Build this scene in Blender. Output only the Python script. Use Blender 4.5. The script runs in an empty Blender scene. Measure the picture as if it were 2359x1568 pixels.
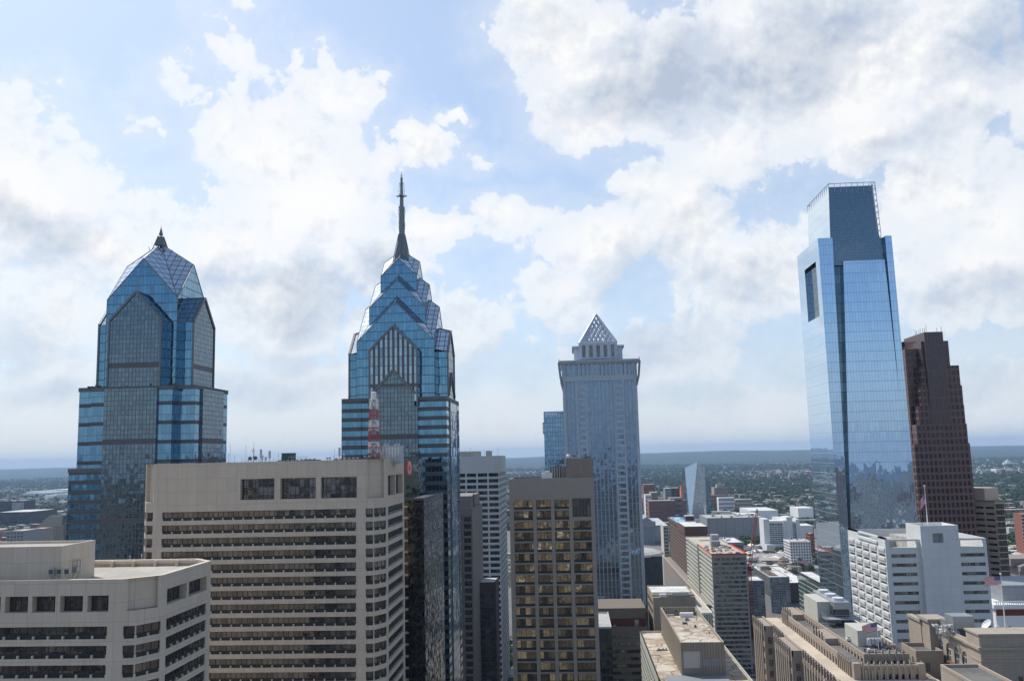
import bpy, bmesh, math, random
from math import sin, cos, tan, atan, atan2, radians, pi, sqrt, hypot
from mathutils import Vector, Matrix
random.seed(7)
SC = bpy.context.scene
COL = SC.collection
# ------------------------------------------------------------------ camera
FPX = 2038.0; CXP = 1179.0; CYP = 784.0
PSI = atan(131/FPX); THE = atan(265/FPX); PHI = 0.023
CAMZ = 148.0
Fv = Vector((-sin(PSI)*cos(THE), cos(PSI)*cos(THE), sin(THE)))
R0 = Vector((cos(PSI), sin(PSI), 0)); U0 = R0.cross(Fv)
Uv = U0*cos(PHI) + R0*sin(PHI); Rv = R0*cos(PHI) - U0*sin(PHI)
cam = bpy.data.cameras.new('camera'); camo = bpy.data.objects.new('camera', cam); COL.objects.link(camo)
cam.sensor_width = 36; cam.lens = 36*FPX/2358.0; cam.clip_start = 1; cam.clip_end = 200000
mw = Matrix((Rv, Uv, -Fv)).transposed().to_4x4(); mw.translation = Vector((0, 0, CAMZ)); camo.matrix_world = mw
SC.camera = camo
def ray(x, y):
    d = Fv*FPX + Rv*(x-CXP) + Uv*(CYP-y)
    return d
def at(x, y, Y=None, Z=None, X=None):
    d = ray(x, y)
    t = Y/d.y if Y is not None else ((Z-CAMZ)/d.z if Z is not None else X/d.x)
    return Vector((d.x*t, d.y*t, CAMZ+d.z*t))
SC.view_settings.view_transform = 'Standard'; SC.view_settings.look = 'None'
SC.view_settings.exposure = 0.12; SC.view_settings.gamma = 1.0
SUN_EL = radians(52); SUN_AZ = radians(-48)   # azimuth from +Y toward +X
# ------------------------------------------------------------------ node helper
class NT:
    def __init__(s, tree): s.t = tree
    def n(s, typ, **kw):
        nd = s.t.nodes.new(typ)
        for k, v in kw.items():
            setattr(nd, k, v)
        return nd
    def put(s, sock, v):
        if v is None: return
        if isinstance(v, bpy.types.NodeSocket): s.t.links.new(v, sock)
        else:
            try: sock.default_value = v
            except Exception:
                if isinstance(v, (int, float)): sock.default_value = (v, v, v)
                elif len(v) == 3: sock.default_value = (*v, 1)
                else: raise
    def m(s, op, a, b=None, c=None, clamp=False):
        nd = s.n('ShaderNodeMath', operation=op, use_clamp=clamp)
        s.put(nd.inputs[0], a); s.put(nd.inputs[1], b); s.put(nd.inputs[2], c)
        return nd.outputs[0]
    def v(s, op, a, b=None, c=None):
        nd = s.n('ShaderNodeVectorMath', operation=op)
        s.put(nd.inputs[0], a); s.put(nd.inputs[1], b)
        if c is not None:
            s.put(nd.inputs['Scale'] if op == 'SCALE' else nd.inputs[2], c)
        return nd.outputs['Value'] if op in ('LENGTH', 'DOT_PRODUCT', 'DISTANCE') else nd.outputs[0]
    def sep(s, a):
        nd = s.n('ShaderNodeSeparateXYZ'); s.put(nd.inputs[0], a); return nd.outputs
    def comb(s, x=0, y=0, z=0):
        nd = s.n('ShaderNodeCombineXYZ'); s.put(nd.inputs[0], x); s.put(nd.inputs[1], y); s.put(nd.inputs[2], z); return nd.outputs[0]
    def mix(s, f, a, b):
        nd = s.n('ShaderNodeMix', data_type='RGBA'); s.put(nd.inputs[0], f)
        s.put(nd.inputs[6], (*a, 1) if isinstance(a, tuple) and len(a) == 3 else a)
        s.put(nd.inputs[7], (*b, 1) if isinstance(b, tuple) and len(b) == 3 else b); return nd.outputs[2]
    def mixf(s, f, a, b):
        nd = s.n('ShaderNodeMix', data_type='FLOAT'); s.put(nd.inputs[0], f); s.put(nd.inputs[2], a); s.put(nd.inputs[3], b); return nd.outputs[0]
    def noise(s, vec, scale, detail=3, rough=0.5, dim='3D', out=0, dist=0.0):
        nd = s.n('ShaderNodeTexNoise', noise_dimensions=dim); s.put(nd.inputs['Vector'], vec)
        nd.inputs['Scale'].default_value = scale; nd.inputs['Detail'].default_value = detail
        nd.inputs['Roughness'].default_value = rough; nd.inputs['Distortion'].default_value = dist
        return nd.outputs[out]
    def white(s, vec, out='Value'):
        nd = s.n('ShaderNodeTexWhiteNoise', noise_dimensions='3D'); s.put(nd.inputs['Vector'], vec); return nd.outputs[out]
    def step(s, x, a, b):
        nd = s.n('ShaderNodeMapRange', interpolation_type='SMOOTHSTEP'); s.put(nd.inputs[0], x)
        nd.inputs[1].default_value = a; nd.inputs[2].default_value = b; return nd.outputs[0]
# ------------------------------------------------------------------ world: sky and clouds
def azel(x, y):
    d = ray(x, y).normalized()
    return math.degrees(atan2(d.x, d.y)), math.degrees(math.asin(d.z))
W = bpy.data.worlds.new('World'); SC.world = W; W.use_nodes = True
wt = W.node_tree; wt.nodes.clear(); g = NT(wt)
sky = g.n('ShaderNodeTexSky', sky_type='NISHITA'); sky.sun_disc = False
sky.sun_elevation = SUN_EL; sky.sun_rotation = SUN_AZ; sky.altitude = 150; sky.air_density = 1.0; sky.dust_density = 1.6; sky.ozone_density = 2.0
tc = g.n('ShaderNodeTexCoord'); D = g.v('NORMALIZE', tc.outputs['Generated'])
dx, dy, dz = g.sep(D)
AZ = g.m('MULTIPLY', g.m('ARCTAN2', dx, dy), 57.29578); EL = g.m('MULTIPLY', g.m('ARCSINE', dz), 57.29578)
base = g.comb(AZ, EL, 0)
# clouds get flatter and smaller towards the horizon
persp = g.m('ADD', 0.35, g.m('MULTIPLY', g.m('MAXIMUM', EL, 0.0), 0.035), clamp=False)
w1 = g.noise(D, 7.0, 2, 0.5, out=1); w2 = g.noise(D, 26.0, 4, 0.6, out=1); 
def cen(w, amt): return g.v('MULTIPLY', g.v('SUBTRACT', w, (0.5, 0.5, 0.5)), (amt, amt*0.8, 0))
WP = g.v('ADD', g.v('ADD', base, cen(w1, 7.0)), g.v('SCALE', cen(w2, 4.2), None, persp))
def blobs(lst, P):
    cur = None
    for (x, y, rx, ry, wgt) in lst:
        a, e = azel(x, y)
        kx = math.degrees(rx/FPX)*0.90; ky = math.degrees(ry/FPX)*0.90
        dv = g.v('MULTIPLY', g.v('SUBTRACT', P, (a, e, 0)), (1/kx, 1/ky, 0))
        f = g.m('MULTIPLY', g.m('SUBTRACT', 1.0, g.v('LENGTH', dv)), wgt)
        cur = f if cur is None else g.m('SMOOTH_MAX', cur, f, 0.25)
    return cur
CL = [ # cloud masses: picture place, radii, weight
 (60,480,330,200,1.1),(20,300,120,110,.8),(230,560,260,120,1),(120,700,200,160,.9),(330,470,120,90,.7),
 (640,330,230,170,1.2),(440,190,100,50,.6),(760,210,130,110,1),(560,150,110,50,.55),(700,480,260,180,1.2),(560,40,70,50,.45),(500,560,220,140,1.1),(850,400,70,120,.7),
 (960,370,110,60,.9),(1010,300,60,25,.7),(640,700,260,170,1.1),(860,600,180,100,1),(1000,540,160,70,1),(1180,520,150,80,1),
 (1300,80,220,130,1.2),(1500,180,330,200,1.3),(1800,140,420,260,1.4),(1700,350,260,130,1),(1350,260,170,110,1),(1250,30,160,80,.9),
 (2100,120,240,170,1.1),(2000,330,180,100,.9),(1500,440,160,90,1),(1380,560,220,110,1.2),(1600,540,200,160,1.2),(1750,640,260,160,1.1),(1300,680,180,100,.9),
 (1500,820,330,130,.9),(2200,260,150,140,1),(2160,440,160,110,1.1),(2330,480,170,150,1.1),(2280,620,200,160,1.2),(2200,700,160,90,1),(2340,200,60,220,.8),(2330,740,60,30,1),
 (2050,600,140,160,.9),(1000,760,260,130,.8),(700,880,300,110,.85),(130,900,260,160,.7),(560,1000,300,90,.5),(1150,960,300,100,.7),(1750,960,300,110,.7),(2280,930,200,120,.8),(330,280,60,40,.45),(1100,370,90,25,.4)]
fieldB = blobs(CL, WP)
# clouds over the rest of the sky (reflected in the glass): puffs on a flat deck
inv = g.m('DIVIDE', 1.0, g.m('ADD', g.m('MAXIMUM', dz, 0.0), 0.12))
flat = g.v('MULTIPLY', D, g.comb(inv, inv, 1.0))
gen = g.m('SUBTRACT', g.m('MULTIPLY', g.noise(flat, 1.7, 7, 0.55), 3.6), 2.3)
front = g.step(dy, 0.55, 0.72)
def billow(vec, sc, dt, rg, off): return g.m('SUBTRACT', g.m('MULTIPLY', g.m('ABSOLUTE', g.m('SUBTRACT', g.noise(vec, sc, dt, rg), 0.5)), 2.6), off)
det = billow(D, 26.0, 6, 0.6, 0.22)
det2 = billow(D, 8.5, 4, 0.55, 0.22)
field = g.m('ADD', g.mixf(front, gen, fieldB), g.m('ADD', g.m('MULTIPLY', det, 0.50), g.m('MULTIPLY', det2, 0.62)))
dens = g.m('MULTIPLY', g.step(field, -0.03, 0.22), g.m('ADD', 0.72, g.m('MULTIPLY', g.step(g.m('ADD', field, g.noise(D, 6.0, 3, 0.5)), 0.5, 1.6), 0.28)))
veil = g.m('MULTIPLY', g.step(field, -0.9, 0.3), 0.28)
low = g.m('MULTIPLY', g.step(EL, 12.0, 0.0), 0.72)
dens = g.m('MAXIMUM', g.m('MAXIMUM', dens, veil), low)
# grey undersides
SH = [(1620,190,300,120,1.2),(1560,110,190,80,1),(1900,60,220,90,.8),(760,680,260,90,1.2),(880,620,140,70,.9),(520,640,120,60,.6),(20,780,160,90,.9),(130,590,160,60,.5),(1450,780,260,80,.8),(2270,120,160,120,1.1),(2180,660,90,60,.7),
      (1500,640,160,70,.6),(1720,700,150,100,.6),(2330,660,120,80,.7),(620,890,260,60,.8),(1880,820,200,80,.8),(1150,830,200,50,.7),(700,800,200,50,.8),(1560,900,240,40,.7),(120,930,200,40,.7),(2180,900,160,50,.7),(60,520,200,50,.5),(1800,470,150,60,.5),(2120,340,120,50,.5)]
sh = blobs(SH, g.v('ADD', base, cen(w1, 9.0)))
shade = g.mixf(front, 0.35, g.step(sh, -0.35, 0.75))
# small relief: the same noise read a little towards the light
tow = g.v('ADD', D, (-0.004, 0.0, 0.010))
det3 = billow(tow, 26.0, 6, 0.6, 0.22)
tow2 = g.v('ADD', D, (-0.012, 0.0, 0.030))
det4 = billow(tow2, 8.5, 4, 0.55, 0.22)
relief = g.m('ADD', g.m('MULTIPLY', g.m('SUBTRACT', det3, det), 1.4), g.m('MULTIPLY', g.m('SUBTRACT', det4, det2), 1.7))
thick = g.step(field, 0.10, 1.4)
soft = g.step(g.noise(g.v('MULTIPLY', D, (1, 1, 1.8)), 5.0, 3, 0.5), 0.40, 0.66)
shv = g.m('ADD', g.m('ADD', g.m('MULTIPLY', shade, 0.70), g.m('MULTIPLY', g.m('MULTIPLY', thick, soft), 0.46)), g.m('SUBTRACT', g.m('MULTIPLY', relief, 0.42), 0.06), clamp=True)
ccol = g.mix(shv, (0.925, 0.925, 0.92), (0.455, 0.525, 0.645))
ccol = g.mix(g.m('MULTIPLY', g.step(EL, 14.0, -1.0), 0.68), ccol, g.mix(g.step(EL, 5.0, 0.0), (0.60, 0.68, 0.79), (0.74, 0.77, 0.81)))
skyc = g.v('SCALE', sky.outputs[0], None, 0.115)
skyc = g.mix(g.m('ADD', 0.05, g.m('MULTIPLY', front, 0.33)), g.v('MULTIPLY', skyc, (1.10, 1.16, 1.20)), (0.60, 0.74, 0.93))
final = g.mix(dens, skyc, ccol)
bg = g.n('ShaderNodeBackground'); g.put(bg.inputs[0], final); bg.inputs[1].default_value = 1.0
wo = g.n('ShaderNodeOutputWorld'); wt.links.new(bg.outputs[0], wo.inputs[0])
W.cycles.sampling_method = 'MANUAL'; W.cycles.sample_map_resolution = 512
# ------------------------------------------------------------------ sun
sl = bpy.data.lights.new('sun', 'SUN'); sl.energy = 3.6; sl.angle = radians(0.5); sl.color = (1.0, 0.955, 0.88)
so = bpy.data.objects.new('sun', sl); COL.objects.link(so)
Sdir = Vector((sin(SUN_AZ)*cos(SUN_EL), cos(SUN_AZ)*cos(SUN_EL), sin(SUN_EL)))
so.rotation_euler = Sdir.to_track_quat('Z', 'Y').to_euler(); so.location = (0, 0, 400)
SC.cycles.max_bounces = 8; SC.cycles.transparent_max_bounces = 12; SC.cycles.volume_bounces = 0
SC.cycles.caustics_reflective = False; SC.cycles.caustics_refractive = False
# ------------------------------------------------------------------ materials
MATS = {}
def newmat(name):
    m = bpy.data.materials.new(name); m.use_nodes = True; t = m.node_tree; t.nodes.clear()
    q = NT(t); o = q.n('ShaderNodeOutputMaterial'); b = q.n('ShaderNodeBsdfPrincipled'); t.links.new(b.outputs[0], o.inputs[0])
    MATS[name] = m
    return m, q, b
def posn(q):
    ge = q.n('ShaderNodeNewGeometry'); return ge.outputs['Position'], ge.outputs['Normal']
def plain(name, c, rough=.75, metal=0.0, var=.18, scale=.25, panel=None, streak=.1, spec=.3, emit=None):
    m, q, b = newmat(name); P, Nn = posn(q)
    n1 = q.noise(P, scale, 4, .6); n2 = q.noise(q.v('MULTIPLY', P, (3, 3, .25)), scale*2, 3, .6)
    k = q.m('ADD', 1-var/2-streak/2, q.m('ADD', q.m('MULTIPLY', n1, var), q.m('MULTIPLY', n2, streak)))
    if panel:
        x, y, z = q.sep(P); ax, ay, az = q.sep(q.v('ABSOLUTE', Nn))
        u = q.mixf(q.m('GREATER_THAN', ax, ay), x, y)
        pu, pz, lw = panel
        fu = q.m('PINGPONG', u, pu/2); fz = q.m('PINGPONG', z, pz/2)
        ln = q.m('MAXIMUM', q.m('LESS_THAN', fu, lw), q.m('LESS_THAN', fz, lw))
        ln = q.m('MULTIPLY', ln, q.m('LESS_THAN', az, .5))
        cellr = q.white(q.comb(q.m('FLOOR', q.m('DIVIDE', u, pu)), q.m('FLOOR', q.m('DIVIDE', z, pz)), 1))
        k = q.m('MULTIPLY', k, q.m('ADD', .96, q.m('MULTIPLY', cellr, .08)))
        k = q.m('MULTIPLY', k, q.m('SUBTRACT', 1.0, q.m('MULTIPLY', ln, .28)))
    q.put(b.inputs['Base Color'], q.v('SCALE', (c[0], c[1], c[2]), None, k))
    b.inputs['Roughness'].default_value = rough; b.inputs['Metallic'].default_value = metal
    b.inputs['Specular IOR Level'].default_value = spec
    return m
def curtain(name, glass, frame, fh, mw_, tz=.35, tu=.18, z0=0, spand=None, bands=None, tilt=.012, wob=.006, rough=.03, var=.25, metal=.92, dark=0.0):
    """curtain wall: panes between mullions; spand=(from, to, colour) part of each storey; bands=(period in storeys, first, last, colour)"""
    m, q, b = newmat(name); P, Nn = posn(q); x, y, z = q.sep(P)
    ax, ay, az = q.sep(q.v('ABSOLUTE', Nn))
    u = q.mixf(q.m('GREATER_THAN', ax, ay), x, y)
    zf = q.m('DIVIDE', q.m('SUBTRACT', z, z0), fh); uf = q.m('DIVIDE', u, mw_)
    cz = q.m('FLOOR', zf); cu = q.m('FLOOR', uf); fz = q.m('SUBTRACT', zf, cz); fu = q.m('SUBTRACT', uf, cu)
    fr = q.m('MAXIMUM', q.m('LESS_THAN', fz, tz/fh), q.m('LESS_THAN', fu, tu/mw_))
    cell = q.comb(cu, cz, q.m('MULTIPLY', ax, 3.0)); r = q.white(cell)
    kk = q.m('ADD', 1-var*.6, q.m('MULTIPLY', r, var))
    if dark: kk = q.m('MULTIPLY', kk, q.m('SUBTRACT', 1.0, q.m('MULTIPLY', q.m('GREATER_THAN', q.white(q.v('ADD', cell, (7, 3, 1))), .8), dark)))
    gc = q.v('SCALE', glass, None, kk)
    col = gc; isf = fr
    if spand:
        s = q.m('MULTIPLY', q.m('GREATER_THAN', fz, spand[0]), q.m('LESS_THAN', fz, spand[1]))
        col = q.mix(s, col, spand[2])
    col = q.mix(isf, col, frame)
    if bands:
        pb = q.m('SUBTRACT', q.m('DIVIDE', zf, bands[0]), q.m('FLOOR', q.m('DIVIDE', zf, bands[0])))
        bb = q.m('MULTIPLY', q.m('GREATER_THAN', pb, bands[1]), q.m('LESS_THAN', pb, bands[2]))
        thin = q.m('LESS_THAN', q.m('PINGPONG', z, .55), .10)
        col = q.mix(bb, col, q.mix(thin, bands[3], tuple(c*1.5 for c in bands[3])))
        isf = q.m('MAXIMUM', isf, bb)
    q.put(b.inputs['Base Color'], col)
    q.put(b.inputs['Metallic'], q.mixf(isf, metal, 0.15)); q.put(b.inputs['Roughness'], q.mixf(isf, rough, .5))
    rc = q.v('MULTIPLY', q.v('SUBTRACT', q.white(cell, 'Color'), (.5, .5, .5)), (tilt*2, tilt*2, tilt*2))
    nc = q.v('MULTIPLY', q.v('SUBTRACT', q.noise(P, .55, 2, .5, out=1), (.5, .5, .5)), (wob*6, wob*6, wob*6))
    q.put(b.inputs['Normal'], q.v('NORMALIZE', q.v('ADD', Nn, q.v('ADD', rc, nc))))
    b.inputs['Specular IOR Level'].default_value = .5
    return m
def winglass(name, c, blind, pb=.35, metal=.0, rough=.06, tilt=.02, cell=(2.4, 2.4, 3.7), spec=1.0, wob=.02, refl=None):
    """window glass: dark panes, some with blinds down"""
    m, q, b = newmat(name); P, Nn = posn(q)
    oi = q.n('ShaderNodeObjectInfo')
    cv = q.v('FLOOR', q.v('DIVIDE', q.v('ADD', P, (.013, .017, .011)), cell)); r = q.white(cv); r2 = q.white(q.v('ADD', cv, (5, 9, 2)))
    fb = q.m('LESS_THAN', r, pb)
    k = q.m('ADD', .35, q.m('MULTIPLY', r2, 1.1))
    col = q.mix(fb, q.v('SCALE', c, None, k), q.v('SCALE', blind, None, q.m('ADD', .45, q.m('MULTIPLY', r2, .75))))
    q.put(b.inputs['Base Color'], col); q.put(b.inputs['Metallic'], metal); b.inputs['Roughness'].default_value = rough
    b.inputs['Specular IOR Level'].default_value = spec; b.inputs['IOR'].default_value = 1.6
    rc = q.v('MULTIPLY', q.v('SUBTRACT', q.white(cv, 'Color'), (.5, .5, .5)), (tilt*2, tilt*2, tilt*2))
    nc = q.v('MULTIPLY', q.v('SUBTRACT', q.noise(P, .8, 2, .5, out=1), (.5, .5, .5)), (wob*4, wob*4, wob*4))
    q.put(b.inputs['Normal'], q.v('NORMALIZE', q.v('ADD', Nn, q.v('ADD', rc, nc))))
    return m
def roofmat(name, c, c2, scale=.08, crack=.0, rough=.9):
    m, q, b = newmat(name); P, Nn = posn(q)
    n = q.noise(P, scale, 5, .65); n2 = q.noise(P, scale*8, 3, .6)
    f = q.step(q.m('ADD', n, q.m('MULTIPLY', n2, .25)), .5, .72)
    col = q.mix(f, c, c2)
    if crack:
        vo = q.n('ShaderNodeTexVoronoi', feature='DISTANCE_TO_EDGE'); q.put(vo.inputs['Vector'], q.v('ADD', P, q.v('SCALE', q.noise(P, .3, 3, .6, out=1), None, 3.0)))
        vo.inputs['Scale'].default_value = .11
        col = q.mix(q.m('MULTIPLY', q.m('LESS_THAN', vo.outputs['Distance'], .035), crack), col, (c2[0]*.45, c2[1]*.42, c2[2]*.4))
    q.put(b.inputs['Base Color'], col); b.inputs['Roughness'].default_value = rough; b.inputs['Specular IOR Level'].default_value = .2
    return m
# ------------------------------------------------------------------ mesh builder
class MB:
    def __init__(s): s.v = []; s.f = []; s.mi = []
    def add(s, vs, fs, m=0):
        o = len(s.v); s.v += [tuple(a) for a in vs]; s.f += [tuple(i+o for i in f) for f in fs]; s.mi += [m]*len(fs)
    def box(s, x0, x1, y0, y1, z0, z1, m=0, skip=''):
        vs = [(x0,y0,z0),(x1,y0,z0),(x1,y1,z0),(x0,y1,z0),(x0,y0,z1),(x1,y0,z1),(x1,y1,z1),(x0,y1,z1)]
        F = {'b':(0,3,2,1),'t':(4,5,6,7),'s':(0,1,5,4),'e':(1,2,6,5),'n':(2,3,7,6),'w':(3,0,4,7)}
        s.add(vs, [f for k, f in F.items() if k not in skip], m)
    def fbox(s, fr, u0, u1, d0, d1, z0, z1, m=0, skip='n'):
        o, u, nn = fr   # d measured outward; d0<d1 ; faces: s=outer, n=inner, w=u0 end, e=u1 end
        def p(a, d, z): return (o[0]+u[0]*a+nn[0]*d, o[1]+u[1]*a+nn[1]*d, z)
        vs = [p(u0,d1,z0),p(u1,d1,z0),p(u1,d0,z0),p(u0,d0,z0),p(u0,d1,z1),p(u1,d1,z1),p(u1,d0,z1),p(u0,d0,z1)]
        F = {'b':(0,3,2,1),'t':(4,5,6,7),'s':(0,1,5,4),'e':(1,2,6,5),'n':(2,3,7,6),'w':(3,0,4,7)}
        s.add(vs, [f for k, f in F.items() if k not in skip], m)
    def prism(s, poly, z0, z1, m=0, top=True, bot=False, zs=None):
        n = len(poly); vs = [(p[0],p[1],z0) for p in poly]+[(p[0],p[1],z1 if zs is None else zs[i]) for i, p in enumerate(poly)]
        fs = [(i,(i+1)%n,n+(i+1)%n,n+i) for i in range(n)]
        if top: fs.append(tuple(range(n, 2*n)))
        if bot: fs.append(tuple(reversed(range(n))))
        s.add(vs, fs, m)
    def bar(s, a, b, r, m=0, n=4, r2=None, rot=.785):
        a = Vector(a); b = Vector(b); d = (b-a).normalized(); r2 = r if r2 is None else r2
        up = Vector((0,0,1)) if abs(d.z) < .95 else Vector((1,0,0)); e1 = d.cross(up).normalized(); e2 = d.cross(e1)
        vs = []
        for c, rr in ((a, r), (b, r2)):
            for i in range(n):
                t = rot+2*pi*i/n; vs.append(c+e1*cos(t)*rr+e2*sin(t)*rr)
        s.add(vs, [(i,i+n,(i+1)%n+n,(i+1)%n) for i in range(n)]+[tuple(range(n)),tuple(reversed(range(n,2*n)))], m)
    def face(s, vs, m=0): s.add(vs, [tuple(range(len(vs)))], m)
    def sphere(s, c, r, m=0, nu=12, nv=6, half=False, sz=1.0):
        vs = []; fs = []; v0 = 0 if half else -nv
        rows = list(range(v0, nv+1))
        for j in rows:
            t = pi/2*j/nv
            for i in range(nu): vs.append((c[0]+r*cos(t)*cos(2*pi*i/nu), c[1]+r*cos(t)*sin(2*pi*i/nu), c[2]+r*sz*sin(t)))
        for j in range(len(rows)-1):
            for i in range(nu): fs.append((j*nu+i, j*nu+(i+1)%nu, (j+1)*nu+(i+1)%nu, (j+1)*nu+i))
        s.add(vs, fs, m)
    def mesh(s, name, mats, off=(0,0,0)):
        me = bpy.data.meshes.new(name)
        me.from_pydata([(a-off[0], b-off[1], c-off[2]) for a, b, c in s.v], [], s.f)
        for mm in mats: me.materials.append(mm)
        if len(mats) > 1: me.polygons.foreach_set('material_index', s.mi)
        me.update(); return me
    def build(s, name, mats, parent=None, label=None):
        if not isinstance(mats, (list, tuple)): mats = [mats]
        off = world_loc(parent) if parent else (0, 0, 0)
        me = s.mesh(name, mats, off); o = bpy.data.objects.new(name, me); COL.objects.link(o)
        if parent: o.parent = parent
        if label: o['label'] = label
        return o
def world_loc(o):
    l = Vector(o.location)
    while o.parent: o = o.parent; l += Vector(o.location)
    return l
def thing(name, label, cat, loc=(0,0,0), group=None):
    o = bpy.data.objects.new(name, None); COL.objects.link(o); o.location = loc; o.empty_display_size = 1
    o['label'] = label; o['category'] = cat
    if group: o['group'] = group
    return o
def tag(o, label, cat, group=None, base=None):
    o['label'] = label; o['category'] = cat
    if group: o['group'] = group
    return o
def setting(name, mb, mat, kind='structure'):
    o = mb.build(name, mat); o['kind'] = kind; return o
WMESH = {}
def winmesh(w, h, nu, nv, mats, fr=.10, low=0):
    key = (round(w, 2), round(h, 2), nu, nv, tuple(m.name for m in mats), fr, low)
    if key not in WMESH:
        b = MB(); b.add([(0,0,0),(w,0,0),(w,0,h),(0,0,h)], [(0,1,2,3)], 0)
        for i in range(nu+1):
            x = min(max(w*i/nu, fr/2), w-fr/2); b.box(x-fr/2, x+fr/2, -.07, -.002, 0, h, 1, 'n')
        for j in range(nv+1):
            z = min(max(h*j/nv, fr/2), h-fr/2); b.box(0, w, -.055, -.004, z-fr/2, z+fr/2, 1, 'nwe')
        if low: b.box(0, w, -.05, -.006, 0, low, 2, 'nwe')
        WMESH[key] = b.mesh('window', list(mats))
    return WMESH[key]
class Bld:
    """one building: an Empty with wall, roof and windows under it"""
    def __init__(s, name, label, cat, loc, group=None):
        s.root = thing(name, label, cat, loc, group); s.loc = Vector(loc); s.wall = MB(); s.wins = []; s.cap = 90
    def facade(s, p0, p1, z0, z1, nf, nb, pier=.8, spand=1.3, dep=.35, end=.8, mull=(2, 1), wm=None, m=0, first=.0, fr=.1, low=0, skipf=None, proud=0.0, name='window', wd=None):
        wd = dep if wd is None else wd
        p0 = Vector(p0); p1 = Vector(p1); L = (p1-p0).length; u = (p1-p0)/L; nn = Vector((u.y, -u.x)); f = (p0, u, nn)
        ang = atan2(u.y, u.x); fh = (z1-z0)/nf
        bw = (L-2*end+pier)/nb; ww = bw-pier; hh = fh-spand
        s.wall.fbox(f, 0, end, -dep, 0, z0, z1, m, 'nw'); s.wall.fbox(f, L-end, L, -dep, 0, z0, z1, m, 'ne')
        for i in range(1, nb):
            a = end+i*bw-pier; s.wall.fbox(f, a, a+pier, -dep, proud, z0, z1, m, 'n')
        for k in range(nf):
            zb = z0+k*fh
            if skipf and skipf(k): 
                s.wall.fbox(f, end, L-end, -dep, -.02, zb, zb+fh, m, 'nwe'); continue
            for i in range(nb):
                a = end+i*bw; s.wall.fbox(f, a, a+ww, -dep, -.02 if nb > 1 else 0, zb+hh, zb+fh, m, 'nwe' if (k == nf-1) else 'nwe')
                q = p0+u*a-nn*(wd-.02)
                s.wins.append((Vector((q.x, q.y, zb)), ang, ww, hh, mull[0], mull[1], wm, fr, low, name))
        return f
    def finish(s, wallmat, roofm=None, wpart='wall'):
        w = s.wall.build(wpart, wallmat, s.root)
        byn = {}
        for t in s.wins: byn.setdefault(t[9], []).append(t)
        for nm, lst in byn.items():
            for t in lst[:s.cap]:
                me = winmesh(*t[2:9]); o = bpy.data.objects.new(nm, me); COL.objects.link(o); o.parent = s.root
                o.location = t[0]-s.loc; o.rotation_euler = (0, 0, t[1])
            rest = lst[s.cap:]
            if rest:
                mats = []; b = MB()
                for t in rest:
                    me = winmesh(*t[2:9]); ca, sa = cos(t[1]), sin(t[1]); base = len(mats)
                    idx = []
                    for mm in t[6]:
                        if mm not in mats: mats.append(mm)
                        idx.append(mats.index(mm))
                    vs = [(t[0].x+v.co.x*ca-v.co.y*sa, t[0].y+v.co.x*sa+v.co.y*ca, t[0].z+v.co.z) for v in me.vertices]
                    o0 = len(b.v); b.v += vs
                    for p in me.polygons: b.f.append(tuple(i+o0 for i in p.vertices)); b.mi.append(idx[min(p.material_index, len(idx)-1)])
                o = b.build(nm, mats, s.root); o['kind'] = 'stuff'
        return w
def inset(poly, d):
    n = len(poly); out = []
    for i in range(n):
        a, b, c = Vector(poly[i-1]), Vector(poly[i]), Vector(poly[(i+1) % n])
        u1 = (b-a).normalized(); u2 = (c-b).normalized(); n1 = Vector((-u1.y, u1.x)); n2 = Vector((-u2.y, u2.x))
        k = (n1+n2); k = k/(k.dot(n1)); out.append(tuple(b+k*d))
    return out
def parapet(b, poly, z0, z1, t=.5, m=0):
    pi_ = inset(poly, t); n = len(poly)
    for i in range(n):
        j = (i+1) % n; a, c, d, e = poly[i], poly[j], pi_[j], pi_[i]
        b.add([(a[0],a[1],z0),(c[0],c[1],z0),(d[0],d[1],z0),(e[0],e[1],z0),(a[0],a[1],z1),(c[0],c[1],z1),(d[0],d[1],z1),(e[0],e[1],z1)],
              [(4,5,6,7),(0,1,5,4),(2,3,7,6)], m)
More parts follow.
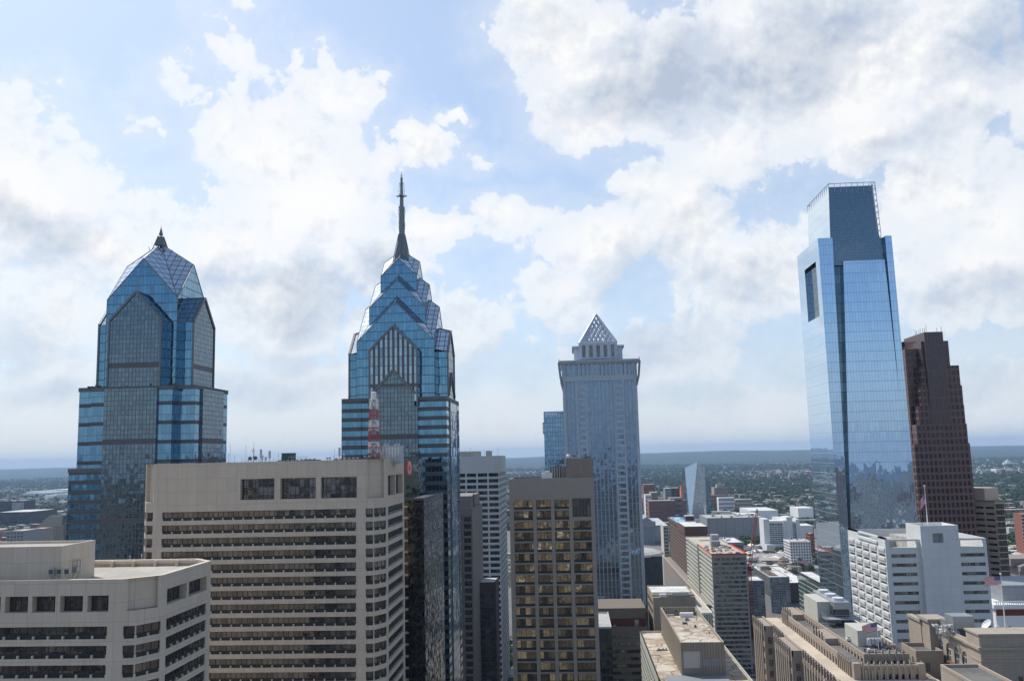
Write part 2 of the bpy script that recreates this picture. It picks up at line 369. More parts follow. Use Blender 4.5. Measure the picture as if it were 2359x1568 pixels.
def polybuild(name, label, cat, poly, z0, z1, wallmat, roofm, edges, dep=.35, par=1.0, group=None, z_open=None, cap=90, extra=None):
    """polygon building. edges: {i: dict(...facade args)}; other edges are plain wall"""
    cx = sum(p[0] for p in poly)/len(poly); cy = sum(p[1] for p in poly)/len(poly)
    B = Bld(name, label, cat, (cx, cy, z0), group); B.cap = cap; n = len(poly)
    B.wall.prism(inset(poly, dep+.004), z0, z1-par-.02, 0, top=False)
    order = sorted(edges.keys(), key=lambda i: edges[i].get('prio', i))
    for i in range(n):
        if i in edges: continue
        a, c = poly[i], poly[(i+1) % n]; B.wall.face([(a[0],a[1],z0),(c[0],c[1],z0),(c[0],c[1],z1),(a[0],a[1],z1)], 0)
    for i in order:
        e = dict(edges[i]); e.pop('prio', None); a, c = poly[i], poly[(i+1) % n]
        zt = e.pop('ztop', z1-par); zb = e.pop('zbot', z0)
        B.facade(a, c, zb, zt, dep=dep, **e)
        f = (Vector(a), (Vector(c)-Vector(a)).normalized(), None)
        if zt < z1: B.wall.face([(a[0],a[1],zt),(c[0],c[1],zt),(c[0],c[1],z1),(a[0],a[1],z1)], 0)
        if zb > z0: B.wall.face([(a[0],a[1],z0),(c[0],c[1],z0),(c[0],c[1],zb),(a[0],a[1],zb)], 0)
    ip = inset(poly, .5)
    for i in range(n):
        j = (i+1) % n; a, c, d, e_ = poly[i], poly[j], ip[j], ip[i]
        B.wall.face([(a[0],a[1],z1),(c[0],c[1],z1),(d[0],d[1],z1),(e_[0],e_[1],z1)])
        B.wall.face([(d[0],d[1],z1-par-.4),(e_[0],e_[1],z1-par-.4),(e_[0],e_[1],z1),(d[0],d[1],z1)])
    r = MB(); r.face([(p[0], p[1], z1-par) for p in ip]); rf = r.build('roof', roofm, B.root)
    return B
def rect(x0, x1, y0, y1): return [(x0,y0),(x1,y0),(x1,y1),(x0,y1)]
# ------------------------------------------------------------------ shared materials
GL = (.28, .47, .68)
m_blue = curtain('blue_glass', (.135,.29,.42), (.10,.15,.20), 3.9, 1.6, tz=.34, tu=.10, tilt=.013, wob=.009, var=.22)
m_blueband = curtain('banded_blue_glass', (.12,.27,.39), (.16,.20,.25), 3.9, 1.6, tz=.2, tu=.08, bands=(1, .0, .44, (.085,.09,.10)), tilt=.01, wob=.006)
m_blueband2 = curtain('wide_banded_blue_glass', (.14,.29,.42), (.16,.20,.25), 3.9, 1.6, tz=.2, tu=.08, bands=(2, .0, .2, (.085,.09,.10)), tilt=.01, wob=.006)
m_stoneglass = curtain('grey_gridded_glass', (.135,.195,.24), (.125,.135,.14), 1.95, 1.5, tz=.22, tu=.3, tilt=.01, wob=.012, var=.28, bands=(16, .0, .07, (.10,.10,.105)))
m_striped = curtain('grey_striped_glass', (.30,.39,.46), (.10,.105,.11), 3.9, 2.1, tz=.25, tu=1.05, tilt=.03, wob=.02, var=.4)
m_crown = curtain('crown_glass', (.60,.70,.75), (.07,.09,.11), 2.4, 2.4, tz=.3, tu=.26, tilt=.01, wob=.004, var=.2)
m_trim = plain('grey_metal_trim', (.20,.21,.22), .5, .4, var=.2)
m_stone = plain('grey_granite', (.15,.15,.155), .6, panel=(2.1, 3.9, .04))
m_beige = plain('beige_concrete', (.62,.52,.41), .85, var=.16, panel=(2.9, 3.68, .04), streak=.22)
m_beigeroof = roofmat('beige_gravel_roof', (.48,.44,.38), (.40,.37,.32))
m_dkframe = plain('dark_frame', (.03,.03,.032), .5, .3)
m_brfr = plain('bronze_frame', (.055,.045,.038), .5, .3)
m_darkpan = plain('dark_sill_panel', (.025,.032,.03), .4)
g_beige = winglass('bronze_office_glass', (.020,.018,.018), (.115,.095,.075), pb=.55, cell=(1.46,50,3.68))
g_beigeB = winglass('dark_office_glass', (.012,.014,.022), (.105,.085,.06), pb=.22, cell=(1.46,50,3.62))
g_dark = winglass('dark_window_glass', (.018,.022,.03), (.11,.11,.10), pb=.3)
g_green = winglass('green_window_glass', (.04,.055,.05), (.27,.27,.21), pb=.55, cell=(1.5,1.5,2.9))
g_gold = winglass('gold_reflection_bronze_glass', (.14,.105,.07), (.56,.43,.26), pb=.50, metal=.75, rough=.05, tilt=.05, wob=.07, cell=(2.0,60,3.7))  # gold share of the bronze panes is painted golden reflection, not blinds
m_white = plain('white_concrete', (.66,.67,.66), .7, var=.08, panel=(3.2, 3.2, .03), streak=.08)
m_whitem = plain('white_metal', (.72,.73,.73), .5, .1, var=.06)
m_whroof = roofmat('white_membrane_roof', (.74,.74,.72), (.55,.54,.5))
m_paleroof = roofmat('pale_roof', (.48,.48,.46), (.36,.35,.33))
m_dkroof = roofmat('dark_roof', (.13,.125,.12), (.19,.18,.165))
m_metal = plain('grey_metal', (.42,.44,.46), .4, .6)
m_dmetal = plain('dark_metal', (.10,.11,.12), .5, .5)
m_red = plain('red_paint', (.42,.035,.04), .5, var=.1)
m_whitep = plain('white_paint', (.80,.80,.78), .5, var=.05)
m_green = plain('green_metal', (.05,.10,.08), .6)
# ------------------------------------------------------------------ gabled crown of the glass spires
def crown(wb, rb, c, w, z0, ze, zg, slope, m=0, mr=0, trim=None, tr=.22):
    """square shaft with a gable on each side; ridges climb inwards to a point"""
    zp = zg+slope*w; cx, cy = c; P = (cx, cy, zp)
    Cn = [(cx-w,cy-w),(cx+w,cy-w),(cx+w,cy+w),(cx-w,cy+w)]
    for i in range(4):
        a, b = Cn[i], Cn[(i+1) % 4]; g_ = ((a[0]+b[0])/2, (a[1]+b[1])/2, zg); d = Cn[(i+2) % 4]
        g2 = ((b[0]+d[0])/2, (b[1]+d[1])/2, zg)
        wb.face([(a[0],a[1],z0),(b[0],b[1],z0),(b[0],b[1],ze),g_,(a[0],a[1],ze)], m)
        bc = (b[0], b[1], ze)
        rb.face([g_, bc, P], mr); rb.face([bc, g2, P], mr)
        if trim is not None:
            a3 = (a[0], a[1], ze)
            trim.bar(a3, g_, tr); trim.bar(g_, bc, tr); trim.bar(g_, P, tr*.8); trim.bar(bc, P, tr*.8); trim.bar((b[0],b[1],z0), bc, tr*.6)
    return zp
def gbay(wb, rb, c, ang, half, out, inn, z0, ze, zg, m=0, mr=1, trim=None, ms=None, tr=.25, rise=0):
    """bay with a gabled face; out/inn distances of its face and back from the centre"""
    ca, sa = cos(ang), sin(ang)
    def T(u, d, z): return (c[0]+u*ca-d*sa*-1*-1 if False else c[0]+u*ca+d*sa, c[1]+u*sa-d*ca, z)
    ms = m if ms is None else ms
    wb.face([T(-half,out,z0),T(half,out,z0),T(half,out,ze),T(0,out,zg),T(-half,out,ze)], m)
    wb.face([T(half,out,z0),T(half,inn,z0),T(half,inn,ze),T(half,out,ze)], ms)
    wb.face([T(-half,inn,z0),T(-half,out,z0),T(-half,out,ze),T(-half,inn,ze)], ms)
    rb.face([T(half,out,ze),T(half,inn,ze+rise),T(0,inn,zg+rise),T(0,out,zg)], mr)
    rb.face([T(-half,inn,ze+rise),T(-half,out,ze),T(0,out,zg),T(0,inn,zg+rise)], mr)
    if trim is not None:
        for s_ in (-1, 1):
            trim.bar(T(s_*half,out,ze), T(0,out,zg), tr*1.6); trim.bar(T(s_*half,out,z0), T(s_*half,out,ze), tr*1.2)
        trim.bar(T(0,out,zg), T(0,inn,zg+rise), tr)
# --- wide gabled glass tower (left)
C2 = (-177.8, 370.0)
t = thing('glass_skyscraper', 'broad blue glass skyscraper at the left with one gabled crown and short pointed cap', 'skyscraper', (C2[0], C2[1], 0))
sh_, rf_, tr_, stn, body, low_ = MB(), MB(), MB(), MB(), MB(), MB()
zE = at(240,693,Y=356).z; zG = at(327,597,Y=356).z; zP = at(375,561,Y=370).z
crown(sh_, rf_, C2, 15.2, 170, zE, zG, (zP-zG)/15.2, trim=tr_)
zbe = at(300,738,Y=350).z; zbg = at(300,672,Y=350).z
for k in range(4):
    gbay(stn, rf_, C2, k*pi/2, 11.0, 20.5, 14.0, 176, zbe, zbg, 0, 0, tr_, ms=1, tr=.42)
zm = at(180,897,Y=350).z; zl = at(155,1082,Y=350).z
for (hx, hy) in ((17.0, 21.5), (24.6, 17.0)):
    body.prism(rect(C2[0]-hx, C2[0]+hx, C2[1]-hy, C2[1]+hy), 140, zm+(.4 if hx > 20 else 0))
low_.prism(rect(C2[0]-25, C2[0]+25, C2[1]-21.8, C2[1]+21.8), 0, zl)
low_.prism(rect(C2[0]-27.5, C2[0]+27.5, C2[1]-17, C2[1]+17), 0, zl-.5)
for k in range(4):
    a = k*pi/2; o_ = 22.6
    x0, x1 = (-11, 11)
    pts = [(x0,-o_),(x1,-o_),(x1,-15),(x0,-15)]
    if k in (1, 3): pts = [(p[0], p[1]*(25.4/22.6)) for p in pts]
    stn.prism([(C2[0]+p[0]*cos(a)-p[1]*sin(a), C2[1]+p[0]*sin(a)+p[1]*cos(a)) for p in pts], 0, zm-.3, 0)
sh_.build('shaft', m_blue, t); rf_.build('crown_roof', m_crown, t); stn.build('gabled_bay', [m_stoneglass, m_blue], t)
body.build('middle_tier', m_blueband2, t); low_.build('lower_tier', m_blueband, t); tr_.build('trim', m_trim, t)
for (hx, hy, zz) in ((17.0,21.5,zm),(24.6,17,zm+.4)):
    par = MB(); parapet(par, rect(C2[0]-hx-.3,C2[0]+hx+.3,C2[1]-hy-.3,C2[1]+hy+.3), zz-1.2, zz+.5, .5); par.build('parapet', m_stone, t)
par = MB(); parapet(par, rect(C2[0]-25.3,C2[0]+25.3,C2[1]-22.1,C2[1]+22.1), zl-1.2, zl+.5, .5)
for i in range(26): 
    a = random.random()*44-22; p3_ = MB(); p3_.box(C2[0]+a, C2[0]+a+.5, C2[1]-21+random.random()*4, C2[1]-16, zm, zm+1.0+random.random(), 0); p3_.build('setback_planter', m_stone, t)
par.build('parapet', m_stone, t)
cap = MB(); zc0 = zP-3.2; zct = at(375,522,Y=370).z
for k in range(4):
    a = k*pi/2+pi/4; b_ = (k+1)*pi/2+pi/4
    for r0, r1, q0, q1 in ((2.7,1.1,.2,.58),(1.0,.0,.64,1.0)):
        z0, z1 = zc0+(zct-zc0)*q0, zc0+(zct-zc0)*q1
        cap.face([(C2[0]+r0*cos(a),C2[1]+r0*sin(a),z0),(C2[0]+r0*cos(b_),C2[1]+r0*sin(b_),z0),(C2[0]+r1*cos(b_),C2[1]+r1*sin(b_),z1),(C2[0]+r1*cos(a),C2[1]+r1*sin(a),z1)])
    cap.bar((C2[0]+4.2*cos(a),C2[1]+4.2*sin(a),zc0-1.5), (C2[0]+1.2*cos(a),C2[1]+1.2*sin(a),zc0+(zct-zc0)*.6), .22)
    cap.bar((C2[0]+4.2*cos(a),C2[1]+4.2*sin(a),zc0-1.5), (C2[0]+5.2*cos(a),C2[1]+5.2*sin(a),zc0+1.2), .12)
cap.bar((C2[0],C2[1],zc0), (C2[0],C2[1],zct+.8), .3, r2=.05)
cap.build('pointed_cap', plain('cap_metal', (.17,.19,.20), .5, .4), t)
# --- spire tower
C1 = (-75.2, 395.0)
t = thing('spire_skyscraper', 'blue glass skyscraper with stacked chevron gables and a tall needle spire', 'skyscraper', (C1[0], C1[1], 0))
sh_, rf_, tr_, stn, body = MB(), MB(), MB(), MB(), MB()
def zv(y, Y, x=905): return at(x, y, Y=Y).z
prevz = 170
for (w, ya, yc, yr, Yr) in ((17.0, 695, 785.6, 680.6, 382.5), (12.5, 645.4, 707.8, 631, 386.8), (8.2, 595.8, 635.8, 578.3, 395)):
    Yf = C1[1]-w; ze = zv(yc, Yf); zg = zv(ya, Yf); zr = zv(yr, Yr); sl_ = (zr-zg)/(Yr-Yf)
    crown(sh_, rf_, C1, w, prevz, ze, zg, min(sl_, .75), trim=tr_, tr=.2); prevz = ze-8
for k in range(4):
    gbay(stn, rf_, C1, k*pi/2, 10.3, 22.0, 15.5, 170, zv(806, 373), zv(750, 373), 0, 0, tr_, ms=1, tr=.42, rise=1.6)
    # inner chevron of the bay
    ca, sa = cos(k*pi/2), sin(k*pi/2)
    def T(u, d, z): return (C1[0]+u*ca+d*sa, C1[1]+u*sa-d*ca, z)
    zc, za = zv(905, 373), zv(852, 373)
    for s_ in (-1, 1): tr_.bar(T(s_*9.6, 22.1, zc-.5), T(0, 22.1, za), .75)
    b_ = [T(-9, 22.06, 60), T(9, 22.06, 60), T(9, 22.06, zc), T(0, 22.06, za), T(-9, 22.06, zc)]
    stn.face(b_, 2)
zb1 = zv(921, 374, 793)
body.prism(rect(C1[0]-22.3, C1[0]+22.3, C1[1]-20.6, C1[1]+20.6), 0, zb1)
for sx in (-1, 1):
    for sy in (-1, 1): body.prism(rect(min(C1[0]+sx*22.6, C1[0]+sx*14), max(C1[0]+sx*22.6, C1[0]+sx*14), min(C1[1]+sy*21.2, C1[1]+sy*14.5), max(C1[1]+sy*21.2, C1[1]+sy*14.5)), 0, zv(921, 374, 793)-.6)
stn.prism(rect(C1[0]-10.3, C1[0]+10.3, C1[1]-22, C1[1]-14), 0, 172, 2, top=False); stn.prism(rect(C1[0]+14, C1[0]+22.9, C1[1]-10.3, C1[1]+10.3), 0, 172, 3, top=False)
m_sideglass = curtain('slate_side_glass', (.33,.42,.48), (.20,.22,.24), 3.9, 1.2, tz=.3, tu=.3, tilt=.02, wob=.01, var=.15)
sh_.build('shaft', m_blue, t); rf_.build('crown_roof', m_crown, t); stn.build('gabled_bay', [m_striped, m_blue, m_stoneglass, m_sideglass], t); body.build('lower_tier', m_blueband, t)
tr_.build('trim', m_trim, t)
par = MB(); parapet(par, rect(C1[0]-22.6,C1[0]+22.6,C1[1]-21.3,C1[1]+21.3), zb1-.9, zb1+.5, .5); par.build('parapet', m_stone, t)
for zz in (zv(888, 374), zv(1055, 374)): par = MB(); parapet(par, rect(C1[0]-10.6,C1[0]+10.6,C1[1]-22.5,C1[1]-12), zz-.6, zz+.6, .5); par.build('string_course', m_stone, t)
sp = MB(); cx, cy = C1
def taper(b, r0, z0, r1, z1, m=0):
    for k in range(4):
        a = k*pi/2+pi/4; e = a+pi/2
        b.face([(cx+r0*1.414*cos(a),cy+r0*1.414*sin(a),z0),(cx+r0*1.414*cos(e),cy+r0*1.414*sin(e),z0),(cx+r1*1.414*cos(e),cy+r1*1.414*sin(e),z1),(cx+r1*1.414*cos(a),cy+r1*1.414*sin(a),z1)], m)
zs0 = zv(590, 395, 928); zs1 = zv(540, 395, 928); zs2 = zv(475, 395, 928); zs3 = zv(410, 395, 928); zs4 = zv(393, 395, 928)
taper(sp, 3.3, zs0-3, 1.0, zs1)
taper(sp, 1.0, zs1, .8, zs2); taper(sp, .8, zs2, .42, zs3)
for k in range(4):
    a = k*pi/2+pi/4; sp.bar((cx+5.0*cos(a),cy+5.0*sin(a),zs0-3), (cx+1.8*cos(a),cy+1.8*sin(a),zs1), .2)
    sp.bar((cx+1.45*cos(a),cy+1.45*sin(a),zs1), (cx+1.2*cos(a),cy+1.2*sin(a),zs2), .11)
    a = k*pi/2; sp.bar((cx+3*cos(a),cy+3*sin(a),zs0), (cx+1.3*cos(a),cy+1.3*sin(a),zs1), .2)
sp.bar((cx,cy,zs3), (cx,cy,zs4), .22, r2=.05)
for k in range(4):
    a = k*pi/2+.4; sp.bar((cx+.5*cos(a),cy+.5*sin(a),zs3-1), (cx+.5*cos(a),cy+.5*sin(a),zs3+1.6), .07)
sp.build('spire', plain('spire_metal', (.20,.23,.24), .5, .4), t)
n_ = 11
for i in range(n_):
    z = zs1+(zs2-zs1)*(i+.3)/n_; 
    for k in range(8):
        a = k*pi/4+i*.3; r = 1.4 if k % 2 else 1.2
        an = MB(); an.bar((cx+r*cos(a),cy+r*sin(a),z-.35), (cx+r*cos(a),cy+r*sin(a),z+.45), .2, n=5); an.build('antenna', m_metal, t)
zz = zv(452, 395, 928)
an = MB(); an.box(cx-2.4, cx+2.4, cy-.9, cy+.9, zz-.1, zz+.1); an.box(cx-.9, cx+.9, cy-2.4, cy+2.4, zz-.1, zz+.12)
for i in range(5):
    for k in range(4):
        a = k*pi/2+.2*i; r = 1.2; z = zz+1.2*i+1; a2 = MB(); a2.bar((cx+r*cos(a),cy+r*sin(a),z-.3), (cx+r*cos(a),cy+r*sin(a),z+.4), .16, n=5); a2.build('antenna', m_metal, t)
an.build('antenna_arm', m_metal, t)
# --- pale granite tower with lattice pyramid
YM = 580.0
t = thing('pyramid_skyscraper', 'pale grey skyscraper topped by an open lattice pyramid and flared cornice', 'skyscraper', ((at(1383,1000,Y=YM).x), YM+25, 0))
m_mel = plain('pale_granite', (.54,.59,.65), .5, var=.12, panel=(1.6, 4.0, .05))
m_melg = curtain('slate_blue_strip_glass', (.16,.235,.34), (.36,.42,.48), 4.0, 2.5, tz=.22, tu=.6, tilt=.006, wob=.012, var=.12)
m_melr = curtain('pale_ladder_glass', (.15,.22,.32), (.52,.58,.63), 3.9, 30, tz=1.3, tu=.2, tilt=.01, wob=.02, var=.1)
x0, x1 = at(1297,950,Y=YM).x, at(1470,950,Y=YM).x; xm = (x0+x1)/2; hw = (x1-x0)/2
zt = zv(830, YM, 1383); zcb = zv(868, YM, 1383); c_ = (xm, YM+hw)
wb, gb, rb2 = MB(), MB(), MB()
gb.prism(rect(x0+1.0, x1-1.0, YM+1.0, YM+2*hw-1), 0, zcb-1, 0)
# corner piers, ladders and mullions stand proud of the glass on every side
for k in range(4):
    ca, sa = cos(k*pi/2), sin(k*pi/2)
    def T(u, d): return (c_[0]+u*ca+d*sa, c_[1]+u*sa-d*ca)
    def pier(b, u0, u1, d0, d1, za, zb_, m=0):
        pts = [T(u0,d1),T(u1,d1),T(u1,d0),T(u0,d0)]; b.prism(pts, za, zb_, m)
    for s_ in (-1, 1):
        for (a0, a1) in ((.60,.645), (.93,1.0)):
            u0, u1 = sorted((s_*hw*a0, s_*hw*a1)); pier(wb, max(u0,-hw+.05+.05*k), min(u1,hw-.05-.05*k), hw-2, hw-.02*k, 0, zcb-.02*k, 0)
        u0, u1 = sorted((s_*hw*.36, s_*hw*.40)); pier(wb, u0, u1, hw-2, hw-.3, 0, zcb-4, 0)
        u0, u1 = sorted((s_*hw*.40, s_*hw*.60)); pier(rb2, u0, u1, hw-2.5, hw-.6, 0, zcb-2, 0)
        u0, u1 = sorted((s_*hw*.66, s_*hw*.92)); pier(rb2, u0, u1, hw-3, hw-1.6, 0, zcb-4, 1)
    # cornice: open loggia of tall slots
    for i in range(16):
        a = -hw*.93+i*hw*1.86/15; pier(wb, a-.45, a+.45, hw-1.5, hw+.25, zcb, zt-2.2, 0)
    pier(gb, -hw*.95, hw*.95, hw-3, hw-1.3, zcb, zt-2, 1)
    f = [T(-hw-1.6, hw+1.6), T(hw+1.6, hw+1.6)]
    wb.face([(*T(-hw,hw+.02), zcb+1), (*T(hw,hw+.02), zcb+1), (*T(hw,hw+.02), zcb-2.5), (*T(-hw,hw+.02), zcb-2.5)][::-1])
    wb.face([(*T(-hw,hw+.3), zt-2.2), (*T(hw,hw+.3), zt-2.2), (*T(hw+2.2,hw+2.2), zt-.6), (*T(-hw-2.2,hw+2.2), zt-.6)])
    wb.face([(*T(-hw-2.2,hw+2.2), zt-.6), (*T(hw+2.2,hw+2.2), zt-.6), (*T(hw+2.2,hw+2.2), zt+.4), (*T(-hw-2.2,hw+2.2), zt+.4)])
    for s_ in (-1, 1):
        wb.bar((*T(s_*(hw+1.2), hw+1.2), zcb+1), (*T(s_*(hw+2.0), hw+2.0), zt-.8), .9, r2=1.0); wb.bar((*T(s_*(hw-.5), hw-.5), zcb-6), (*T(s_*(hw+1.2), hw+1.2), zcb+1), .8)
        wb.bar((*T(s_*(hw+1.9), hw+1.9), zt+.4), (*T(s_*(hw+1.9), hw+1.9), zt+1.8), .25)
wb.prism(rect(c_[0]-hw-2.2, c_[0]+hw+2.2, c_[1]-hw-2.2, c_[1]+hw+2.2), zt+.35, zt+.4)
ux = hw*.66; zu = zv(797, YM+10, 1383); up = MB(); up.prism(rect(c_[0]-ux, c_[0]+ux, c_[1]-ux, c_[1]+ux), zt, zu-1); up.prism(rect(c_[0]-ux-1.2, c_[0]+ux+1.2, c_[1]-ux*.35, c_[1]+ux*.35), zu-1, zu+.4)
up.prism(rect(c_[0]-ux-1.2, c_[0]+ux+1.2, c_[1]-ux-1, c_[1]+ux+1), zu-1, zu+.2)
ux2 = hw*.49; zpb = zv(789, YM+10, 1383); up.prism(rect(c_[0]-ux2-.8, c_[0]+ux2+.8, c_[1]-ux-1.6, c_[1]+ux+.8), zt+2, zpb)
wn = MB()
for i in range(5):
    a = (i-2)*ux2*.40; wn.box(c_[0]+a-1.1, c_[0]+a+1.1, c_[1]-ux-1.72, c_[1]-ux-1.6, zt+3.0, zt+11.0, 0, 'n')
wn.build('slot_window', g_dark, t)
up.build('upper_block', m_mel, t)
py = MB(); zpt = zv(724, YM+hw, 1372); r_ = ux2+.3; ap = Vector((c_[0], c_[1], zpt)); zpb += .05
cr = [Vector((c_[0]+sx*r_, c_[1]+sy*r_, zpb)) for sx, sy in ((-1,-1),(1,-1),(1,1),(-1,1))]
for k in range(4):
    a, b = cr[k], cr[(k+1) % 4]; N_ = 8
    for s0, s1 in ((.0, .0),): pass
    py.bar(a, ap, 1.3, r2=.7); py.bar(a+Vector((0,0,.4)), b+Vector((0,0,.4)), .8)
    for i in range(1, N_):
        q0 = a.lerp(b, i/N_); py.bar(q0, b.lerp(ap, 1-i/N_) if False else a.lerp(ap, i/N_), .44); py.bar(q0, b.lerp(ap, 1-i/N_), .44)
    for j in range(1, N_):
        pass
    # solid margins along the hips
    mid = (a+b)/2; inw = (ap-mid)*.0
    for (p, o_) in ((a, b), (b, a)):
        e1 = p; e2 = p.lerp(o_, .13); py.face([e1, e2, ap] if p is a else [e2, e1, ap])
py.build('lattice_pyramid', m_mel, t)
wb.build('wall', m_mel, t); gb.build('glazing', [m_melg, m_melg], t); rb2.build('ladder_strip', [m_melr, m_melg], t)
# --- obelisk glass tower (right)
YC = 470.0
t = thing('obelisk_skyscraper', 'tallest right-hand pale blue glass obelisk tower with a lower shoulder and screened glass crown', 'skyscraper', (at(1985,1000,Y=YC).x, YC+20, 0))
m_cg = curtain('pale_blue_curtain_wall', (.41,.57,.76), (.24,.36,.50), 5.2, 1.55, tz=.16, tu=.07, tilt=.0035, wob=.002, var=.05, rough=.015)
m_cs = curtain('sky_paled_side_curtain_wall', (.62,.76,.88), (.45,.55,.63), 5.2, 60, tz=.16, tu=.0, tilt=.002, wob=.0015, var=.03, rough=.015)  # paler tint puts the white sky reflection into the side glass colour
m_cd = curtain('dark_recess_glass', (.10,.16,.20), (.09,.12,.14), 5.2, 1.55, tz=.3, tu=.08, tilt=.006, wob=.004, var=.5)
m_cc = curtain('crown_screen_glass', (.14,.20,.26), (.12,.17,.20), 1.75, 1.55, tz=.12, tu=.12, tilt=.002, wob=.001, var=.1)
def lerp(a, b, t_): return a+(b-a)*t_
def tbox(b, xa0, xb0, xa1, xb1, y0, y1, z0, z1, m=0, ms=None, top=True, y0t=None):
    y0t = y0 if y0t is None else y0t; ms = m if ms is None else ms
    vs = [(xa0,y0,z0),(xb0,y0,z0),(xb0,y1,z0),(xa0,y1,z0),(xa1,y0t,z1),(xb1,y0t,z1),(xb1,y1,z1),(xa1,y1,z1)]
    b.add(vs, [(0,1,5,4)], m); b.add(vs, [(1,2,6,5),(3,0,4,7)], ms); b.add(vs, [(2,3,7,6)]+([(4,5,6,7)] if top else []), m)
def X_(x, y): return at(x, y, Y=YC).x
zS = zv(546, YC, 1960); zB = 0.0; yb = 1380
xl1, xl0 = X_(1883,546), X_(1933,1225); xr1, xr0 = X_(2053,546), X_(2112,1180)
# straight lines down to the ground
def down(xt, zt_, xb, zb_): return lerp(xb, xt, (0-zb_)/(zt_-zb_))
zq = at(1933,1225,Y=YC).z; xlg = down(xl1, zS, xl0, zq); xrg = down(xr1, zS, xr0, at(2112,1180,Y=YC).z)
DY = 44.0; bd = MB()
# bookend slabs either side of the recess; the south one carries the tall window opening
sw = 7.6
def swz(z): return lerp(2.4, 7.6, z/zS)
zo0, zo1 = at(1868,735,Y=YC+18).z, at(1868,612,Y=YC+18).z
def xL(z): return lerp(xlg, xl1, z/zS)
def xR(z): return lerp(xrg, xr1, z/zS)
for (za, zb_, ya, yb_) in ((0, zo0, YC, YC+DY), (zo1, zS, YC, YC+DY), (zo0, zo1, YC, YC+7), (zo0, zo1, YC+30, YC+DY)):
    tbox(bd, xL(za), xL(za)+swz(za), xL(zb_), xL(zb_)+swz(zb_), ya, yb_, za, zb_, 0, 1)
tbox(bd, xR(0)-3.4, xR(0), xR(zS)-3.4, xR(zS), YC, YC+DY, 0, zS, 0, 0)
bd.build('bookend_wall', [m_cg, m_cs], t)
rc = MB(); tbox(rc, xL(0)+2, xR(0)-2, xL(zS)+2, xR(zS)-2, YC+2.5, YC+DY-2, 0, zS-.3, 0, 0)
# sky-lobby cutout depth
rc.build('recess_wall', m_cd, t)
fb = MB(); zF = zv(600, YC, 1990)
fx1, fx0 = X_(1941,600), X_(1957,1200); fy1, fy0 = X_(2036,598), X_(2100,1180)
zf0 = at(1957,1200,Y=YC).z
fxa = down(fx1, zF, fx0, zf0); fya = down(fy1, zF, fy0, zf0)
tbox(fb, fxa, fya, fx1, fy1, YC-1.5, YC+10, 0, zF, 0, 0, y0t=YC-.6)
fb.build('front_curtain_wall', m_cg, t)
cw = MB(); zC = zv(421, YC, 1960); cx0, cx1 = X_(1910,545), X_(2030,545); cx0t, cx1t = X_(1908,422), X_(2015,420)
tbox(cw, cx0, cx1, cx0t, cx1t-1.5, YC+.6, YC+DY-1, zF-2, zC-2, 0, 1, top=False)
cw.build('crown_wall', [m_cc, m_cs], t)
fm = MB()
for i in range(9):
    a = i/8; fm.bar((lerp(cx0t,cx1t,a), YC+.5, zC-5), (lerp(cx0t,cx1t,a), YC+.5, zC), .16)
for (ya, za) in ((YC+.5, zC), (YC+.5, zC-2), (YC+DY-1, zC)): fm.bar((cx0t, ya, za), (cx1t, ya, za), .2)
for s_ in (cx0t, cx1t): fm.bar((s_, YC+.5, zC), (s_, YC+DY-1, zC), .2)
for i in range(12): fm.bar((cx0t, YC+.5+i*(DY-1.5)/11, zC-5), (cx0t, YC+.5+i*(DY-1.5)/11, zC), .16)
nz = 9; zz0 = zS+2
for q_ in (0, 1.9):
    fm.bar((cx1-q_, YC+.5, zS), (cx1t-q_, YC+.5, zC), .18); fm.bar((cx1-q_, YC+4.5, zS), (cx1t-q_, YC+4.5, zC), .18)
for i in range(nz+1):
    a = i/nz; z = lerp(zS, zC, a); xx = lerp(cx1, cx1t, a); fm.bar((xx-2, YC+.5, z), (xx, YC+.5, z), .14); fm.bar((xx, YC+.5, z), (xx, YC+4.5, z), .14)
fm.build('crown_frame', m_metal, t)
# --- stepped red granite tower
YB = 545.0
t = thing('stepped_skyscraper', 'dark reddish brown granite skyscraper with stepped corners behind the glass obelisk tower', 'skyscraper', (at(2150,1000,Y=YB).x, YB+20, 0))
m_bell = curtain('red_granite_grid', (.025,.028,.035), (.20,.096,.078), 4.1, 2.6, tz=1.35, tu=.95, tilt=.02, wob=.01, var=.6, metal=.5, rough=.12)
m_bellt = curtain('dark_granite_crown', (.05,.055,.07), (.16,.09,.078), 8, 1.5, tz=1.0, tu=.8, tilt=.01, metal=.5, rough=.2)
def XB(x, y, Y=YB): return at(x, y, Y=Y).x
b = MB(); bt = MB()
steps = [(2125,2172,763,0,1),(2125,2188,783,2,1),(2122,2212,840,5,0),(2112,2218,886,8,0),(2104,2222,932,12,0),(2096,2227,975,16,0),(2088,2233,1020,20,0)]
for i, (xa, xb, yy, back, top) in enumerate(steps):
    z = zv(yy, YB, xb); z0 = 0
    X0_ = XB(2130, yy)-(0 if i < 3 else 0); X1_ = XB(xb, yy)
    X0_ = XB(2130, 800) - back*.55
    if i == 0: bt.prism(rect(X0_+.5, X1_, YB+1, YB+34), z0, z)
    else: (bt if top else b).prism(rect(X0_+i*.02, X1_, YB+(6-i)*.6, YB+36+back*1.2), z0 if i == 6 else 60, z-.0)
for i in range(5):
    Yc = YB+8+i*8; z = zv(800+i*45, YB, 2110); b.prism(rect(XB(2130, 800)-9-i*.6, XB(2130, 800)+5, Yc, Yc+5.2), 60, z)
z = zv(785, YB+30, 2090); bt.prism(rect(XB(2130,800)-8, XB(2130,800)+6, YB+34, YB+60), 60, z)
b.build('wall', m_bell, t); bt.build('crown', m_bellt, t)
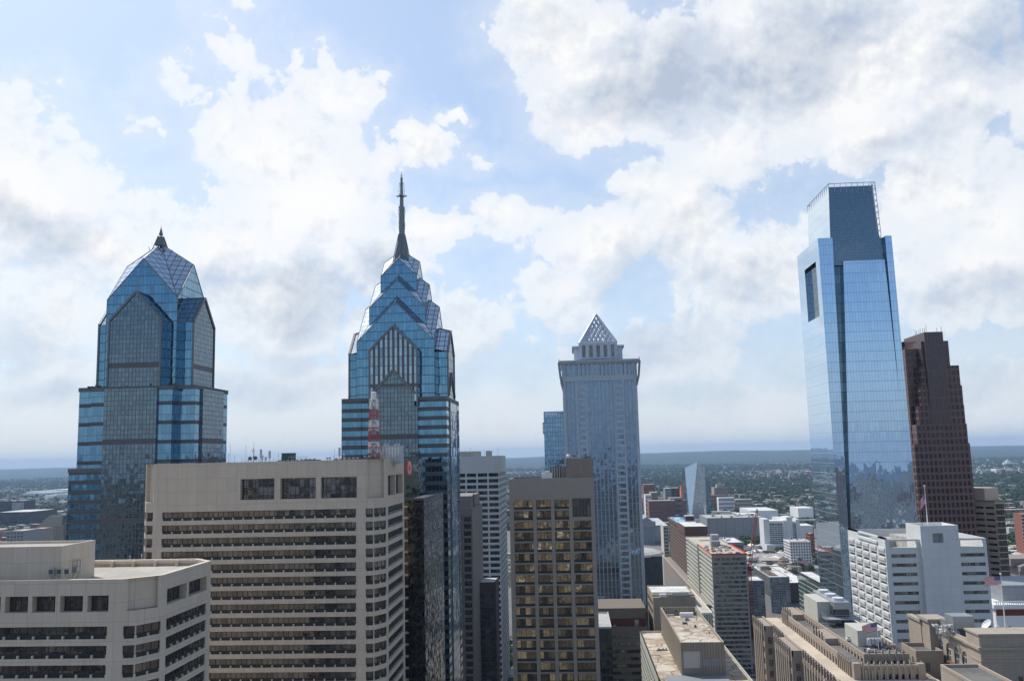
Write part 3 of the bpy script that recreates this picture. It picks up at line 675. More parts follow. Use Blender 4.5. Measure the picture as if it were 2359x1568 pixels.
for i in range(9):
    ant = MB(); px_, yo = XB(2130,760)+random.random()*12, YB+random.random()*30; ant.bar((px_, yo, zv(763,YB,2150)), (px_, yo, zv(763,YB,2150)+2+random.random()*3), .12); ant.build('roof_mast', m_dmetal, t)
# --- blue glass tower behind the pyramid tower
YQ = 800.0
t = thing('blue_glass_tower', 'slim blue glass tower with white-lit roof slots just left of the lattice pyramid tower', 'tower', (at(1275,1000,Y=YQ).x, YQ+15, 0))
m_q = curtain('teal_grid_glass', (.17,.29,.42), (.16,.26,.36), 4.1, 2.4, tz=.5, tu=.35, tilt=.01, wob=.01)
b = MB(); b.prism(rect(at(1253,1000,Y=YQ).x, at(1318,1000,Y=YQ).x, YQ, YQ+30), 0, zv(947, YQ, 1275)); b.prism(rect(at(1252,1000,Y=YQ).x-.8, at(1252,1000,Y=YQ).x, YQ+2, YQ+28), zv(998,YQ,1250), zv(972,YQ,1250))
b.build('wall', m_q, t)
b = MB()
for i in range(6):
    x = lerp(at(1256,950,Y=YQ).x, at(1284,950,Y=YQ).x, i/6); b.box(x, x+1.5, YQ-.05, YQ, zv(956,YQ,1275), zv(951,YQ,1275), 0, 'n')
b.build('roof_slot', m_whitep, t)
# ------------------------------------------------------------------ beige office towers with wrap-round ribbon windows

def brackets(b, f, u0, u1, step_, z, dep, h=.75, w=.42, d0=-.9):
    n = max(1, int(round((u1-u0)/step_))); s = (u1-u0)/n
    for i in range(n+1):
        a = u0+i*s; b.fbox(f, max(a-w/2, u0), min(a+w/2, u1), d0, .02, z, z+h, 0, 'nb')
def beige_tower(name, label, xl, xr, yf, d, side, ztop, zrib, fh, nfl, glass, big, bigz, endp, wid, yback):
    """ribbon-window tower with chamfered corners whose bays project; front faces -Y"""
    poly = [(xl,yf),(xr,yf),(xr+d,yf+d),(xr+d,yf+d+side),(xr,yf+2*d+side),(xl,yf+2*d+side),(xl-d,yf+d+side),(xl-d,yf+d)]
    cx, cy = (xl+xr)/2, yf+d+side/2; B = Bld(name, label, 'office tower', (cx, cy, 0)); B.cap = 100; W_ = B.wall
    zb = zrib-fh*nfl; n = 8; DP = 1.7
    W_.prism(inset(poly, DP+.01), 0, ztop-1.4, top=False)
    gm = (glass, m_brfr, m_darkpan)
    for i in range(n):
        a, c = Vector(poly[i]), Vector(poly[(i+1) % n]); L = (c-a).length; u = (c-a)/L; nn = Vector((u.y, -u.x)); f = (a, u, nn)
        if i == 0:
            B.facade(a, c, zb, zrib, nfl, 1, spand=fh*.335, dep=DP, wd=.5, end=endp, mull=(int((L-2*endp)/1.46), 1), wm=gm, low=.85, fr=.14)
            for k in range(nfl): brackets(W_, f, endp, L-endp, wid, zb+k*fh, .9, h=.62, w=.34, d0=-.5)
            # top storey: big recessed openings
            us = sorted(big); cur = 0
            for (u0, u1) in us:
                W_.fbox(f, cur, u0, -DP, 0, bigz[0], bigz[1], 0, 'n' if cur else 'nw'); cur = u1
                q = a+u*u0-nn*(DP-.03); B.wins.insert(0, (Vector((q.x, q.y, bigz[0])), 0, u1-u0, bigz[1]-bigz[0], 8 if (u1-u0) > 6 else 4, 3 if (u1-u0) > 6 else 1, (m_bigg, m_brfr, m_darkpan), .12, 0, 'tall_window'))
            W_.fbox(f, cur, L, -DP, 0, bigz[0], bigz[1], 0, 'ne')
            W_.fbox(f, 0, L, -DP, 0, zrib, bigz[0], 0, 'nweb'); W_.fbox(f, 0, L, -DP, 0, bigz[1], ztop, 0, 'nwet')
        elif i in (1, 7, 3, 5):
            # chamfer: plain slot wall above, ribbon bay below
            s_ = 1 if i == 1 else -1
            ins = .9; W_.fbox(f, 0, L, -DP, -ins, zrib+1.6, ztop, 0, 'nwet')
            e = .11*L
            W_.fbox(f, 0, e, -ins-.01, 0, zrib+1.6, ztop, 0, 'nwt'); W_.fbox(f, L-e, L, -ins-.01, 0, zrib+1.6, ztop, 0, 'net')
            m_ = a+u*(.27*L)+nn*(.20*L) if i in (1, 5) else a+u*(.73*L)+nn*(.20*L)
            bayp = [a, m_, c]; W_.prism([tuple(p) for p in inset([tuple(p) for p in [a, m_, c, c-nn*4.5, a-nn*4.5]], .95)], zb, zrib)
            for (p, q_) in ((a, m_), (m_, c)):
                l2 = (q_-p).length
                B.facade(p, q_, zb, zrib, nfl, 1, spand=fh*.335, dep=.8, wd=.4, end=.10, mull=(max(1, int(l2/1.5)), 1), wm=gm, low=.85, fr=.14)
                u2 = (q_-p)/l2
                for k in range(nfl): brackets(W_, (p, u2, Vector((u2.y, -u2.x))), .1, l2-.1, 2.6, zb+k*fh, .6, h=.6, w=.3, d0=-.4)
            W_.prism([tuple(p) for p in (a, m_, c)], zrib, zrib+1.6)
        elif i in (2, 6):
            B.facade(a, c, zb, zrib, nfl, 1, spand=fh*.335, dep=DP, wd=.4, end=2.2, mull=(int((L-4.4)/1.5), 1), wm=gm, low=.85, fr=.14)
            for k in range(nfl): brackets(W_, f, 2.2, L-2.2, 2.9, zb+k*fh, .5, h=.6, w=.32, d0=-.4)
            h0, h1 = bigz; W_.fbox(f, 0, L, -DP, 0, zrib, h0, 0, 'nweb'); W_.fbox(f, 0, L, -DP, 0, h1, ztop, 0, 'nwet'); B.wins.insert(0, (Vector((a.x-nn.x*(DP-.05)+u.x*2.2, a.y-nn.y*(DP-.05)+u.y*2.2, h0)), atan2(u.y, u.x), L-4.4, h1-h0, 9, 1, (m_bigg, m_brfr, m_darkpan), .12, 0, 'tall_window'))
            W_.fbox(f, 0, 2.2, -DP, 0, h0, h1, 0, 'nw'); W_.fbox(f, L-2.2, L, -DP, 0, h0, h1, 0, 'ne'); W_.fbox(f, L/2-.5, L/2+.5, -DP, -.02, h0, h1, 0, 'n')
        else:
            W_.face([(a.x,a.y,zb),(c.x,c.y,zb),(c.x,c.y,ztop),(a.x,a.y,ztop)])
        W_.face([(a.x,a.y,0),(c.x,c.y,0),(c.x,c.y,zb),(a.x,a.y,zb)])
    # roof parapet
    ip = inset(poly, 1.1)
    for i in range(n):
        j = (i+1) % n; a, c, d_, e_ = poly[i], poly[j], ip[j], ip[i]
        W_.face([(a[0],a[1],ztop),(c[0],c[1],ztop),(d_[0],d_[1],ztop),(e_[0],e_[1],ztop)])
        W_.face([(d_[0],d_[1],ztop-2),(e_[0],e_[1],ztop-2),(e_[0],e_[1],ztop),(d_[0],d_[1],ztop)])
    r = MB(); r.face([(p[0],p[1],ztop-1.4) for p in ip]); r.build('roof', m_beigeroof, B.root)
    return B, poly
m_bigg = winglass('tall_office_glass', (.020,.022,.026), (.05,.045,.04), pb=.3, cell=(1.5,50,2.1), tilt=.03)
# far, taller one (centre left)
YA = 250.0; xl, xr = at(362,1200,Y=YA).x-1.2, at(841,1200,Y=YA).x
zA = at(600,1063,Y=YA).z; zr_ = at(600,1165,Y=YA).z
# chamfer size so that its right end falls where the photograph has it
sl_ = at(890,1200,Y=1).x
dA = (sl_*YA-xr)/(1-sl_)
sl3 = at(931,1200,Y=1).x; xs = xr+dA; ysb = xs/sl3
L_ = xr-xl
def uA(v): return at(v,1120,Y=YA).x-xl
bigs = [(uA(553.5), uA(632)), (uA(645.5), uA(727)), (uA(738.5), uA(821.5))]
A_, polyA = beige_tower('beige_office_tower', 'taller beige office tower with rooftop antennas and three big recessed openings near the top', xl, xr, YA, dA, ysb-(YA+dA), zA, zr_, 3.68, 21, g_beige, bigs, (at(600,1150,Y=YA).z, at(600,1102,Y=YA).z), 2.6, 2.93, 0)
# blank panel left of the openings is the plain wall; finish
A_.finish(m_beige)
# near, lower one (bottom left)
YBt = 172.0; xlB, xrB = at(-230,1500,Y=YBt).x, at(282,1450,Y=YBt).x
zBt = at(200,1334,Y=YBt).z; zrB = at(200,1426,Y=YBt).z-.1
sl1 = at(371,1450,Y=1).x; dB = (sl1*YBt-xrB)/(1-sl1)
sl2 = at(484,1400,Y=1).x; xsB = xrB+dB; ysB = xsB/sl2
def uB(v): return at(v,1385,Y=YBt).x-xlB
bigsB = []
for v0, v1 in ((-58,-16),(-4,0),(28,62.5),(80,143),(164,206),(206,206)):
    pass
edges_ = [-213,-159,-146,-90,-77,-23,-10,61,80,142,160,206+9,232,280-30]
bigsB = [(uB(a), uB(b)) for a, b in ((-185,-130),(-114,-60),(-44,0.5),(12,62),(82,142),(162,214),(228,251))][:-1]
bigsB = [(uB(a), uB(b)) for a, b in ((-199,-145),(-131,-77),(-62,-8),(5,63),(76,143.5),(157,216.5),(230,250))]
# openings measured in the photograph: piers at 0-13, 80-94, 158-176, 241-256
bigsB = [(uB(a), uB(b)) for a, b in ((-157,-94),(-76,-13),(15,79),(94,158),(176,241-1))]
bigsB = [(uB(a), uB(b)) for a, b in ((-180,-127),(-116,-63),(-52,1.5),(11.5,64.5),(74,127.5),(138,191),(201,250))]
B_, polyB = beige_tower('beige_office_tower', 'nearer, lower beige office tower at the bottom left with a boxy rooftop penthouse', xlB, xrB, YBt, dB, ysB-(YBt+dB), zBt, zrB, 3.62, 12, g_beigeB, bigsB, (at(200,1405,Y=YBt).z-.3, at(200,1371,Y=YBt).z), 3.1, 2.93, 0)
ph = MB(); yp = YBt+3.5; zp = at(100,1257,Y=yp+2).z+1.0
pxr = at(142,1257,Y=yp).x; sl5 = at(220,1242,Y=1).x; yb2 = pxr/sl5
rp = rect(pxr-42, pxr, yp, yb2); zpp = at(142,1257,Y=yp).z
ph.prism(rp, zBt-2, zpp, top=False)
ip = inset(rp, .5)
for i in range(4):
    j = (i+1) % 4; a, c, d_, e_ = rp[i], rp[j], ip[j], ip[i]
    ph.face([(a[0],a[1],zpp),(c[0],c[1],zpp),(d_[0],d_[1],zpp),(e_[0],e_[1],zpp)]); ph.face([(d_[0],d_[1],zpp-1),(e_[0],e_[1],zpp-1),(e_[0],e_[1],zpp),(d_[0],d_[1],zpp)])
ph.build('penthouse', m_beige, B_.root)
r = MB(); r.face([(p[0],p[1],zpp-.5) for p in ip]); r.build('roof', m_beigeroof, B_.root)
# window-washing trough behind the parapet: posts along the back wall
rb = MB(); zz = zBt-2
yk = polyB[4][1]-1.4
for i in range(8):
    x = xrB+dB*.2-i*5.2; rb.box(x-.35, x+.35, yk-1.0, yk, zz, zz+1.9)
rb.box(xrB-38, xrB+1.5, yk-.5, yk-.1, zz+1.25, zz+1.85)
rb.build('parapet_frame', m_beige, B_.root)
B_.finish(m_beige)
# things on the near roof
zr0 = zBt-1.4
for i, v in enumerate((119, 137, 155)):
    x = at(v,1305,Y=yp-.8).x; b = MB(); b.box(x-.55, x+.55, yp-1.0, yp-.45, zr0+2.1, zr0+3.3); b.box(x-.42, x+.42, yp-1.04, yp-1.0, zr0+2.25, zr0+3.1, 1, 'n')
    b.bar((x-.5,yp-.7,zr0+2.1), (x-.2,yp-.05,zr0+1.3), .04, 1); b.bar((x+.5,yp-.7,zr0+2.1), (x+.2,yp-.05,zr0+1.3), .04, 1)
    t = b.build('air_conditioner', [m_metal, m_dmetal]); tag(t, ('leftmost','middle','rightmost')[i]+' of three grey air conditioners bracketed on the penthouse front wall', 'air conditioner', 'air conditioners on the penthouse')
b = MB(); y_ = yp+5; x = pxr+.3; b.box(x, x+.5, y_-.5, y_+.6, zr0+1.9, zr0+3.0); b.bar((x+.2,y_-1.6,zr0+1.9),(x+.2,y_+1.2,zr0+1.9),.06,1); b.bar((x+.2,y_-1.6,zr0+4.2),(x+.2,y_+1.2,zr0+4.2),.06,1)
for yy in (-1.6, 0, 1.2): b.bar((x+.2,y_+yy,zr0+1.9),(x+.2,y_+yy,zr0+4.2),.05,1)
for yy in (-1.4, .6): b.bar((x-.1,y_+yy,zr0+.4),(x+.4,y_+yy,zr0+1.9),.05,1)
t = b.build('air_conditioner', [m_metal, m_dmetal]); tag(t, 'grey air conditioner in a steel frame on the side wall of the penthouse', 'air conditioner', 'air conditioners on the penthouse')
b = MB()
for i in range(7):
    x = pxr-32+i*2.6; b.bar((x,yp-1.6,zr0),(x,yp-1.6,zr0+1.1),.06)
for z in (.6, 1.1): b.bar((pxr-34,yp-1.6,zr0+z),(pxr-13.5,yp-1.6,zr0+z),.07)
b.box(pxr-24, pxr-20, yp-1.4, yp-.6, zr0+.3, zr0+.8)
t = b.build('pipe_rack', m_metal); tag(t, 'grey pipe rack along the foot of the penthouse at the far left', 'pipe rack')
b = MB(); x = pxr-13.2; b.box(x-.5, x+.5, yp-.06, yp, zr0, zr0+2.0); t = b.build('roof_door', m_dmetal, B_.root)
for i, (v, y2, h) in enumerate(((299,1290,.9),(326,1293,1.5),(370,1287,1.8))):
    p = at(v, y2, Z=zr0); b = MB(); b.bar((p.x,p.y,zr0),(p.x,p.y,zr0+h),.13,0,8); b.bar((p.x,p.y,zr0+h),(p.x,p.y,zr0+h+.25),.26,0,8)
    t = b.build('roof_vent', m_metal); tag(t, ('short white roof vent nearest the penthouse','middle roof vent, with a dark cap, on the near gravel roof','slim roof vent farthest to the right on the near gravel roof')[i], 'roof vent', 'vents on the gravel roof')
b = MB(); p = Vector((pxr-24, yb2-2, zpp-.5)); b.bar(p, p+Vector((0,0,2.0)), .16, 0, 8); t = b.build('vent_pipe', m_dmetal); tag(t, 'thin dark vent pipe on top of the penthouse roof', 'vent pipe')
# --- equipment on the tall beige roof
zra = zA-1.4
mast = thing('radio_mast', 'red and white lattice radio mast with a white drum on the beige roof', 'radio mast', (at(861,1045,Y=262).x, 262, zra))
mx, my = mast.location.x, 262.0; zt0 = zra; zt1 = at(861,918,Y=262).z
nb = 6
for i in range(nb):
    za, zb_ = lerp(zt0, zt1, i/nb), lerp(zt0, zt1, (i+1)/nb); ra, rb_ = lerp(1.45, 1.0, i/nb), lerp(1.45, 1.0, (i+1)/nb)
    b = MB(); P_ = [(mx+sx*ra, my+sy*ra) for sx, sy in ((-1,-1),(1,-1),(1,1),(-1,1))]; Q_ = [(mx+sx*rb_, my+sy*rb_) for sx, sy in ((-1,-1),(1,-1),(1,1),(-1,1))]
    for k in range(4):
        j = (k+1) % 4; b.bar((*P_[k],za), (*Q_[k],zb_), .11); b.bar((*P_[k],za), (*Q_[j],zb_), .07); b.bar((*P_[j],za), (*Q_[k],zb_), .07); b.bar((*Q_[k],zb_-.1), (*Q_[j],zb_-.1), .10)
        mz = (za+zb_)/2; b.bar((*Vector(P_[k]).lerp(Vector(Q_[k]),.5),mz), (*Vector(P_[j]).lerp(Vector(Q_[j]),.5),mz), .08)
    b.build('lattice_section', m_red if i % 2 == 0 else m_whitep, mast)
b = MB(); b.bar((mx,my,zt1-.2),(mx,my,zt1+1.8),.85,0,16); b.sphere((mx,my,zt1+1.8),.85,0,16,4,True,.3); b.build('drum', m_whitep, mast)
b = MB(); b.bar((mx+1.6,my,zt1),(mx+1.6,my,zt1+2.4),.09); b.bar((mx+1.3,my,zt1+1.6),(mx+1.9,my,zt1+1.6),.12); b.build('red_light', m_red, mast)
for i, (za, s_) in enumerate(((.25,1),(.55,-1))):
    z = lerp(zt0, zt1, za); b = MB(); b.box(mx-1.9, mx+1.9, my-1.9, my+1.9, z-.08, z+.08); b.build('platform', m_red, mast)
# cooling unit and tank boxes right of the mast
b = MB(); p = at(903,1050,Y=266); x = p.x
b.box(x-3.6, x+2.9, 264, 269, zra, zra+5.2); 
for i in range(7): b.box(x-3.4+i*.92, x-3.0+i*.92, 263.9, 264, zra+.6, zra+4.8, 1, 'n')
for k in (-1.8, 1.4): b.bar((x+k,266.5,zra+5.2),(x+k,266.5,zra+5.9),.9,0,12)
t = b.build('cooling_unit', [m_metal, m_whitem]); tag(t, 'big grey metal cooling unit on the beige roof right of the lattice mast', 'cooling unit')
b = MB()
for i in range(4): 
    b.bar((x-2+i*1.6,262.5,zra),(x-2+i*1.6,262.5,zra+2.2+.4*(i%2)),.16,0,6)
b.bar((x-3,262.5,zra+1.9),(x+4,262.5,zra+1.9),.1); b.bar((x-2.5,262,zra+2.6),(x-2.5,262,zra+3.4),.5,0,8); b.bar((x+3.4,262,zra+2.4),(x+3.4,262,zra+3.1),.45,0,8)
t = b.build('pipe_rack', m_metal); tag(t, 'rack of grey pipes in front of the big cooling unit on the beige roof', 'pipe rack')
b = MB(); x = at(690,1050,Y=262).x; zc = zra
for i in range(1): pass
p = at(663,1050,Y=262); b.box(p.x-1.6, p.x+1.8, 261, 264, zra, zra+3.6); b.box(p.x-1.7,p.x+1.9,260.9,264.1,zra+3.6,zra+3.8); t = b.build('plant_box', m_green); tag(t, 'dark green plant box standing on the beige roof edge', 'plant box')
b = MB(); p = at(690,1050,Y=262); b.box(p.x-2.8, p.x+2.8, 260.5, 263, zra+1.2, zra+1.4)
for i in range(9): b.bar((p.x-2.8+i*.7,260.6,zra+1.4),(p.x-2.8+i*.7,260.6,zra+2.6),.05)
b.bar((p.x-2.8,260.6,zra+2.6),(p.x+2.8,260.6,zra+2.6),.06); b.box(p.x-2.6,p.x-2.3,261,262,zra,zra+1.2); b.box(p.x+2.3,p.x+2.6,261,262,zra,zra+1.2)
t = b.build('railed_platform', m_metal); tag(t, 'railed grey platform beside the green plant box', 'platform')
for i, (v0, v1, h) in enumerate(((640,700,1.9),(700,730,2.1),(770,836,2.0),(836,858,2.6),(388,470,1.5))):
    b = MB(); xa, xb = at(v0,1050,Y=261).x, at(v1,1050,Y=261).x
    b.box(xa, xb, 260, 265, zra, zra+h*.8); n_ = int((xb-xa)/1.3)
    for k in range(n_): b.box(xa+.3+k*1.3, xa+.9+k*1.3, 260.4, 261.2, zra+h*.8, zra+h*(.9+.15*random.random()), 1)
    t = b.build('duct_box', [m_dmetal if i != 4 else m_paleroof, m_metal]); tag(t, ('long dark duct box left of the radio mast, under the green plant box','dark duct box at the right of the railed platform','long dark duct box at the foot of the radio mast','dark duct box right behind the foot of the radio mast','pale low box at the left end of the tall beige roof')[i], 'duct box', 'boxes along the beige roof')
ants = [(530,12,0),(526,6,0),(540,5,0),(566,11,0),(557,3,0),(601,8,1),(612,3,1),(621,7,1),(604,4,1),(641,6,0),(648,3,0),(582,9,2),(770,7,0),(782,8,1),(754,2,1),(760,2,1)]
names = ['thin whip antenna','thick panel antenna','mast']
for i, (v, h, k) in enumerate(ants):
    if k == 2: continue
    p = at(v,1055,Y=256+(i % 4)); b = MB(); hh = h*.45
    if k == 0: b.bar((p.x,p.y,zra),(p.x,p.y,zra+1.4+hh),.05); b.bar((p.x,p.y,zra),(p.x,p.y,zra+1.8),.09)
    else: b.bar((p.x,p.y,zra),(p.x,p.y,zra+1.4+hh),.10); b.box(p.x-.28,p.x+.28,p.y-.25,p.y+.1,zra+1.4+hh*.3,zra+1.4+hh)
    t = b.build('antenna', m_metal); tag(t, 'one of the slim grey antennas standing along the roof edge of the tall beige tower', 'antenna', 'antennas on the beige roof')
t = thing('dish_mast', 'antenna mast with two dark dishes and a white dish on the beige roof', 'antenna mast', (at(584,1055,Y=258).x, 258, zra)); x = t.location.x
b = MB(); b.bar((x,258,zra),(x,258,zra+5.6),.14); b.bar((x,258,zra+5.6),(x,258,zra+7.4),.05)
for s_ in (-1, 1): b.bar((x+s_*1.6,258,zra),(x,258,zra+3.4),.07); b.bar((x+s_*1.6,258,zra+.3),(x+s_*1.6,258,zra+2.4),.07)
b.build('mast', m_metal, t)
for s_, zz, r_, mt in ((-.75,2.4,.62,m_dmetal),(.75,2.5,.62,m_dmetal),(.15,4.6,.5,m_whitep)):
    b = MB(); b.bar((x+s_,257.7,zra+zz),(x+s_+.1*s_,257.2,zra+zz),r_*.5,0,12,r2=r_); b.build('dish', mt, t)
b = MB(); xa = at(560,1055,Y=257).x; xb = at(640,1055,Y=257).x
for i in range(9): x = lerp(xa, xb, i/8); b.bar((x,257,zra),(x,257,zra+1.9+.5*(i % 2)),.06)
b.bar((xa,257,zra+1.9),(xb,257,zra+1.9),.07); b.bar((xa,257,zra+.9),(xb,257,zra+1.4),.07)
t = b.build('roof_railing', m_whitem); tag(t, 'pale pipe railing linking the antennas on the tall beige roof', 'railing')
b = MB(); xa = at(768,1055,Y=257).x; xb = at(792,1055,Y=257).x
for x, h in ((xa,1.8),((xa+xb)/2,2.8),(xb,2.4)): b.bar((x,257,zra),(x,257,zra+h+.8),.08)
b.bar((xa,257,zra+2.3),((xa+xb)/2,257,zra+3.2),.07); b.bar(((xa+xb)/2,257,zra+3.2),(xb,257,zra+3.2),.07)
t = b.build('roof_railing', m_whitem); tag(t, 'short white pipe frame on the beige roof left of the red and white mast', 'railing')
# ------------------------------------------------------------------ black glass tower with the bank sign
YP = 300.0
t = thing('black_glass_building', 'black glass building with a round red bank sign beside the beige tower', 'office building', (at(960,1200,Y=YP).x, YP+20, 0))
m_blk = curtain('black_mirror_glass', (.085,.085,.075), (.02,.02,.02), 3.8, 1.9, tz=.12, tu=.1, tilt=.03, wob=.03, var=.5)
m_blkside = curtain('black_side_glass', (.10,.075,.07), (.02,.02,.02), 3.8, 1.3, tz=.2, tu=.06, tilt=.02, wob=.03, var=.4)
m_sign = curtain('sign_box_glass', (.08,.12,.15), (.03,.05,.06), 3.8, 1.4, tz=.06, tu=.06, tilt=.01, wob=.03, var=.3)
x0, x1, x2 = at(931,1300,Y=YP).x, at(943,1300,Y=YP).x, at(977,1300,Y=YP).x
zp_ = at(977,1148,Y=YP).z; yb_ = x2/at(1020,1140,Y=1).x
b = MB(); b.box(x1, x2, YP, yb_, 0, zp_, 0, 'bew'); b.box(x1, x2, YP, yb_, 0, zp_, 1, 'bsntw'); b.box(x0-30, x1, YP+1.5, yb_, 0, zp_-.5, 0, 'b'); b.box(x1-.4,x1,YP,YP+1.6,0,zp_,0,'b')
b.build('wall', [m_blk, m_blkside], t)
b = MB(); parapet(b, rect(x0-30,x2+.02,YP-.02,yb_+.02), zp_-.5, zp_+.25, .35); b.face([(x1+.3,YP+.3,zp_+.02),(x2-.3,YP+.3,zp_+.02),(x2-.3,yb_-.3,zp_+.02),(x1+.3,yb_-.3,zp_+.02)]); b.build('roof', m_dmetal, t)
for k in range(32):
    fl = MB(); z = zp_-2.2-k*3.75; fl.box(x0-.2, x1-.45, YP+1.1, YP+1.52, z-.7, z, 0, 'n'); fl.build('balcony_edge', m_beige, t)
xs0, xs1 = at(930,1100,Y=336).x, at(964.5,1100,Y=336).x; zs_ = at(950,1056,Y=336).z
b = MB(); b.box(xs0-12, xs1, 336, 352, 60, zs_); b.build('sign_box', m_sign, t)
sg = MB(); cx_ = at(943,1075,Y=335.9).x; cz_ = at(943,1077,Y=335.9).z
m_sred = plain('sign_red', (.75,.08,.05), .4); m_ssalmon = plain('sign_salmon', (.85,.45,.38), .4); m_sgrey = plain('sign_letter_white', (.62,.66,.66), .4)
disc = []
zr = (at(943,1056,Y=335.9).z-at(943,1097,Y=335.9).z)/2*.9; xr_ = (at(949,1075,Y=335.9).x-at(938,1075,Y=335.9).x)/2
N_ = 28
for i in range(N_):
    a, e = 2*pi*i/N_, 2*pi*(i+1)/N_
    for off, col, dd, rr in ((-.35, 0, 335.5, 1.0), (.18, 1, 335.2, .86)):
        P_ = [(cx_+off, dd, cz_), (cx_+off+xr_*rr*cos(a), dd, cz_+zr*rr*sin(a)), (cx_+off+xr_*rr*cos(e), dd, cz_+zr*rr*sin(e))]
        sg.face([P_[0], P_[2], P_[1]][::-1], col); sg.face([P_[1], P_[2], (P_[2][0], 336, P_[2][2]), (P_[1][0], 336, P_[1][2])], col)
tri = [(cx_+.18+xr_*.5*cos(a), 335.15, cz_+zr*.5*sin(a)) for a in (pi/2, pi/2+2.09, pi/2+4.19)]
sg.face(tri, 0)
sg.build('round_emblem', [m_sred, m_ssalmon], t)
def letters(txt, x, y, z, size, mat, parent, wscale=1.0, rotz=0, name='lettering'):
    cu = bpy.data.curves.new(name, 'FONT'); cu.body = txt; cu.size = size; cu.extrude = .12; cu.resolution_u = 2
    o = bpy.data.objects.new(name, cu); COL.objects.link(o); dg = bpy.context.evaluated_depsgraph_get()
    me = bpy.data.meshes.new_from_object(o.evaluated_get(dg)); bpy.data.objects.remove(o)
    o = bpy.data.objects.new(name, me); COL.objects.link(o); me.materials.clear(); me.materials.append(mat)
    if parent: o.parent = parent
    o.location = Vector((x, y, z))-(world_loc(parent) if parent else Vector((0,0,0))); o.rotation_euler = (pi/2, 0, rotz); o.scale = (wscale, 1, 1)
    return o
letters('PNC', at(950.5,1080,Y=335.7).x, 335.7, cz_-1.4, 4.0, m_sgrey, t, .26)
# ------------------------------------------------------------------ grey-brown slab
m_gb = plain('grey_brown_stone', (.26,.225,.20), .8, panel=(60, 3.65, .10), var=.1)
g_slab = (g_dark, m_dkframe, m_darkpan)
YS = 470.0; xc0, xc1 = at(1088,1300,Y=YS).x, at(1111,1300,Y=YS).x
xr1 = at(1088.5,1300,Y=YS).x
xf0 = at(1083.0,1250,Y=YS).x; xf1 = at(1090.5,1250,Y=YS).x
xA_ = at(1055,1250,Y=YS).x; xB_ = at(1065,1250,Y=YS).x; xC_ = at(1089,1250,Y=YS).x
zsl = at(1085,1170,Y=YS).z; ybk = xC_/at(1110.5,1160,Y=1).x
B = polybuild('grey_brown_tower', 'slim grey-brown slab with one window column, in front of the white striped tower', 'office tower', rect(at(1040,1250,Y=YS).x, xC_, YS, ybk), 0, zsl, m_gb, m_paleroof, {})
f = Bld.facade
zt_ = zsl-4.0; b0 = at(1067,1250,Y=YS).x; b1 = xC_-.1
nfl = int(zt_/3.65)
for k in range(nfl):
    z = zt_-3.65*(k+1)
    B.wins.append((Vector((b0+.5, YS-.02, z+.9)), 0, (b1-b0)-1.4, 2.2, 3, 1, g_slab, .35, 0, 'window'))
    B.wall.box(b0+.3, b1-.7, YS-.55, YS-.01, z+.35, z+.85, 0, 'n')
B.wall.box(b0-.2, b0+.25, YS-.6, YS-.01, 0, zt_+1, 0, 'n'); B.wall.box(b1-.65, b1+.05, YS-.6, YS-.01, 0, zt_+1, 0, 'n')
B.cap = 60; B.finish(m_gb)
xk = at(1086,1130,Y=YS+8).x
b = MB(); b.prism(rect(at(1040,1130,Y=YS+5).x, xk, YS+5, xk/at(1103.5,1120,Y=1).x), zsl-3, at(1075,1142,Y=YS+5).z); b.build('core_block', m_gb, B.root)
b = MB(); b.box(xk, xk+.5, YS+14, YS+14.4, zsl, zsl+7); b.box(xk, xk+.5, YS+16, YS+16.4, zsl, zsl+7); b.build('roof_ladder', m_dmetal, B.root)
# ------------------------------------------------------------------ white striped tower
m_wh2 = plain('white_painted_concrete', (.56,.575,.57), .75, var=.08, panel=(7.05, 40, .03))
g_navy = winglass('navy_window_glass', (.010,.013,.03), (.05,.05,.055), pb=.2, spec=.6)
YW = 570.0; xw = at(1149,1100,Y=YW).x; zw = at(1149,1049,Y=YW).z; ybw = xw/at(1164,1060,Y=1).x
xw0 = xw-7.05*7-.0
gw = (g_navy, m_dkframe, m_darkpan)
B = polybuild('white_striped_tower', 'tall white office tower with stacked black window strips behind the grey-brown slab', 'office tower', rect(xw0, xw, YW, ybw), 0, zw, m_wh2, m_paleroof,
   {0: dict(nf=37, nb=7, pier=1.0, spand=1.5, end=.5, wm=gw, ztop=at(1149,1083,Y=YW).z, mull=(1,1), prio=0), 1: dict(nf=37, nb=8, pier=1.0, spand=1.5, end=.8, wm=gw, ztop=at(1149,1083,Y=YW).z, mull=(3,1), fr=.3, prio=1)}, dep=.8, cap=100)
B.wins.sort(key=lambda w_: -w_[0].z)
B.finish(m_wh2)
b = MB(); x = at(1123,1045,Y=YW+8).x; b.prism(rect(x-1, xw-6, YW+6, YW+22), zw-1, at(1130,1043,Y=YW+6).z+1.5); x = at(1070,1045,Y=YW+8).x; b.prism(rect(x-8, x+10, YW+6, YW+16), zw-1, zw+3.2); b.build('rooftop_block', m_paleroof, B.root)
for i in range(4):
    b = MB(); x = xw-1-i*9; b.bar((x,YW+8,zw),(x,YW+8,zw+6-i % 2*2),.09); t = b.build('antenna', m_dmetal); tag(t, 'one of the thin whip antennas on the roof of the white striped tower', 'antenna', 'antennas on the white striped tower')
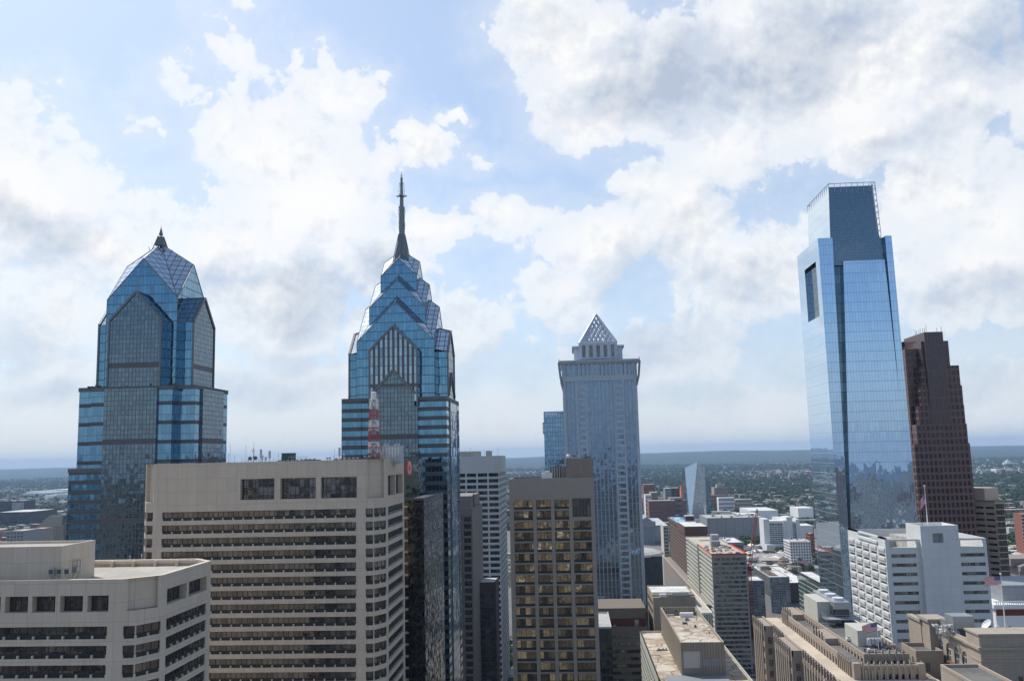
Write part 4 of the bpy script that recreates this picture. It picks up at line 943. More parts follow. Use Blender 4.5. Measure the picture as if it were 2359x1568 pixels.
# ------------------------------------------------------------------ low dark brick building in the gap
m_dbr = plain('dark_brown_brick', (.085,.062,.058), .8, var=.2)
YD = 500.0
x0, x1 = at(1108,1400,Y=YD).x, at(1142,1400,Y=YD).x
B = polybuild('dark_brick_building', 'dark brown brick building with a white roof at the foot of the white striped tower', 'building', rect(x0-6, x1, YD, YD+22), 0, at(1142,1340,Y=YD).z, m_dbr, m_whroof,
   {0: dict(nf=20, nb=1, spand=1.6, end=1.0, wm=(g_dark,m_dkframe,m_darkpan), mull=(6,1), ztop=at(1142,1360,Y=YD).z)}, par=.5); B.finish(m_dbr)
YD2 = 488.0
# ------------------------------------------------------------------ brown office tower with bronze glass
m_brn = plain('grey_concrete_grid', (.35,.305,.255), .85, var=.16, streak=.18)
m_brntop = plain('stained_brown_concrete', (.27,.225,.19), .9, var=.3, streak=.3)
YR = 320.0; xa = at(1176,1300,Y=YR).x; xb = at(1374,1300,Y=YR).x; zt_ = at(1176,1103,Y=YR).z; ybr = YR+30
B = Bld('bronze_window_tower', 'grey-brown concrete tower with gold bronze windows in the middle of the photo', 'office tower', ((xa+xb)/2, YR+15, 0)); B.cap = 100
B.wall.prism(inset(rect(xa, xb, YR, ybr), .9), 0, zt_-1.5, top=False)
zw1 = at(1176,1148,Y=YR).z-.2; fh = 67.6/2.24/1.2756*YR/2038; nf = int((zw1-2)/fh); zb = zw1-nf*fh
gg = (g_gold, m_brfr, m_darkpan)
# bay edges measured: 1186.5-1236, 1243-1271... in picture units
cols = [(1182.5,1226.5),(1234.5,1268),(1276,1309.5),(1317.5,1359.5)]
xe = [at(v,1148,Y=YR).x for c in cols for v in c]
f = (Vector((xa,YR)), Vector((1,0)), Vector((0,-1)))
cur = 0
for i in range(4):
    u0, u1 = xe[2*i]-xa, xe[2*i+1]-xa; B.wall.fbox(f, cur, u0, -.9, .12 if 0 < i else 0, 0, zw1, 0, 'n' if cur else 'nw'); cur = u1
    for k in range(nf):
        z = zb+k*fh; top2 = (i == 3 and k == nf-1); skip = (i == 3 and k == nf-2)
        if i == 3 and k == nf-1: 
            z -= .75*fh
            B.wins.insert(0, (Vector((xa+u0, YR+.85, z)), 0, u1-u0, fh*1.62, 5, 1, (m_dkvoid, m_dkframe, m_darkpan) if False else (g_dark, m_dkframe, m_darkpan), .2, 0, 'plant_louvre'))
            continue
        hh = fh*.87
        if skip: hh = fh*.10
        if skip: continue
        B.wins.append((Vector((xa+u0, YR+.45, z)), 0, u1-u0, hh, 4, 1, gg, .10, .85 if k < nf else 0, 'window'))
        B.wall.fbox(f, u0, u1, -.9, -.06, z+hh, z+fh, 0, 'nwe')
    if i == 3:
        z = zb+(nf-2)*fh; B.wall.fbox(f, u0, u1, -.9, -.06, z, z+fh*.22, 0, 'nwe')
B.wall.fbox(f, cur, xb-xa, -.9, 0, 0, zw1, 0, 'ne'); B.wall.fbox(f, 0, xb-xa, -.9, 0, zw1+.0, zt_, 0, 'nwe')
for (a, c) in (((xb,YR),(xb,ybr)),((xb,ybr),(xa,ybr)),((xa,ybr),(xa,YR))):
    B.wall.face([(*a,0),(*c,0),(*c,zt_),(*a,zt_)])
parapet(B.wall, rect(xa+.03,xb-.03,YR+.03,ybr-.03), zt_-1.5, zt_+.02, .6)
B.wins.sort(key=lambda w_: -w_[0].z); B.finish(m_brn)
b = MB(); b.face([(xa+.6,YR+.6,zt_-1.5),(xb-.6,YR+.6,zt_-1.5),(xb-.6,ybr-.6,zt_-1.5),(xa+.6,ybr-.6,zt_-1.5)]); b.build('roof', m_dkroof, B.root)
xp0 = at(1303,1080,Y=YR+3).x; xp1 = at(1365,1080,Y=YR+3).x
b = MB(); b.box(xp0, xp1, YR+.9, YR+16, zt_-1.5, at(1340,1054,Y=YR+3).z); b.box(at(1294,1080,Y=YR+3).x, xp0, YR+5, YR+14, zt_-1.5, zt_+4.2); b.build('penthouse', m_brntop, B.root)
b = MB(); x = at(1259,1090,Y=YR+4).x; b.box(x-1.9, x+1.9, YR+3, YR+6, zt_-1.4, zt_+1.8); b.box(x-.7,x+.9,YR+2.9,YR+6.1,zt_+1.8,zt_+2.5); t = b.build('rooftop_unit', m_whitem); tag(t, 'pale box-shaped air handling unit on the roof of the bronze window tower', 'air handling unit')
b = MB(); x = at(1280,1085,Y=YR+10).x; b.box(x-2.6, x+2.6, YR+9, YR+14, zt_-1.4, zt_+4)
for i in range(6): b.box(x-2.4+i*.9, x-2.1+i*.9, YR+8.93, YR+9, zt_-1, zt_+3.8, 1, 'n')
t = b.build('louvred_box', [m_dmetal, m_metal]); tag(t, 'dark louvred plant box behind the pale unit on the bronze window tower roof', 'plant box')
b = MB(); x = at(1307,1056,Y=YR+6).x; z = at(1340,1054,Y=YR+3).z; b.sphere((x+.3,YR+6,z+.6),.8,0,12,4); b.bar((x+.3,YR+6,z),(x+.3,YR+6,z+.6),.2)
t = b.build('radome', m_whitem); tag(t, 'small white radome ball on the corner of the brown penthouse', 'radome')
b = MB(); x = at(1351,1050,Y=YR+3).x; b.box(x-1.3,x+1.3,YR+3,YR+5,z,z+.5); t = b.build('roof_hatch', m_dmetal); tag(t, 'low dark hatch on top of the brown penthouse', 'roof hatch')
# ------------------------------------------------------------------ lower right of the picture
def reg(ox, oy, s): return lambda x, y: ((ox+x/s)/1.2756, (oy+y/s)/1.2756)
r1 = reg(1840,1300,3.574); r2 = reg(1740,1600,3.574); r3 = reg(2200,1650,2.9196); r4 = reg(2440,1250,3.484); r5 = reg(0,1330,4.9); r6 = reg(2700,1380,2.529)
def fx(r, x, y, Y): return at(*r(x, y), Y=Y).x
def fz(r, x, y, Y): return at(*r(x, y), Y=Y).z
def backY(X, r, x, y): return X/at(*r(x, y), Y=1).x
m_brwall = plain('tan_brown_brick', (.20,.165,.13), .85, var=.16)
m_redw = plain('dark_red_wall', (.19,.055,.035), .8)
m_tan = plain('tan_masonry', (.36,.30,.235), .85, var=.14)
m_fluted = plain('fluted_pale_panel', (.37,.33,.27), .7, panel=(1.0,60,.16), var=.12)
m_cracked = roofmat('patched_old_roof', (.60,.54,.45), (.36,.29,.22), scale=.07, crack=.7)
m_cream = plain('cream_concrete', (.50,.50,.44), .8, var=.1)
m_brs = plain('brown_balcony_slab', (.135,.095,.075), .8)
m_orange = plain('orange_netting', (.85,.13,.05), .7)
m_bluec = plain('blue_canvas', (.03,.13,.55), .7)
m_pool = plain('pool_water', (.15,.55,.62), .1, var=.05)
m_brick = plain('red_brick', (.27,.105,.075), .9, var=.2)
m_grayb = plain('blue_grey_cladding', (.28,.30,.32), .6, panel=(3,3,.08))
m_lime = plain('weathered_limestone', (.35,.295,.24), .85, var=.22, streak=.2, scale=.4)
m_limed = plain('darker_limestone_trim', (.31,.265,.215), .85, var=.25, streak=.25, scale=.5)
m_terr = roofmat('pale_terrace_roof', (.58,.50,.40), (.48,.41,.33))
m_hotel = plain('buff_limestone', (.38,.325,.265), .85, var=.16, panel=(1.4,.7,.03))
gd3 = (g_dark, m_dkframe, m_darkpan); gg3 = (g_green, m_dkframe, m_darkpan)
# --- brown office block below the pyramid tower
Y0 = 465.0; xa, xb = fx(r2,60,860,Y0)-8, fx(r2,578,860,Y0); zt_ = fz(r2,400,857,Y0); fh = 15.5*Y0/2038
B = polybuild('brown_ribbon_block', 'brown brick block with dark window ribbons and a red-walled roof terrace', 'office block', rect(xa, xb, Y0, Y0+34), 0, zt_, m_brwall, m_dkroof,
    {0: dict(nf=int((zt_-3)/fh), nb=3, pier=.7, spand=fh*.52, end=.9, wm=gd3, mull=(4,1), ztop=zt_-2.2, zbot=zt_-2.2-fh*int((zt_-3)/fh))}, par=1.2)
B.wins.sort(key=lambda w_: -w_[0].z); B.finish(m_brwall)
z6, z7 = fz(r2,400,770,Y0+4), fz(r2,400,662,Y0+4)
b = MB(); b.box(xa, xb-.3, Y0+4, Y0+34, z6, z7); b.build('upper_block', m_brwall, B.root)
b = MB(); b.box(xa+1, xb-1, Y0+5.5, Y0+33, zt_-1.2, z6, 0); b.build('terrace_wall', m_redw, B.root)
b = MB(); x = fx(r2,465,810,Y0+5.4); b.box(x-1, x+1, Y0+5.42, Y0+5.5, zt_-1, zt_+2.4); b.build('door', m_metal, B.root)
Yw = 425.0; xa2, xb2 = fx(r2,55,860,Yw), fx(r2,200,860,Yw); zw_ = fz(r2,150,857,Yw)
m_dwing = curtain('dark_wing_glass', (.06,.065,.06), (.05,.045,.04), 3.6, 1.8, tz=.9, tu=.12, tilt=.02, wob=.02, var=.7)
t = thing('dark_glass_wing', 'narrow dark glass block with a pale flat roof beside the bronze window tower', 'office block', (xb2-5, Yw, 0))
b = MB(); b.prism(rect(xa2-8, xb2, Yw, Y0-1), 0, zw_-.6, top=False); b.build('wall', m_dwing, t)
b = MB(); parapet(b, rect(xa2-8.05, xb2+.05, Yw-.05, Y0-1), zw_-.8, zw_, .5); b.build('parapet', m_cream, t)
b = MB(); b.face([(p[0],p[1],zw_-.6) for p in rect(xa2-7.6, xb2-.4, Yw+.4, Y0-1.4)]); b.build('roof', m_paleroof, t)
# podium of the pyramid tower
Yp_ = 566.0; z8 = fz(r2,170,668,Yp_)
t = thing('podium_block', 'low podium block with pale roof and white cooling units in front of the pyramid tower', 'podium', (30, Yp_, 0))
b = MB(); b.prism(rect(fx(r2,60,668,Yp_)-5, fx(r2,575,668,Yp_), Yp_-12, Yp_+8), 0, z8); b.build('wall', m_dbr, t)
b = MB(); b.box(fx(r2,60,640,Yp_), fx(r2,275,640,Yp_), Yp_-11.5, Yp_+7, z8, z8+.8); b.build('roof', m_paleroof, t)
for i in range(4):
    b = MB(); x = fx(r2,345+38*i,640,Yp_); b.box(x-1.6,x+1.4,Yp_-8,Yp_-5,z8,z8+2.2); b.bar((x,Yp_-6.5,z8+2.2),(x,Yp_-6.5,z8+3.2),1.0,0,10); t = b.build('cooling_unit', m_whitem); tag(t, 'one of the white round-topped cooling units in a row on the low podium roof', 'cooling unit', 'cooling units on the podium')
# --- dark curved building with a glazed dome roof
Yk = 690.0; xa, xb = fx(r2,535,140,Yk), fx(r2,735,115,Yk); zt_ = fz(r2,735,118,Yk)
t = thing('dark_drum_building', 'dark building with a pale curved skylight roof right of the pyramid tower', 'building', ((xa+xb)/2, Yk, 0))
cx_, ry = xb-38, 40
pts = [(xa-6, Yk+4)]+[(lerp(xa, xb, i/6), Yk+3-3.2*sin(pi*i/6*.8)) for i in range(7)]+[(xb, Yk+45), (xa-6, Yk+45)]
m_dkc = curtain('charcoal_slats', (.07,.075,.08), (.05,.055,.06), 3.6, 1.2, tz=.8, tu=.4, tilt=.01, metal=.4, rough=.3, var=.8)
b = MB(); b.prism(pts, 0, zt_); b.build('wall', m_dkc, t)
b = MB(); b.sphere((xa-12, Yk+24, zt_-.5), 30, 0, 32, 5, True, .16); b.build('skylight', m_paleroof, t)
# --- tan slab with a hollowed top wall
Yt = 462.0; xl_ = fx(r2,637,545,Yt); xr_ = fx(r2,1082,560,Yt); zt_ = fz(r2,637,540,Yt); yb3 = backY(xl_, r2, 575, 445)
t = Bld('tan_slab_building', 'tan masonry slab with a curved top wall and half pale, half dark roof', 'office block', ((xl_+xr_)/2, Yt+18, 0))
pts = [(xl_,Yt),(xl_+2.8,Yt)]+[(lerp(xl_+2.8, xr_, i/8), Yt+2.6*sin(pi*i/8)**.8) for i in range(1, 9)]
t.wall.prism(pts+[(xr_, yb3), (xl_, yb3)], 0, zt_-.5)
parapet(t.wall, rect(xl_, xr_, Yt+2.7, yb3), zt_-.6, zt_+.3, .4)
for k in range(9):
    for i in range(5):
        y_ = Yt+5+i*6; t.wins.append((Vector((xl_-.03, y_+3.0, zt_-5-k*4.2)), -pi/2, 3.0, 1.9, 2, 1, gd3, .1, 0, 'window'))
t.finish(m_tan)
b = MB(); b.face([(p[0],p[1],zt_-.2) for p in rect(xl_+.5, xr_-.5, lerp(Yt,yb3,.42), yb3-.5)]); b.build('pale_roof', m_whroof, t.root)
b = MB(); b.face([(p[0],p[1],zt_-.25) for p in rect(xl_+.5, xr_-.5, Yt+3, lerp(Yt,yb3,.42))]); b.build('dark_roof', m_dkroof, t.root)
b = MB(); p = at(*r2(740,540), Z=zt_); b.box(p.x-1.6,p.x+1.6,p.y-1,p.y+1.5,zt_-.2,zt_+1.2); t2 = b.build('rooftop_unit', m_whitem); tag(t2, 'small white rooftop unit on the dark half of the tan slab roof', 'rooftop unit')
b = MB(); p = at(*r2(920,525), Z=zt_); b.box(p.x-4,p.x+4,p.y-1.5,p.y+2,zt_-.2,zt_+1.1)
for i in range(9): b.box(p.x-3.8+i*.9,p.x-3.3+i*.9,p.y-1.2,p.y+1.6,zt_+1.1,zt_+1.3,1)
t2 = b.build('rooftop_unit', [m_metal, m_dmetal]); tag(t2, 'long grey rooftop unit against the pale half of the tan slab roof', 'rooftop unit')
# lower wing
t = thing('low_tan_wing', 'low tan wing with a white-edged roof and green glass end, beside the tan slab', 'building', (xr_+5, Yt, 0))
xw_ = fx(r2,1262,712,Yt-20); zw2 = fz(r2,1262,712,Yt-20); yb4 = Yt+60
b = MB(); b.prism(rect(xr_+.2, xw_, Yt-20, yb4), 0, zw2-.4); b.build('wall', curtain('pale_green_fin_glass', (.20,.30,.28), (.5,.52,.46), 8, 1.2, tz=.5, tu=.5, tilt=.02), t)
b = MB(); parapet(b, rect(xr_+.15, xw_+.05, Yt-20.05, yb4), zw2-.6, zw2+.2, .5); b.build('parapet', m_whitem, t)
b = MB(); b.face([(p[0],p[1],zw2-.3) for p in rect(xr_+.6, xw_-.5, Yt-19.5, yb4-1)]); b.build('roof', m_terr, t)
# --- low podium with fluted slab on top
Yn = 338.0; zs = fz(r2,935,1022,Yn); xl_, xr_ = fx(r2,930,1022,Yn), fx(r2,1384,1020,Yn); yb5 = backY(xl_, r2, 716, 668); zpd = fz(r2,935,1370,Yn)-.2
t = thing('fluted_slab_building', 'long fluted pale block with a stained rooftop rising from a low flat podium', 'building', ((xl_+xr_)/2, Yn+36, 0))
xpl = at(*r2(522,965), Z=zpd+.6).x; xpr = at(*r2(1395,1062), Z=zpd+.6).x
ypb = 418.0
B = Bld('x','x','x',(0,0,0)); bpy.data.objects.remove(B.root); B.root = t; B.loc = Vector(t.location)
B.wall.prism(inset(rect(xpl, xpr+0, 285, ypb), .5), 0, zpd-.1)
B.facade((xpl, ypb), (xpl, 285), zpd-26, zpd-2.0, 8, 26, pier=.5, spand=1.5, dep=.49, end=.4, wm=gd3)
B.wall.box(xpl, xpl+.48, 285, ypb, zpd-2.0, zpd+.7, 0, 'b'); B.wall.box(xpl, xpl+.48, 285, ypb, 0, zpd-26, 0, 'b')
parapet(B.wall, rect(xpl-.02, xpr, 285, ypb), zpd-.2, zpd+.7, .45)
B.wall.face([(xpl,ypb,0),(xpr,ypb,0),(xpr,ypb,zpd+.7),(xpl,ypb,zpd+.7)][::-1]); B.cap = 60; B.finish(m_cream, wpart='podium_wall')
b = MB(); b.face([(p[0],p[1],zpd) for p in rect(xpl+.4, xpr-.4, 285, ypb-.4)]); b.build('podium_roof', m_cracked, t)
b = MB(); b.prism(rect(xl_, xr_, Yn, yb5), zpd-.1, zs-1.6, top=False)
rr = rect(xl_, xr_, Yn, yb5); ii = inset(rr, .45)
for i in range(4):
    j = (i+1) % 4; a, c, d_, e_ = rr[i], rr[j], ii[j], ii[i]
    b.face([(a[0],a[1],zs-1.6),(c[0],c[1],zs-1.6),(c[0],c[1],zs),(a[0],a[1],zs)]); b.face([(a[0],a[1],zs),(c[0],c[1],zs),(d_[0],d_[1],zs),(e_[0],e_[1],zs)]); b.face([(d_[0],d_[1],zs-2),(e_[0],e_[1],zs-2),(e_[0],e_[1],zs),(d_[0],d_[1],zs)])
n_ = int((yb5-Yn)/1.0)
for i in range(n_): b.box(xl_-.16, xl_, Yn+i*1.0+.2, Yn+i*1.0+.65, zpd, zs-.3, 0, 'e')
n_ = int((xr_-xl_)/.62)
for i in range(n_): b.box(xl_+i*.62+.1, xl_+i*.62+.4, Yn-.16, Yn, zpd+.4, zs-.3, 0, 'n')
b.build('fluted_wall', m_fluted, t)
b = MB(); b.box(fx(r2,1165,1200,Yn), fx(r2,1360,1200,Yn), Yn-.2, Yn-.17, fz(r2,1165,1270,Yn), fz(r2,1165,1195,Yn)); b.build('louvre_panel', m_grayb, t)
b = MB(); b.box(fx(r2,950,1100,Yn), fx(r2,1125,1100,Yn), Yn-.2, Yn-.17, fz(r2,950,1290,Yn), fz(r2,950,1115,Yn)); b.build('pale_panel', m_cream, t)
b = MB(); b.face([(p[0],p[1],zs-1.0) for p in rect(xl_+.4, xr_-.4, Yn+.4, lerp(Yn,yb5,.78))]); b.face([(p[0],p[1],zs-4.5) for p in rect(xl_+.4, xr_-.4, lerp(Yn,yb5,.78), yb5-.4)]); b.box(xl_+.4, xr_-.4, lerp(Yn,yb5,.78), lerp(Yn,yb5,.78)+.1, zs-4.5, zs-1.0, 0, 'tb'); b.build('roof', m_cracked, t)
b = MB(); b.box(xl_-6, xr_, Yn-9, Yn-.1, zpd, zpd+.4); b.build('skylight_glass', m_grayb, t)
b = MB(); p = at(*r2(995,755), Z=zs-1); b.bar((p.x-3.0,p.y,zs),(p.x+2.6,p.y,zs),1.0,0,12); b.box(p.x-2.8,p.x+2.4,p.y-.8,p.y+.8,zs-1,zs-.3); t2 = b.build('roof_tank', m_whitep); tag(t2, 'white capsule-shaped tank on the far end of the fluted slab roof', 'tank')
b = MB(); p = at(*r2(970,828), Z=zs-1); b.box(p.x-.9,p.x+.9,p.y-.6,p.y+.6,zs-1,zs-.3); t2 = b.build('roof_hatch', m_dmetal); tag(t2, 'small dark hatch on the stained fluted slab roof', 'roof hatch')
b = MB(); p = at(*r2(1095,795), Z=zs-1); b.bar((p.x,p.y,zs-1),(p.x,p.y,zs+3),.12); t2 = b.build('roof_mast', m_dmetal); tag(t2, 'thin dark mast on the fluted slab roof near the white tank', 'mast')
b = MB(); p = at(*r2(735,1105), Z=zpd)
for i in range(7): b.box(p.x-2.2+i*.6,p.x-1.8+i*.6,p.y-1+random.random(),p.y+.3+random.random(),zpd,zpd+.4+random.random()*.6)
b.box(p.x-2.4,p.x+2.2,p.y-.4,p.y+.2,zpd,zpd+.25)
t2 = b.build('duct_cluster', m_dmetal); tag(t2, 'small dark duct cluster on the cracked podium roof left of the fluted slab', 'ducts')
# --- cream striped apartment slab with orange netting
Yc_ = 630.0; xl_ = fx(r1,893,1180,Yc_); xr_ = fx(r1,1262,1180,Yc_); zt_ = fz(r1,893,1180,Yc_)
ybc = backY(xl_, r1, 622, 985); yj = backY(xl_, r1, 752, 1085); nf = 25
gcr = (g_green, m_dkframe, m_cream)
B = polybuild('cream_apartment_slab', 'long cream apartment slab with striped side and orange safety netting round its roof', 'apartment block', rect(xl_, xr_, Yc_, ybc), 0, zt_, m_cream, m_terr,
  {0: dict(nf=nf, nb=1, spand=1.25, end=1.0, wm=gcr, mull=(14,1), fr=.12, prio=0), 3: dict(nf=nf, nb=1, spand=1.45, end=.6, wm=gcr, mull=(40,1), prio=1, fr=.12)}, dep=.7, par=.6, cap=60)
B.wall.box(xl_-.5, xl_, yj-1.5, yj+1.5, 0, zt_+1.5, 0, 'e'); B.finish(m_cream)
b = MB(); b.box(xl_-.55,xl_-.5,yj-.9,yj+.9,0,zt_+1.3); b.build('downpipe_strip', m_dmetal, B.root)
b = MB(); rr = rect(xl_-.1, xr_+.1, Yc_-.1, yj)
for i in (0, 1, 3):
    a, c = Vector(rr[i]), Vector(rr[(i+1) % 4]); b.face([(a.x,a.y,zt_),(c.x,c.y,zt_),(c.x,c.y,zt_+1.1),(a.x,a.y,zt_+1.1)]); n_ = int((c-a).length/3)
    for k in range(n_+1): p = a.lerp(c, k/n_); b.bar((p.x,p.y,zt_),(p.x,p.y,zt_+1.4),.08)
t2 = b.build('safety_netting', m_orange); tag(t2, 'orange safety netting round the roof edge of the cream apartment slab', 'netting')
def roofbox(r, x0, x1, ytop, Y, z0, mat, nm, label, cat, dy=8, par=None, grp=None):
    b = MB(); b.box(fx(r,x0,ytop,Y), fx(r,x1,ytop,Y), Y, Y+dy, z0, fz(r,x0,ytop,Y)); t = b.build(nm, mat, par)
    if not par: tag(t, label, cat, grp)
    return t
roofbox(r1, 893, 972, 968, 700, zt_-.6, m_metal, 'lift_housing', 'x', 'x', 9, B.root)
roofbox(r1, 890, 985, 1035, 690, zt_-.6, m_grayb, 'plant_room', 'x', 'x', 7, B.root)
roofbox(r1, 775, 890, 1032, 735, zt_-.6, m_dmetal, 'plant_room', 'x', 'x', 9, B.root)
roofbox(r1, 765, 800, 915, 800, zt_-.6, m_tan, 'chimney', 'x', 'x', 6, B.root)
for i in range(46):
    x = lerp(xl_+2, xr_-2, random.random()); y = lerp(Yc_+2, 690, random.random()**1.2); s_ = .4+random.random()*1.3; b = MB(); h = .4+random.random()*1.8
    b.box(x-s_, x+s_, y-s_*.8, y+s_*.8, zt_-.6, zt_-.6+h); t2 = b.build('roof_crate', random.choice([m_whitem, m_paleroof, m_tan, m_bluec if i % 9 == 0 else m_metal])); tag(t2, 'one of the crates of building material on the netted cream roof', 'crate', 'building material on the netted roof')
# --- brown apartment tower with roof pool
Yb_ = 800.0; xl_ = fx(r1,618,905,Yb_); xr_ = fx(r1,846,905,Yb_); zt_ = fz(r1,618,880,Yb_); ybb = backY(xl_, r1, 440, 775)
B = polybuild('brown_apartment_tower', 'brown striped apartment tower with blue roof canopies behind the cream slab', 'apartment block', rect(xl_, xr_, Yb_, ybb), 0, zt_-3.5, m_brs, m_paleroof,
  {3: dict(nf=26, nb=1, spand=1.5, end=.6, wm=(g_dark,m_brfr,m_brs), mull=(36,1), fr=.2)}, dep=1.0, par=.6, cap=60)
B.finish(m_brs)
ym = lerp(Yb_, ybb, .38)
b = MB(); b.box(xl_-.8, xr_+.5, Yb_-.8, ym, zt_-6.5, zt_); b.build('fascia', plain('brown_fascia', (.15,.075,.06), .7), B.root)
b = MB(); b.box(xl_-.8, xr_+.5, ym, ybb, zt_-3.4, zt_-1.2); b.build('fascia', m_brs, B.root)
b = MB(); b.face([(p[0],p[1],zt_+.05) for p in rect(xl_, xr_, Yb_, ym-.5)]); b.build('white_roof', m_whroof, B.root)
b = MB(); b.box(xl_+.5, xr_-8, ym+3, ybb-6, zt_-1.2, zt_-1.1); b.build('pool', m_pool, B.root)
for i, (x, y, w_) in enumerate(((535,760,34),(610,805,30),(492,795,20),(575,800,14))):
    p = at(*r1(x, y), Z=zt_+1.5); b = MB(); s_ = w_*.06
    b.add([(p.x-s_,p.y-s_*1.4,zt_+1.2),(p.x+s_,p.y-s_*1.4,zt_+1.2),(p.x+s_,p.y+s_*1.4,zt_+1.2),(p.x-s_,p.y+s_*1.4,zt_+1.2),(p.x,p.y,zt_+2.4)], [(0,1,4),(1,2,4),(2,3,4),(3,0,4)])
    for sx in (-1,1): b.bar((p.x+sx*s_*.9,p.y,zt_-1.1),(p.x+sx*s_*.9,p.y,zt_+1.3),.1)
    t2 = b.build('blue_canopy', m_bluec); tag(t2, ('largest blue canopy, at the far end of the brown tower roof','blue canopy nearest the white penthouse on the brown tower roof','small blue canopy at the left edge of the brown tower roof','smallest blue canopy in the middle of the brown tower roof')[i], 'canopy', 'blue canopies on the brown tower')
b = MB(); p = at(*r1(660,800), Z=zt_); b.box(p.x-4,p.x+4,p.y-3,p.y+6,zt_-1,zt_+2.8); b.box(p.x-4.3,p.x+4.3,p.y-3.3,p.y+6.3,zt_+2.8,zt_+3.3,1); b.build('penthouse', [m_brs, m_whroof], B.root)
b = MB(); p = at(*r1(748,840), Z=zt_); b.box(p.x-2,p.x+2,p.y,p.y+3,zt_,zt_+3.5); b.build('plant_room', m_metal, B.root)
# narrow cream end wall and podium behind/left
Yx = 960.0; xl2 = fx(r1,387,900,Yx); b = Bld('narrow_cream_block', 'narrow grey-cream apartment block seen edge-on left of the brown apartment tower', 'apartment block', (xl2+4, Yx, 0))
xq = fx(r1,437,900,Yx)
b.wall.prism(rect(xl2, xq, Yx, Yx+30), 0, fz(r1,387,870,Yx))
for k in range(14):
    for j in range(3): b.wins.append((Vector((lerp(xl2,xq,.12+.3*j), Yx-.03, fz(r1,387,870,Yx)-4-k*3.6)), 0, (xq-xl2)*.2, 2.0, 1, 1, gd3, .1, 0, 'window'))
b.finish(m_cream)
t = thing('stone_station_annex', 'long low grey-brown masonry block in shade along the foot of the apartment towers', 'building', (100, 790, 0))
Yz = 645.0; b = MB(); zz = fz(r2,745,125,940); xz = fx(r2,742,125,940); b.prism(rect(xz, 101, Yz, 940), 0, zz); b.build('wall', m_gb, t)
b = MB(); b.box(xz-.4, xz+1.5, Yz, 940, zz, zz+.6); b.build('ledge', m_tan, t)
# ------------------------------------------------------------------ white office block with flagpole
Yh = 330.0; xl_ = fx(r4,560,1165,Yh); zt_ = fz(r4,560,1165,Yh); xm1, xm2 = fx(r4,916,1100,Yh), fx(r4,1282,1100,Yh); xr_ = fx(r4,1590,1160,Yh); ybh = backY(xl_, r4, 178, 1072)
zmid = fz(r4,1100,1050,Yh)
xr_ = fx(r4,1612,1400,Yh); xm1 = fx(r4,925,1300,Yh); xm2 = fx(r4,1300,1300,Yh); xl_ = fx(r4,572,1400,Yh)
fh = 88.5/3.484/1.2756*Yh/2038; nf = 17
B = Bld('white_office_block', 'white concrete office block with horizontal window slots and a square opening in its central shaft', 'office block', ((xl_+xr_)/2, (Yh+ybh)/2, 0)); B.cap = 100
zf = fz(r4,760,1270,Yh)+.6; W_ = B.wall; zb = zf-fh*nf
W_.prism(inset(rect(xl_, xr_, Yh, ybh), .9), 0, zt_-7.2, top=True)
# front: left and right wings either side of a proud shaft
for (a, c) in ((xl_, xm1), (xm2, xr_)):
    f = B.facade((a, Yh), (c, Yh), zb, zf, nf, 1, spand=fh*.64, dep=.89, wd=.6, end=(c-a)*.085 if a == xm2 else (c-a)*.15, wm=(g_green, m_dkframe, m_white), mull=(9,1), fr=.1)
    W_.fbox(f, 0, c-a, -.89, 0, 0, zb, 0, 'nwe')
    # open roof frame
    z1 = fz(r4,760,1245,Yh); z2 = fz(r4,760,1180,Yh); L = c-a; e = L*.12
    W_.fbox(f, 0, L, -.89, 0, zf, z1, 0, 'nwe'); W_.fbox(f, 0, e, -.89, 0, z1, z2, 0, 'nw' if a == xl_ else 'n'); W_.fbox(f, L-e, L, -.89, 0, z1, z2, 0, 'ne' if a == xm2 else 'n'); W_.fbox(f, 0, L, -.89, 0, z2, zt_, 0, 'we' ); W_.fbox(f, e, L-e, -.892, -.885, z2-.01, zt_, 0, '')
# side facing left (towards the sun): rounded sills under square-ended slots
Ls = ybh-Yh; f = (Vector((xl_, ybh)), Vector((0,-1)), Vector((-1,0)))
nb_ = 5
for k in range(nf):
    z = zb+k*fh; bw = Ls/nb_
    for i in range(nb_):
        W_.fbox(f, i*bw, i*bw+bw*.10, -.89, 0, z, z+fh, 0, 'n'); W_.fbox(f, (i+1)*bw-bw*.10, (i+1)*bw, -.89, 0, z, z+fh, 0, 'n' if i < nb_-1 else 'ne')
        W_.fbox(f, i*bw+bw*.10, (i+1)*bw-bw*.10, -.89, -.03, z+fh*.30, z+fh, 0, 'nwe')
        W_.fbox(f, i*bw+bw*.11, (i+1)*bw-bw*.11, -.8, .38, z+fh*.66, z+fh*.97, 0, 'n'); W_.fbox(f, i*bw+bw*.11, (i+1)*bw-bw*.11, -.8, .2, z+fh*.52, z+fh*.655, 0, 'n')
        B.wins.append((Vector((xl_+.6, ybh-(i*bw+bw*.10), z)), -pi/2, bw*.8, fh*.30, 4, 1, gd3, .1, 0, 'window'))
W_.fbox(f, 0, Ls, -.89, 0, 0, zb, 0, 'nwe'); W_.fbox(f, 0, Ls, -.89, 0, zf, zf+1.0, 0, 'nwe')
z1, z2 = zf+1.0, zf+2.2
W_.fbox(f, 0, Ls*.30, -.89, 0, z1, z2+1.4, 0, 'n'); W_.fbox(f, Ls*.82, Ls, -.89, 0, z1, z2+1.4, 0, 'ne'); W_.fbox(f, 0, Ls-.9, -.89, 0, z2+1.4, zt_-.03, 0, 'w'); W_.fbox(f, Ls-.9, Ls, -.89, 0, z2+1.4, zt_-.03, 0, 'nwet'); W_.fbox(f, Ls*.30, Ls*.82, -.89, .5, z1, z1+.9, 0, 'n')
